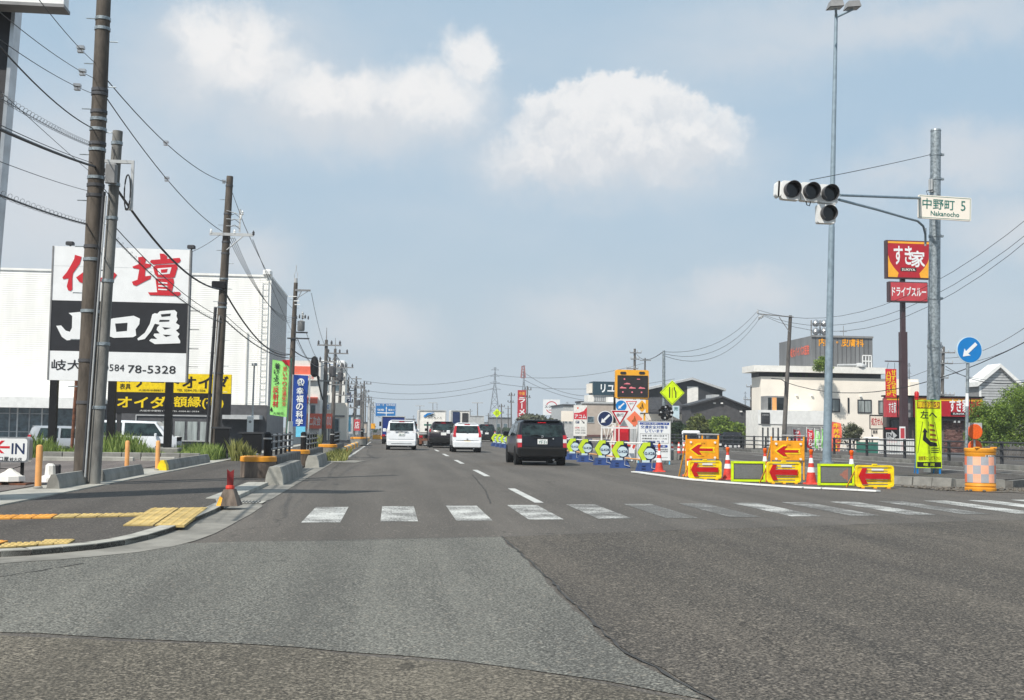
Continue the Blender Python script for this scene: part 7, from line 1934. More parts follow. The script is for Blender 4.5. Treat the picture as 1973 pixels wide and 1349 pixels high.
part('led_mark', MB().disc(X(1202), Z(731), .04, Y - .13, Y - .121, 8).box(X(1226), X(1232), Y - .13, Y - .121, Z(731.5), Z(730)), 'pink_text', o)
px0, px1, pz0, pz1 = FR(1187, 770, 1248, 795, Y)
part('white_panel', MB().box(px0, px1, Y - .08, Y, pz0, pz1), 'sign_white', o); part('yellow_edge', MB().box(px1 - .12, px1 + .003, Y - .085, Y - .0805, pz0, pz1), 'amber', o)
cr = (pz1 - pz0) * .42; czm = (pz0 + pz1) / 2
def arrowSW(cx, cz, s, y, m, o, nm='arrow'):
    p = [(-.9, .0), (-.28, .42), (-.36, .15), (.85, .15), (.85, -.15), (-.36, -.15), (-.28, -.42)]
    p = [(cx + a * s, cz + b * s) for a, b in p]; return part(nm, MB().xz(rot2(p, cx, cz, R(43)), y, y + .004), m, o)
def worker(cx, cz, s, y, m, o, nm='worker_pictogram'):
    mb = MB(); mb.disc(cx + .02 * s, cz + .46 * s, .1 * s, y, y + .004, 10)
    mb.xz([(cx - .05 * s, cz + .34 * s), (cx + .12 * s, cz + .36 * s), (cx + .22 * s, cz - .02 * s), (cx + .05 * s, cz - .05 * s)], y + .0005, y + .0045)
    mb.xz([(cx + .05 * s, cz - .02 * s), (cx + .14 * s, cz - .02 * s), (cx - .02 * s, cz - .45 * s), (cx - .14 * s, cz - .45 * s)], y - .0005, y + .0035); mb.xz([(cx + .12 * s, cz + .0 * s), (cx + .22 * s, cz), (cx + .34 * s, cz - .45 * s), (cx + .22 * s, cz - .45 * s)], y + .001, y + .005)
    mb.xz([(cx + .05 * s, cz + .3 * s), (cx + .0 * s, cz + .3 * s), (cx - .38 * s, cz - .3 * s), (cx - .32 * s, cz - .34 * s)], y - .001, y + .003); mb.xz([(cx - .55 * s, cz - .45 * s), (cx - .1 * s, cz - .45 * s), (cx - .34 * s, cz - .18 * s)], y + .0015, y + .0055)
    return part(nm, mb, m, o)
c0 = X(1196.5); part('blue_disc', MB().disc(c0, czm, cr, Y - .086, Y - .0805), 'sign_blue', o); arrowSW(c0, czm, cr * .85, Y - .092, 'sign_white', o)
c1 = X(1216); part('triangle_sign', MB().xz([(c1 - cr * 1.05, czm + cr * .9), (c1 + cr * 1.05, czm + cr * .9), (c1, czm - cr)], Y - .086, Y - .0805), 'red', o); part('triangle_face', MB().xz([(c1 - cr * .82, czm + cr * .76), (c1 + cr * .82, czm + cr * .76), (c1, czm - cr * .72)], Y - .091, Y - .0865), 'sign_white', o)
text('徐行', c1 - cr * .4, c1 + cr * .4, czm + cr * .25, czm + cr * .6, Y - .094, 'mid_grey', o, .01)
c2 = X(1236.5); part('diamond_sign', MB().xz([(c2 - cr * 1.1, czm), (c2, czm + cr * 1.1), (c2 + cr * 1.1, czm), (c2, czm - cr * 1.1)], Y - .086, Y - .0805), 'amber', o); worker(c2, czm, cr * .95, Y - .094, 'sign_black', o)
part('mast', MB().box(X(1192), X(1195), Y, Y + .1, 0, z0).box(X(1241), X(1244), Y, Y + .1, 0, z0), 'amber', o)
part('trailer_base', MB().box(X(1180), X(1256), Y + .1, Y + 1.6, .3, .7, .05), 'mid_grey', o)
for px in (1184, 1252):
    t = part('trailer_wheel', MB().cyl((X(px) - .06, Y + .8, .3), (X(px) + .06, Y + .8, .3), .29, n=14), 'tyre', o)
# sign frame in front
Y = 43
o = thing('road_signs', 'white pipe frame carrying blue arrow disc, slow triangle and orange roadworks diamond', 'road sign', P(1195, 885, Y)); o.location.z = 0
X = lambda px: P(px, 805, Y).x
Z = lambda py: P(1195, py, Y).z
c = P(1166, 807, Y); r0 = 15.5 / FPX * Y
part('disc_rim', MB().disc(c.x, c.z, r0, Y - .03, Y - .01), 'sign_white', o); part('blue_disc', MB().disc(c.x, c.z, r0 * .9, Y - .036, Y - .0305), 'navy', o); arrowSW(c.x, c.z, r0 * .85, Y - .044, 'sign_white', o)
part('triangle_rim', MB().xz([(X(1176), Z(790.5)), (X(1212), Z(790.5)), (X(1194), Z(821.5))], Y - .05, Y - .0301), 'sign_white', o)
part('triangle_sign', MB().xz([(X(1177.5), Z(791.5)), (X(1210.5), Z(791.5)), (X(1194), Z(820))], Y - .056, Y - .0505), 'deep_red', o); part('triangle_face', MB().xz([(X(1182.5), Z(794.5)), (X(1205.5), Z(794.5)), (X(1194), Z(814.5))], Y - .062, Y - .0565), 'sign_white', o)
text('徐行', X(1187), X(1201), Z(803), Z(796.5), Y - .066, 'sign_black', o, .02)
part('diamond_sign', MB().xz([(X(1207), Z(807)), (X(1222.5), Z(791.5)), (X(1238), Z(807)), (X(1222.5), Z(822))], Y - .03, Y - .01), 'orange_pink', o); worker(X(1222), Z(807), 10 / FPX * Y, Y - .044, 'brown_stripe', o)
for px in (1160, 1193, 1228): part('upright', MB().cyl((X(px), Y, 0), (X(px), Y, Z(796)), .02, n=6), 'white_paint', o)
part('top_rail', MB().box(X(1158), X(1231), Y - .02, Y + .02, Z(826), Z(823)), 'white_paint', o); part('lower_rail', MB().box(X(1158), X(1231), Y - .015, Y + .015, Z(856), Z(854.5)), 'white_paint', o)
# red machine and white cage behind
Y = 48
x0, x1, z0, z1 = FR(1191, 822, 1213, 856, Y)
o = thing('generator', 'bright red machine behind the white sign frame', 'machine', ((x0 + x1) / 2, Y, 0)); part('casing', MB().box(x0, x1, Y, Y + 1.2, .15, z1, .06), 'red', o); part('grille', MB().box(x0 + .1, x1 - .1, Y - .01, Y - .001, lerp(.15, z1, .5), lerp(.15, z1, .8)), 'deep_red', o); part('skid', MB().box(x0 + .02, x1 - .02, Y + .1, Y + 1.1, 0, .149), 'trim_black', o)
x0, x1, z0, z1 = FR(1158, 815, 1186, 870, Y)
o = thing('wire_cage', 'white folding frame and tangled rods left of the red machine', 'frame', ((x0 + x1) / 2, Y, 0))
for k in range(7): part('rod', MB().cyl((lerp(x0, x1, random.random()), Y + random.random() * .4, 0), (lerp(x0, x1, random.random()), Y + random.random() * .4, lerp(z0, z1, random.uniform(.75, 1))), .022, n=5), 'off_white', o)
part('frame', frame_mb(x0, x1, .05, z1, Y - .02, Y + .02, .05), 'off_white', o)
x0, x1, z0, z1 = FR(1214, 822, 1226, 860, Y)
o = thing('steel_cabinet', 'light grey cabinet between red machine and notice board', 'cabinet', ((x0 + x1) / 2, Y, 0)); part('casing', MB().box(x0, x1, Y, Y + .8, 0, z1, .02), 'light_grey', o); part('door_line', MB().box((x0 + x1) / 2 - .01, (x0 + x1) / 2 + .01, Y - .004, Y - .001, .1, z1 - .1), 'mid_grey', o)
for i, (px0, px1, py) in enumerate(((1165, 1180, 868), (1207, 1222, 868))):
    x0, x1, z0, z1 = FR(px0, py, px1, py + 22, 44)
    o = thing('white_tank', ('low rounded white container behind the third barricade', 'low rounded white container behind the second barricade')[i], 'container', ((x0 + x1) / 2, 44, 0)); part('shell', MB().xz(rrect(x0, x1, .02, .55, .12), 44, 44.5), 'sign_white', o); part('cap', MB().box((x0 + x1) / 2 - .04, (x0 + x1) / 2 + .04, 44.2, 44.3, .551, .6), 'charcoal', o)
for i, (px0, px1) in enumerate(((1178, 1190), (1208, 1228))):
    x0, x1, z0, z1 = FR(px0, 857, px1, 867, 46)
    o = thing('orange_barrier', ('orange and white striped barrier board, left, under the sign frame', 'orange and white striped barrier board, right, beside the notice board')[i], 'barrier', ((x0 + x1) / 2, 46, 0)); part('board', MB().box(x0, x1, 45.96, 46, z0, z1), 'cone_red', o)
    for q in range(2): xx = lerp(x0, x1, .2 + .45 * q); part('stripe', MB().xz([(xx, z0), (xx + .08, z0), (xx + .16, z1), (xx + .08, z1)], 45.95, 45.9599), 'sign_white', o)
    part('leg', MB().cyl((x0 + .03, 46.02, 0), (x0 + .03, 46.02, z0), .015, n=5).cyl((x1 - .03, 46.02, 0), (x1 - .03, 46.02, z0), .015, n=5), 'charcoal', o)
# notice board
Y = 41
x0, x1, z0, z1 = FR(1229, 812, 1291, 886, Y); zt = z1
o = thing('notice_board', 'large white roadworks notice board with blue Japanese lettering standing on the road', 'notice board', ((x0 + x1) / 2, Y, 0))
part('board', MB().box(x0, x1, Y - .03, Y, z0, z1), 'sign_white', o); part('frame', frame_mb(x0 - .02, x1 + .02, z0 - .03, z1 + .02, Y - .04, Y - .0302, .03), 'light_grey', o)
for xx in (x0 + .02, x1 - .02): part('leg', MB().box(xx - .02, xx + .02, Y - .02, Y + .02, 0, z0 - .031), 'sky_blue', o); part('back_leg', MB().cyl((xx, Y + .02, z1 - .1), (xx, Y + .7, 0), .02, n=6), 'light_grey', o)
f = Y - .034; fx_ = lambda t: lerp(x0, x1, t); fz_ = lambda t: lerp(z0, z1, t)
part('blue_band', MB().box(fx_(.05), fx_(.96), f, f + .003, fz_(.91), fz_(.97)), 'royal_blue', o); text('ご協力をお願いします', fx_(.08), fx_(.92), fz_(.92), fz_(.96), f - .003, 'sign_white', o, .02)
text('交通安全対策を', fx_(.08), fx_(.92), fz_(.81), fz_(.89), f, 'text_blue', o, .03); text('しています', fx_(.22), fx_(.78), fz_(.71), fz_(.79), f, 'text_blue', o, .03)
part('box_line', frame_mb(fx_(.06), fx_(.95), fz_(.43), fz_(.68), f, f + .003, .012), 'mid_grey', o)
text('令和 6年 1月31日まで', fx_(.12), fx_(.9), fz_(.60), fz_(.65), f, 'charcoal', o, .01); text('作業時間 9:00 ～ 17:00', fx_(.12), fx_(.9), fz_(.53), fz_(.57), f, 'charcoal', o, .01); text('規制時間 終 日', fx_(.12), fx_(.8), fz_(.46), fz_(.50), f, 'text_blue', o, .01)
part('blue_band', MB().xz(rrect(fx_(.12), fx_(.92), fz_(.32), fz_(.385), .04), f, f + .003), 'royal_blue', o); text('交通安全工事', fx_(.2), fx_(.85), fz_(.33), fz_(.375), f - .003, 'sign_white', o, .02)
text('発注者 国土交通省 岐阜国道事務所', fx_(.1), fx_(.93), fz_(.25), fz_(.29), f, 'charcoal', o, .01); text('施工者 大垣維持出張所', fx_(.1), fx_(.93), fz_(.20), fz_(.235), f, 'charcoal', o, .01); text('コネセク', fx_(.3), fx_(.7), fz_(.10), fz_(.15), f, 'charcoal', o, .01); part('rule_line', MB().box(fx_(.1), fx_(.93), f, f + .003, fz_(.06), fz_(.067)), 'mid_grey', o)
# lane sign diamond and its post with rotating lamp cluster
Y = 47
k = P(1279, 872, Y); t = P(1279, 676, Y); k.z = .0
o = thing('sign_post', 'slim grey post with yellow green lane reduction diamond and black lamp cluster', 'road sign', k)
part('post', MB().cyl(k, t, .085, .06, n=10), 'galv', o, smooth=True)
c = P(1293.5, 757, Y); h = 24.5 / FPX * Y
dm = lambda s: [(c.x - s, c.z), (c.x, c.z + s), (c.x + s, c.z), (c.x, c.z - s)]
part('diamond', MB().xz(dm(h), Y - .16, Y - .13), 'fluor', o); part('border', MB().xz(dm(h * .93), Y - .164, Y - .1605), 'sign_black', o); part('diamond_face', MB().xz(dm(h * .89), Y - .168, Y - .1645), 'fluor', o)
s = h / 24.5
part('lane_line', MB().box(c.x - 6.5 * s, c.x - 4.5 * s, Y - .175, Y - .1685, c.z - 10 * s, c.z + 11 * s).xz([(c.x + 3 * s, c.z + 11 * s), (c.x + 5 * s, c.z + 11 * s), (c.x + 5 * s, c.z + 7 * s), (c.x + 8 * s, c.z + 1 * s), (c.x + 8 * s, c.z - 10 * s), (c.x + 6 * s, c.z - 10 * s), (c.x + 6 * s, c.z + 1 * s), (c.x + 3 * s, c.z + 7 * s)], Y - .175, Y - .1685), 'sign_black', o)
part('lane_dashes', MB().box(c.x - .6 * s, c.x + .4 * s, Y - .175, Y - .1685, c.z - 10 * s, c.z + 10 * s), 'brown_stripe', o)
c = P(1281, 795, Y); r0 = 15 / FPX * Y
part('lamp_ring', MB().lathe([(r0 * .3, 0), (r0 * .32, .08)], (0, 0, 0), 12), 'charcoal', o).location = (0, 0, 0)
mb = MB()
for i in range(9):
    a = 2 * math.pi * i / 9; mb.disc(c.x + math.cos(a) * r0 * .74, c.z + math.sin(a) * r0 * .74, r0 * .25, Y - .24, Y - .1, 10)
part('lamp_head', mb, 'trim_black', o)
mb = MB()
for i in range(9):
    a = 2 * math.pi * i / 9; mb.cyl((c.x, Y - .12 + .001 * i, c.z), (c.x + math.cos(a) * r0 * .7, Y - .12 + .001 * i, c.z + math.sin(a) * r0 * .7), .02, n=5)
part('lamp_arm', mb.disc(c.x, c.z, r0 * .22, Y - .2, Y - .09, 12), 'charcoal', o)
mb = MB()
for i in range(0, 9, 2):
    a = 2 * math.pi * i / 9 + .3; mb.disc(c.x + math.cos(a) * r0 * .72, c.z + math.sin(a) * r0 * .72, r0 * .12, Y - .25, Y - .2405, 8)
part('lamp_lens', mb, 'light_grey', o)
for ch in o.children:
    if ch.name.startswith('lamp_ring'): bpy.data.objects.remove(ch); break
Y = 110
o = thing('lane_sign', 'small far yellow diamond lane sign left of the ramen sign', 'road sign', P(957, 850, Y)); o.location.z = 0
c = P(957.5, 796, Y); h = 8.5 / FPX * Y
part('diamond', MB().xz(dm(h), Y - .1, Y - .07), 'fluor', o); part('lane_line', MB().box(c.x - .12, c.x - .06, Y - .11, Y - .1005, c.z - .2, c.z + .2).box(c.x + .06, c.x + .12, Y - .11, Y - .1005, c.z - .2, c.z + .2), 'sign_black', o); part('post', MB().cyl((c.x, Y, 0), (c.x, Y, c.z), .05, n=6), 'galv', o)
# utility poles on the right
def rpole(label, bpx, tpx, Y, r0, r1, m='pole_far', arms=()):
    b, t = P(*bpx, Y), P(*tpx, Y); b.z = .05
    o = thing('utility_pole', label, 'utility pole', b); part('pole_shaft', MB().cyl(b, t, r0, r1, n=10), m, o, smooth=True)
    for (dz, xa, xb) in arms:
        part('crossarm', MB().box(t.x + xa, t.x + xb, Y - .2, Y - .1, t.z - dz - .05, t.z - dz + .05), 'mid_grey', o)
        for f_ in (0, .33, .66, 1): insul(o, lerp(xa, xb, f_) + t.x, Y - .15, t.z - dz + .05, .22, .05, 'light_grey')
    return o
rp = rpole('brown wooden pole in front of the clinic with a long raised arm', (1509, 872), (1523, 608), 65, .14, .10, arms=())
t = P(1523, 608, 65); e = P(1459, 605, 65)
part('crossarm', MB().cyl((t.x + .15, 64.9, t.z - .1), (e.x, 64.9, e.z), .035, n=6).cyl((t.x - .1, 64.9, P(1515, 640, 65).z), (P(1500, 612, 65).x, 64.9, P(1500, 611, 65).z), .025, n=5), 'mid_grey', rp)
for dx, dz in ((0, .1), (.08, -.25), (.2, -.2), (.3, -.12)): insul(rp, e.x + dx, 64.9, e.z + dz - .1, .22, .06, 'light_grey')
a = P(1516, 735, 65); b_ = P(1490, 730, 65)
part('street_lamp_arm', MB().tube([(P(1511, 760, 65).x, 64.8, P(1511, 760, 65).z), (P(1510, 736, 65).x, 64.8, P(1510, 736, 65).z), (P(1503, 731, 65).x, 64.8, P(1503, 731, 65).z), (P(1484, 730, 65).x, 64.8, P(1484, 730, 65).z)], .03, 6), 'charcoal', rp)
rpole('far pole with clustered insulators between the signal pole and the round blue sign', (1812, 880), (1818, 668), 90, .16, .11, arms=((.5, -.7, .9), (1.4, -.6, .7), (2.6, -.8, .3), (4.0, -.3, .8)))
rpole('pole with crossed arms rising behind the LED board', (1222, 860), (1223, 672), 106, .17, .11, arms=((.4, -.5, .6), (1.0, -.4, .4), (1.9, -.8, .3)))
rpole('distant double armed pole left of the clinic', (1446, 860), (1448, 742), 120, .16, .12, arms=((.2, -.6, 1.0), (1.6, -.9, .2)))
rpole('distant pole behind the beige shop roof', (1240, 860), (1243, 690), 140, .16, .1, arms=((.3, -.7, .7),))
rpole('dark lamp pole in front of the reuse shop', (1184, 865), (1184, 758), 80, .10, .08, 'trim_black')
# right wires
wire(P(1280, 678, 47), P(1459, 600, 65), .7, .014, 'upper wire from the lane sign post up to the clinic pole arm')
wire(P(1280, 682, 47), P(1462, 607, 65), .9, .014, 'middle wire from the lane sign post up to the clinic pole arm')
wire(P(1280, 686, 47), P(1466, 610, 65), 1.1, .014, 'lower wire from the lane sign post up to the clinic pole arm')
wire(P(1225, 680, 106), P(1280, 676, 47), .5, .018, 'thin wire between the insulator pole and the lane sign post')
wire(P(1459, 597, 65), P(2060, 352, 42), 2.3, .016, 'uppermost of three long wires sweeping to the right edge')
wire(P(1464, 604, 65), P(2060, 382, 42), 2.4, .016, 'middle of three long wires sweeping to the right edge')
wire(P(1470, 608, 65), P(2060, 392, 42), 2.6, .016, 'lowest of three long wires sweeping to the right edge')
wire(P(1512, 736, 65), P(2050, 618, 40), 1.5, .028, 'thick sagging black cable from the clinic pole past the round blue sign')
wire(P(1820, 690, 90), P(2050, 572, 60), .9, .018, 'thin wire from the insulator pole to the right edge, upper')
wire(P(1820, 700, 90), P(2050, 608, 65), .9, .018, 'thin wire from the insulator pole to the right edge, lower')
wire(P(1820, 700, 90), P(1480, 745, 120), 1.5, .02, 'faint wire behind the clinic roof', None, 'wire_grey')
wire(P(1822, 712, 90), P(2060, 715, 70), .8, .02, 'thin wire over the gable house roof', None, 'wire_grey')
wire(P(1822, 706, 90), P(2060, 712, 60), 1.1, .026, 'darker wire sagging above the gable house')

# ================================================================== median: lamp post, signal pole, signs, drum
z0 = .165
k = G(1593, 893, z0)
Yl = k.y
t = P(1611, 28, Yl)
o = thing('lamp_post', 'very tall blue grey street lamp post with two lamp heads on the median', 'street lamp', k)
m1 = k.lerp(t, .52)
part('post', MB().cyl(k, m1, .155, .105, n=18), 'lamp_pole_grey', o, smooth=True); part('post', MB().cyl(m1, t, .095, .06, n=16), 'lamp_pole_grey', o, smooth=True)
part('base_flange', MB().cyl((k.x, k.y, z0), (k.x, k.y, z0 + .06), .24, n=16), 'lamp_pole_grey', o)
for s, (px, py), d_ in ((-1, (1610, 16), 'l'), (1, (1643, 17), 'r')):
    e = P(px, py, Yl - (.9 if s < 0 else 0))
    hx = e.x; part('arm', MB().tube([(t.x, t.y, t.z - .1), (lerp(t.x, hx, .5) , e.y * .5 + t.y * .5, t.z + .06), (hx, e.y, e.z - .02)], .045, 8), 'lamp_pole_grey', o)
    part('lamp_head', MB().add([(hx - .28, e.y - .22, e.z - .02), (hx + .24, e.y - .22, e.z + .04), (hx + .24, e.y + .22, e.z + .04), (hx - .28, e.y + .22, e.z - .02), (hx - .2, e.y - .14, e.z + .24), (hx + .2, e.y - .14, e.z + .28), (hx + .2, e.y + .14, e.z + .28), (hx - .2, e.y + .14, e.z + .24)],
        [(3, 2, 1, 0), (4, 5, 6, 7), (0, 1, 5, 4), (1, 2, 6, 5), (2, 3, 7, 6), (3, 0, 4, 7)]), 'mid_grey', o)
    part('lens', MB().add([(hx - .24, e.y - .18, e.z - .03), (hx + .2, e.y - .18, e.z + .02), (hx + .2, e.y + .18, e.z + .02), (hx - .24, e.y + .18, e.z - .03)], [(3, 2, 1, 0)]), 'light_grey', o)

k = G(1797, 910, z0); Ys = k.y
t = P(1803, 253, Ys)
sig = thing('signal_pole', 'thick mottled galvanised signal pole with arm on the median', 'signal pole', k)
part('pole', MB().cyl(k, k.lerp(t, .5), .185, .165, n=22), 'galv', sig, smooth=True); part('pole', MB().cyl(k.lerp(t, .5), t, .163, .14, n=22), 'galv', sig, smooth=True)
part('cap', MB().cyl(t, t + Vector((0, 0, .05)), .15, .14, n=18), 'galv', sig)
mat('concrete_foot', (.20, .22, .22), .85, var=.2)
part('footing', MB().cyl((k.x, k.y, z0 - .02), (k.x, k.y, z0 + .42), .24, .23, n=20), 'concrete_foot', sig, smooth=True)
for py in (298, 345, 455, 575, 668): 
    f_ = (P(1800, py, Ys).z - k.z) / (t.z - k.z); p = k.lerp(t, f_); part('band', MB().cyl((p.x, p.y, p.z - .035), (p.x, p.y, p.z + .035), lerp(.19, .145, f_) + .012, n=20).box(p.x + .15, p.x + .24, p.y - .05, p.y + .02, p.z - .03, p.z + .03), 'galv', sig, smooth=True)
p = P(1795, 355, Ys); part('conduit_box', MB().box(p.x - .12, p.x - .04, Ys - .16, Ys - .04, p.z - .25, p.z + .12, .01), 'light_grey', sig)
part('loop_wire', MB().tube([P(1788, 378, Ys) + Vector((-.08, -.15, 0)), P(1782, 371, Ys) + Vector((-.05, -.18, 0)), P(1792, 368, Ys) + Vector((0, -.16, 0))], .012, 5), 'wire', sig)
# arm reaches forward and to the left
Yh = 24.0
pa = P(1798, 385, Ys); ha = P(1618, 376, Yh)
part('upper_arm', MB().cyl((pa.x, pa.y - .15, pa.z), ha, .04, .03, n=10), 'lamp_pole_grey', sig, smooth=True)
pb = P(1797, 456, Ys); 
def on(px, py, f_): return P(px, py, lerp(Ys - .15, Yh, f_))
part('lower_arm', MB().tube([on(1783, 470, 0), on(1783, 452, .02), on(1779, 436, .05), on(1768, 426, .1), on(1745, 420, .2), on(1690, 404, .6), on(1617, 385, 1.0)], .032, 8), 'lamp_pole_grey', sig, smooth=True)
part('clamp', MB().tube([on(1783, 440, 0) , on(1783, 474, 0)], .03, 6), 'galv', sig)
o = wire(P(1793, 298, Ys - .15), P(1560, 347, Yh), .02, .012, 'stay wire from the top of the signal pole to the traffic light')
# traffic signal: three lamps in a row and one arrow lamp below
c1, c2, c3 = P(1524, 367, Yh), P(1561, 370, Yh), P(1596.5, 374, Yh)
o = thing('traffic_light', 'horizontal three lamp traffic light with one lamp below, all unlit, on the arm', 'traffic light', c2)
ang = math.atan2(c3.z - c1.z, c3.x - c1.x)
hw_ = (c3.x - c1.x) / 2 * .5
pitch = (c3 - c1).length / 2
for i, c in enumerate((c1, c2, c3)):
    s = pitch * .49; H2 = .205
    hb = rot2(rrect(c.x - s, c.x + s, c.z - H2, c.z + H2, .045, 3), c.x, c.z, ang)
    part('lamp_housing', MB().xz(hb, Yh - .02, Yh + .16), 'white_paint', o)
    r_ = .178
    v = []; n = 20; f = []
    for q_ in range(n + 1):
        a = R(-50 + 280 * q_ / n); ca, sa = math.cos(a), math.sin(a)
        for (rr_, yy) in ((r_, Yh - .02), (r_ * 1.0, Yh - .19 - .05 * max(0, sa)), (r_ - .008, Yh - .19 - .05 * max(0, sa)), (r_ - .008, Yh - .02)): v.append((c.x + ca * rr_, yy, c.z + sa * rr_))
    for q_ in range(n):
        for e in range(4): f.append((q_ * 4 + e, q_ * 4 + (e + 1) % 4, q_ * 4 + 4 + (e + 1) % 4, q_ * 4 + 4 + e))
    part('visor', MB().add(v, f), 'dark_grey', o)
    part('lens', MB().disc(c.x, c.z, r_ - .009, Yh - .05, Yh - .0201, 24), 'lens_dark', o)
part('end_cap', MB().xz(rot2(rrect(c1.x - pitch * .78, c1.x - pitch * .5, c1.z - .17, c1.z + .19, .08, 4), c1.x, c1.z, ang), Yh - .0, Yh + .18), 'white_paint', o)
c = P(1592.5, 412, Yh)
part('lamp_housing', MB().xz(rrect(c.x - .2, c.x + .20, c.z - .21, c.z + .21, .04, 3), Yh - .02, Yh + .16), 'white_paint', o)
part('lens', MB().disc(c.x + .02, c.z, .165, Yh - .05, Yh - .0201, 24), 'lens_dark', o); 
v = []; f = []
for q_ in range(21):
    a = R(-50 + 280 * q_ / 20); ca, sa = math.cos(a), math.sin(a)
    for (rr_, yy) in ((.174, Yh - .02), (.174, Yh - .18), (.166, Yh - .18), (.166, Yh - .02)): v.append((c.x + .02 + ca * rr_, yy, c.z + sa * rr_))
for q_ in range(20):
    for e in range(4): f.append((q_ * 4 + e, q_ * 4 + (e + 1) % 4, q_ * 4 + 4 + (e + 1) % 4, q_ * 4 + 4 + e))
part('visor', MB().add(v, f), 'dark_grey', o)
part('cable_drop', MB().tube([c2 + Vector((-.08, .05, -.2)), c2 + Vector((-.06, .05, -.28)), c2 + Vector((.0, .05, -.30)), c2 + Vector((.03, .05, -.2))], .012, 5), 'wire', o)
# place name sign
Yn = Ys - 1.45
o = thing('place_sign', 'cream rectangular place name sign with Japanese and roman lettering on the signal pole', 'place sign', P(1818, 402, Yn))
x0, x1, z0_, z1 = FR(1768, 379, 1869, 424, Yn)
part('board', MB().xz(rrect(x0, x1, z0_, z1, .03), Yn - .06, Yn), 'cream', o); o.rotation_euler = (0, R(1.6), 0)
part('border', frame_mb(x0 + .025, x1 - .025, z0_ + .025, z1 - .025, Yn - .064, Yn - .0605, .010), 'text_green', o)
text('中野町', lerp(x0, x1, .07), lerp(x0, x1, .68), lerp(z0_, z1, .42), lerp(z0_, z1, .86), Yn - .066, 'text_green', o, .012); text('5', lerp(x0, x1, .80), lerp(x0, x1, .89), lerp(z0_, z1, .42), lerp(z0_, z1, .84), Yn - .066, 'text_green', o, .0)
text('Nakanocho', lerp(x0, x1, .23), lerp(x0, x1, .77), lerp(z0_, z1, .14), lerp(z0_, z1, .34), Yn - .066, 'text_green', o, .02)
part('bracket', MB().box(P(1797, 402, Yn + .6).x - .03, P(1797, 402, Yn + .6).x + .03, Yn, Yn + 1.3, (z0_ + z1) / 2 - .04, (z0_ + z1) / 2 + .04), 'galv', o)

# yellow lane notice
Yq = Ys - 1.2
x0, x1, z0_, z1 = FR(1764, 771, 1813, 902, Yq)
o = thing('lane_notice', 'tall fluorescent yellow notice with bending black arrow in front of the signal pole', 'notice board', ((x0 + x1) / 2, Yq, .165))
part('board', MB().box(x0, x1, Yq - .03, Yq, z0_, z1), 'fluor', o); part('border', frame_mb(x0, x1, z0_, z1, Yq - .034, Yq - .0302, .015), 'lime', o)
f = Yq - .035; fx_ = lambda t_: lerp(x0, x1, t_); fz_ = lambda t_: lerp(z1, z0_, t_)
part('header_band', MB().box(fx_(.05), fx_(.95), f, f + .004, fz_(.125), fz_(.02)), 'brown_stripe', o); text('車線減少', fx_(.08), fx_(.92), fz_(.115), fz_(.03), f - .002, 'yellow', o, .05)
text('左へ', fx_(.18), fx_(.82), fz_(.27), fz_(.16), f, 'sign_black', o, .03)
def pl_(pts, m, y=0, nm='marking'): return part(nm, MB().xz([(fx_(a), fz_(b)) for a, b in pts], f - y, f + .004 - y), m, o)
pl_([(.05, .78), (.065, .78), (.27, .32), (.255, .32)], 'sign_black'); pl_([(.935, .78), (.95, .78), (.74, .32), (.725, .32)], 'sign_black')
for a in (.32, .42, .66, .73): pl_([(.49, a), (.505, a), (.505, a + .06), (.49, a + .06)], 'sign_black')
pl_([(.34, .41), (.25, .475), (.30, .475), (.26, .57), (.26, .59), (.55, .68), (.84, .68), (.80, .63), (.56, .61), (.40, .545), (.40, .475), (.46, .475)], 'sign_black', .001, 'arrow')
for a in (.35, .42, .49, .56): pl_([(.54 , a), (.70 + (a - .35) * .5, a + .012), (.72 + (a - .35) * .5, a + .042), (.54, a + .03)], 'brown_stripe', .002, 'hatch')
for a in (.70, .73, .76): pl_([(.58, a), (.88, a), (.88, a + .012), (.58, a + .012)], 'sign_black', .001, 'hatch')
text('速度落として下さい', fx_(.08), fx_(.94), fz_(.885), fz_(.825), f, 'brown_stripe', o, .02)
part('footer_band', MB().box(fx_(.03), fx_(.97), f, f + .004, fz_(.985), fz_(.91)), 'sign_black', o); text('岐 建', fx_(.28), fx_(.72), fz_(.97), fz_(.925), f - .002, 'fluor', o, .03)
for a in (.06, .94): part('leg', MB().box(fx_(a) - .02, fx_(a) + .02, Yq - .02, Yq + .02, .165, z0_ - .001), 'sign_blue', o); part('back_leg', MB().cyl((fx_(a) + (.03 if a < .5 else -.03), Yq + .02, z1 - .9), (fx_(a) + (.06 if a < .5 else -.03), Yq + .3, .165), .015, n=6), 'sign_blue', o)
part('top_tag', MB().box(fx_(.58), fx_(.82), Yq - .02, Yq + .01, z1 + .001, z1 + .03), 'fence_green', o)
a = P(1769, 762, Yq); part('beacon', MB().lathe([(.05, 0), (.05, .06), (.06, .07), (.06, .19), (.03, .23)], (fx_(.06), Yq, z1 + .002), 12), 'arrow_red', o, smooth=True)

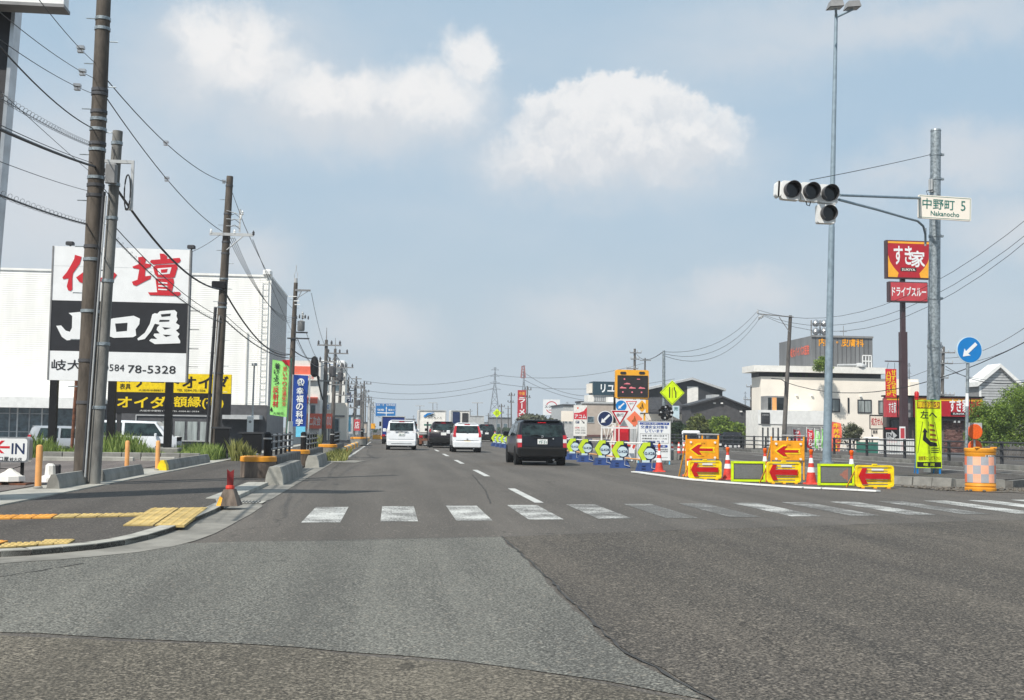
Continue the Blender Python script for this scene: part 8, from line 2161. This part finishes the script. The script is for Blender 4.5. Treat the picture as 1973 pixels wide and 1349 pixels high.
# round keep-left sign
k2 = G(1861, 915, .165)
c = P(1866, 674.5, k2.y)
o = thing('keep_left_sign', 'round blue sign with white arrow pointing down left on a grey post', 'road sign', k2)
tt = P(1865, 690, k2.y); part('post', MB().cyl(k2, tt, .042, .042, n=14), 'galv', o, smooth=True)
r0 = 25.5 / FPX * k2.y; y = k2.y - .06
part('rim', MB().disc(c.x, c.z, r0 * 1.06, y, y + .02, 40), 'disc_pale', o); part('blue_disc', MB().disc(c.x, c.z, r0, y - .006, y - .0005, 40), 'sign_blue', o); arrowSW(c.x, c.z, r0 * .88, y - .012, 'sign_white', o)
part('bracket', MB().box(c.x - .1, c.x + .1, y + .021, y + .04, c.z - .03, c.z + .03), 'galv', o)
z_s = P(1863, 765, k2.y).z; part('sticker', MB().cyl((lerp(k2.x, tt.x, .6), k2.y, z_s - .25), (lerp(k2.x, tt.x, .66), k2.y, z_s + .1), .0435, n=14), 'sign_white', o, smooth=True)
# orange reflectors
Yr = k2.y + .3
for i, (px, py, r_) in enumerate(((1879, 832, 14.5), (1879, 862, 14.0))):
    c = P(px, py, Yr + i * .3); rr0 = r_ / FPX * Yr; yy = Yr + i * .3
    o = thing('reflector', ('upper round orange reflector between the grey post and the trees', 'lower round orange reflector half behind the orange drum')[i], 'reflector', (c.x, yy, .165))
    part('rim', MB().disc(c.x, c.z, rr0 * 1.07, yy, yy + .03, 30), 'orange_pink', o); part('lens', MB().disc(c.x, c.z, rr0, yy - .012, yy - .0005, 30), 'reflector_orange', o)
    part('post', MB().cyl((c.x, yy + .05, .165), (c.x, yy + .05, c.z + rr0), .03, n=8), 'galv', o)
    if i == 0: part('backing_plate', MB().box(c.x - rr0 * 1.1, c.x + rr0 * 1.1, yy + .031, yy + .036, c.z + rr0 * .4, c.z + rr0 * 1.25), 'light_grey', o)
# orange cushion drum
k3 = G(1904, 948); Yd = k3.y
h = P(1904, 864, Yd).z; r0 = 30 / FPX * Yd
o = thing('cushion_drum', 'orange crash cushion drum wrapped in pink and grey checkered sheet, nearest at right', 'cushion drum', (k3.x, Yd + r0, 0))
H_ = h
lpart('body', MB().lathe([(r0 * 1.0, 0), (r0 * 1.02, .03), (r0 * 1.02, H_ * .08), (r0 * .97, H_ * .09), (r0 * .97, H_ * .12), (r0 * 1.01, H_ * .13), (r0 * .98, H_ * .17), (r0 * .96, H_ * .2), (r0 * .96, H_ * .82), (r0 * 1.0, H_ * .85), (r0 * 1.0, H_ * .90), (r0 * .97, H_ * .91)], (0, 0, 0), 40), 'drum_orange', o, smooth=True)
lpart('lid', MB().lathe([(r0 * 1.02, H_ * .912), (r0 * 1.03, H_ * .92), (r0 * 1.03, H_ * .985), (r0 * .98, H_), (r0 * .3, H_ * 1.005)], (0, 0, 0), 40), 'drum_orange', o, smooth=True)
for s_ in (-.6, .6): lpart('lifting_lug', MB().box(s_ * r0 - .05, s_ * r0 + .05, -r0 * .9, -r0 * .5, H_ * 1.0, H_ * 1.03, .01), 'drum_orange', o)
ncol = 12
for j in range(3):
    for i in range(ncol):
        a0, a1_ = 2 * math.pi * i / ncol + R(4), 2 * math.pi * (i + 1) / ncol + R(4); v = []
        za, zb = H_ * (.205 + j * .2), H_ * (.205 + (j + 1) * .2)
        for q_ in range(5):
            a = lerp(a0, a1_, q_ / 4)
            for zz in (za, zb): v.append((math.cos(a) * r0 * .985, math.sin(a) * r0 * .985, zz))
        pk_ = (i + j) % 2
        lpart('checker_sheet', MB().add(v, [(2 * q_, 2 * q_ + 2, 2 * q_ + 3, 2 * q_ + 1) for q_ in range(4)]), ('sheet_pink' if i % 5 else 'orange_pink') if pk_ else 'sheet_grey', o, smooth=True)
v = []
for q_ in range(7):
    a = R(lerp(-98, -42, q_ / 6))
    for zz in (H_ * .805, H_ * .845): v.append((math.cos(a) * r0 * .99, math.sin(a) * r0 * .99, zz))
lpart('name_strip', MB().add(v, [(2 * q_, 2 * q_ + 2, 2 * q_ + 3, 2 * q_ + 1) for q_ in range(6)]), 'sign_white', o, smooth=True)
for i_, ch in enumerate('国土交通省'):
    a = R(lerp(-92, -48, i_ / 4)); me = textmb(MB(), ch, -.022, .022, 0, .03, 0, .03).mesh('lettering'); t_ = link('lettering', me, 'sign_black', o)
    t_.location = (math.cos(a) * r0 * 1.0, math.sin(a) * r0 * 1.0, H_ * .81); t_.rotation_euler = (0, 0, a + R(90))
# low concrete walls of the works area behind the boards
for i, (x0, y0, x1, y1, lab) in enumerate(((11.9, 47.5, 11.9, 60, 'low grey concrete divider running away behind the arrow boards'),)):
    o = thing('concrete_divider', lab, 'divider', (x0, y0, 0)); y = y0
    while y < y1: part('divider_block', MB().box(x0 - .15, x0 + .15, y, y + 1.96, 0, .42, .04), 'concrete', o); y += 2.0

# ================================================================== air
hz = MB().box(-880, 880, -190, 1480, -1.6, 62)
ho = link('haze', hz.mesh('haze'), (lambda m: m)(bpy.data.materials.new('haze_air'))); ho['kind'] = 'stuff'; ho['label'] = 'thin summer haze over the whole road and town'; ho['category'] = 'haze'
hm = ho.data.materials[0]; hm.use_nodes = True; ht = hm.node_tree; ht.nodes.clear()
pv = ht.nodes.new('ShaderNodeVolumePrincipled'); pv.inputs['Color'].default_value = (.86, .92, 1, 1); pv.inputs['Density'].default_value = .00055
ho_ = ht.nodes.new('ShaderNodeOutputMaterial'); ht.links.new(pv.outputs[0], ho_.inputs['Volume'])
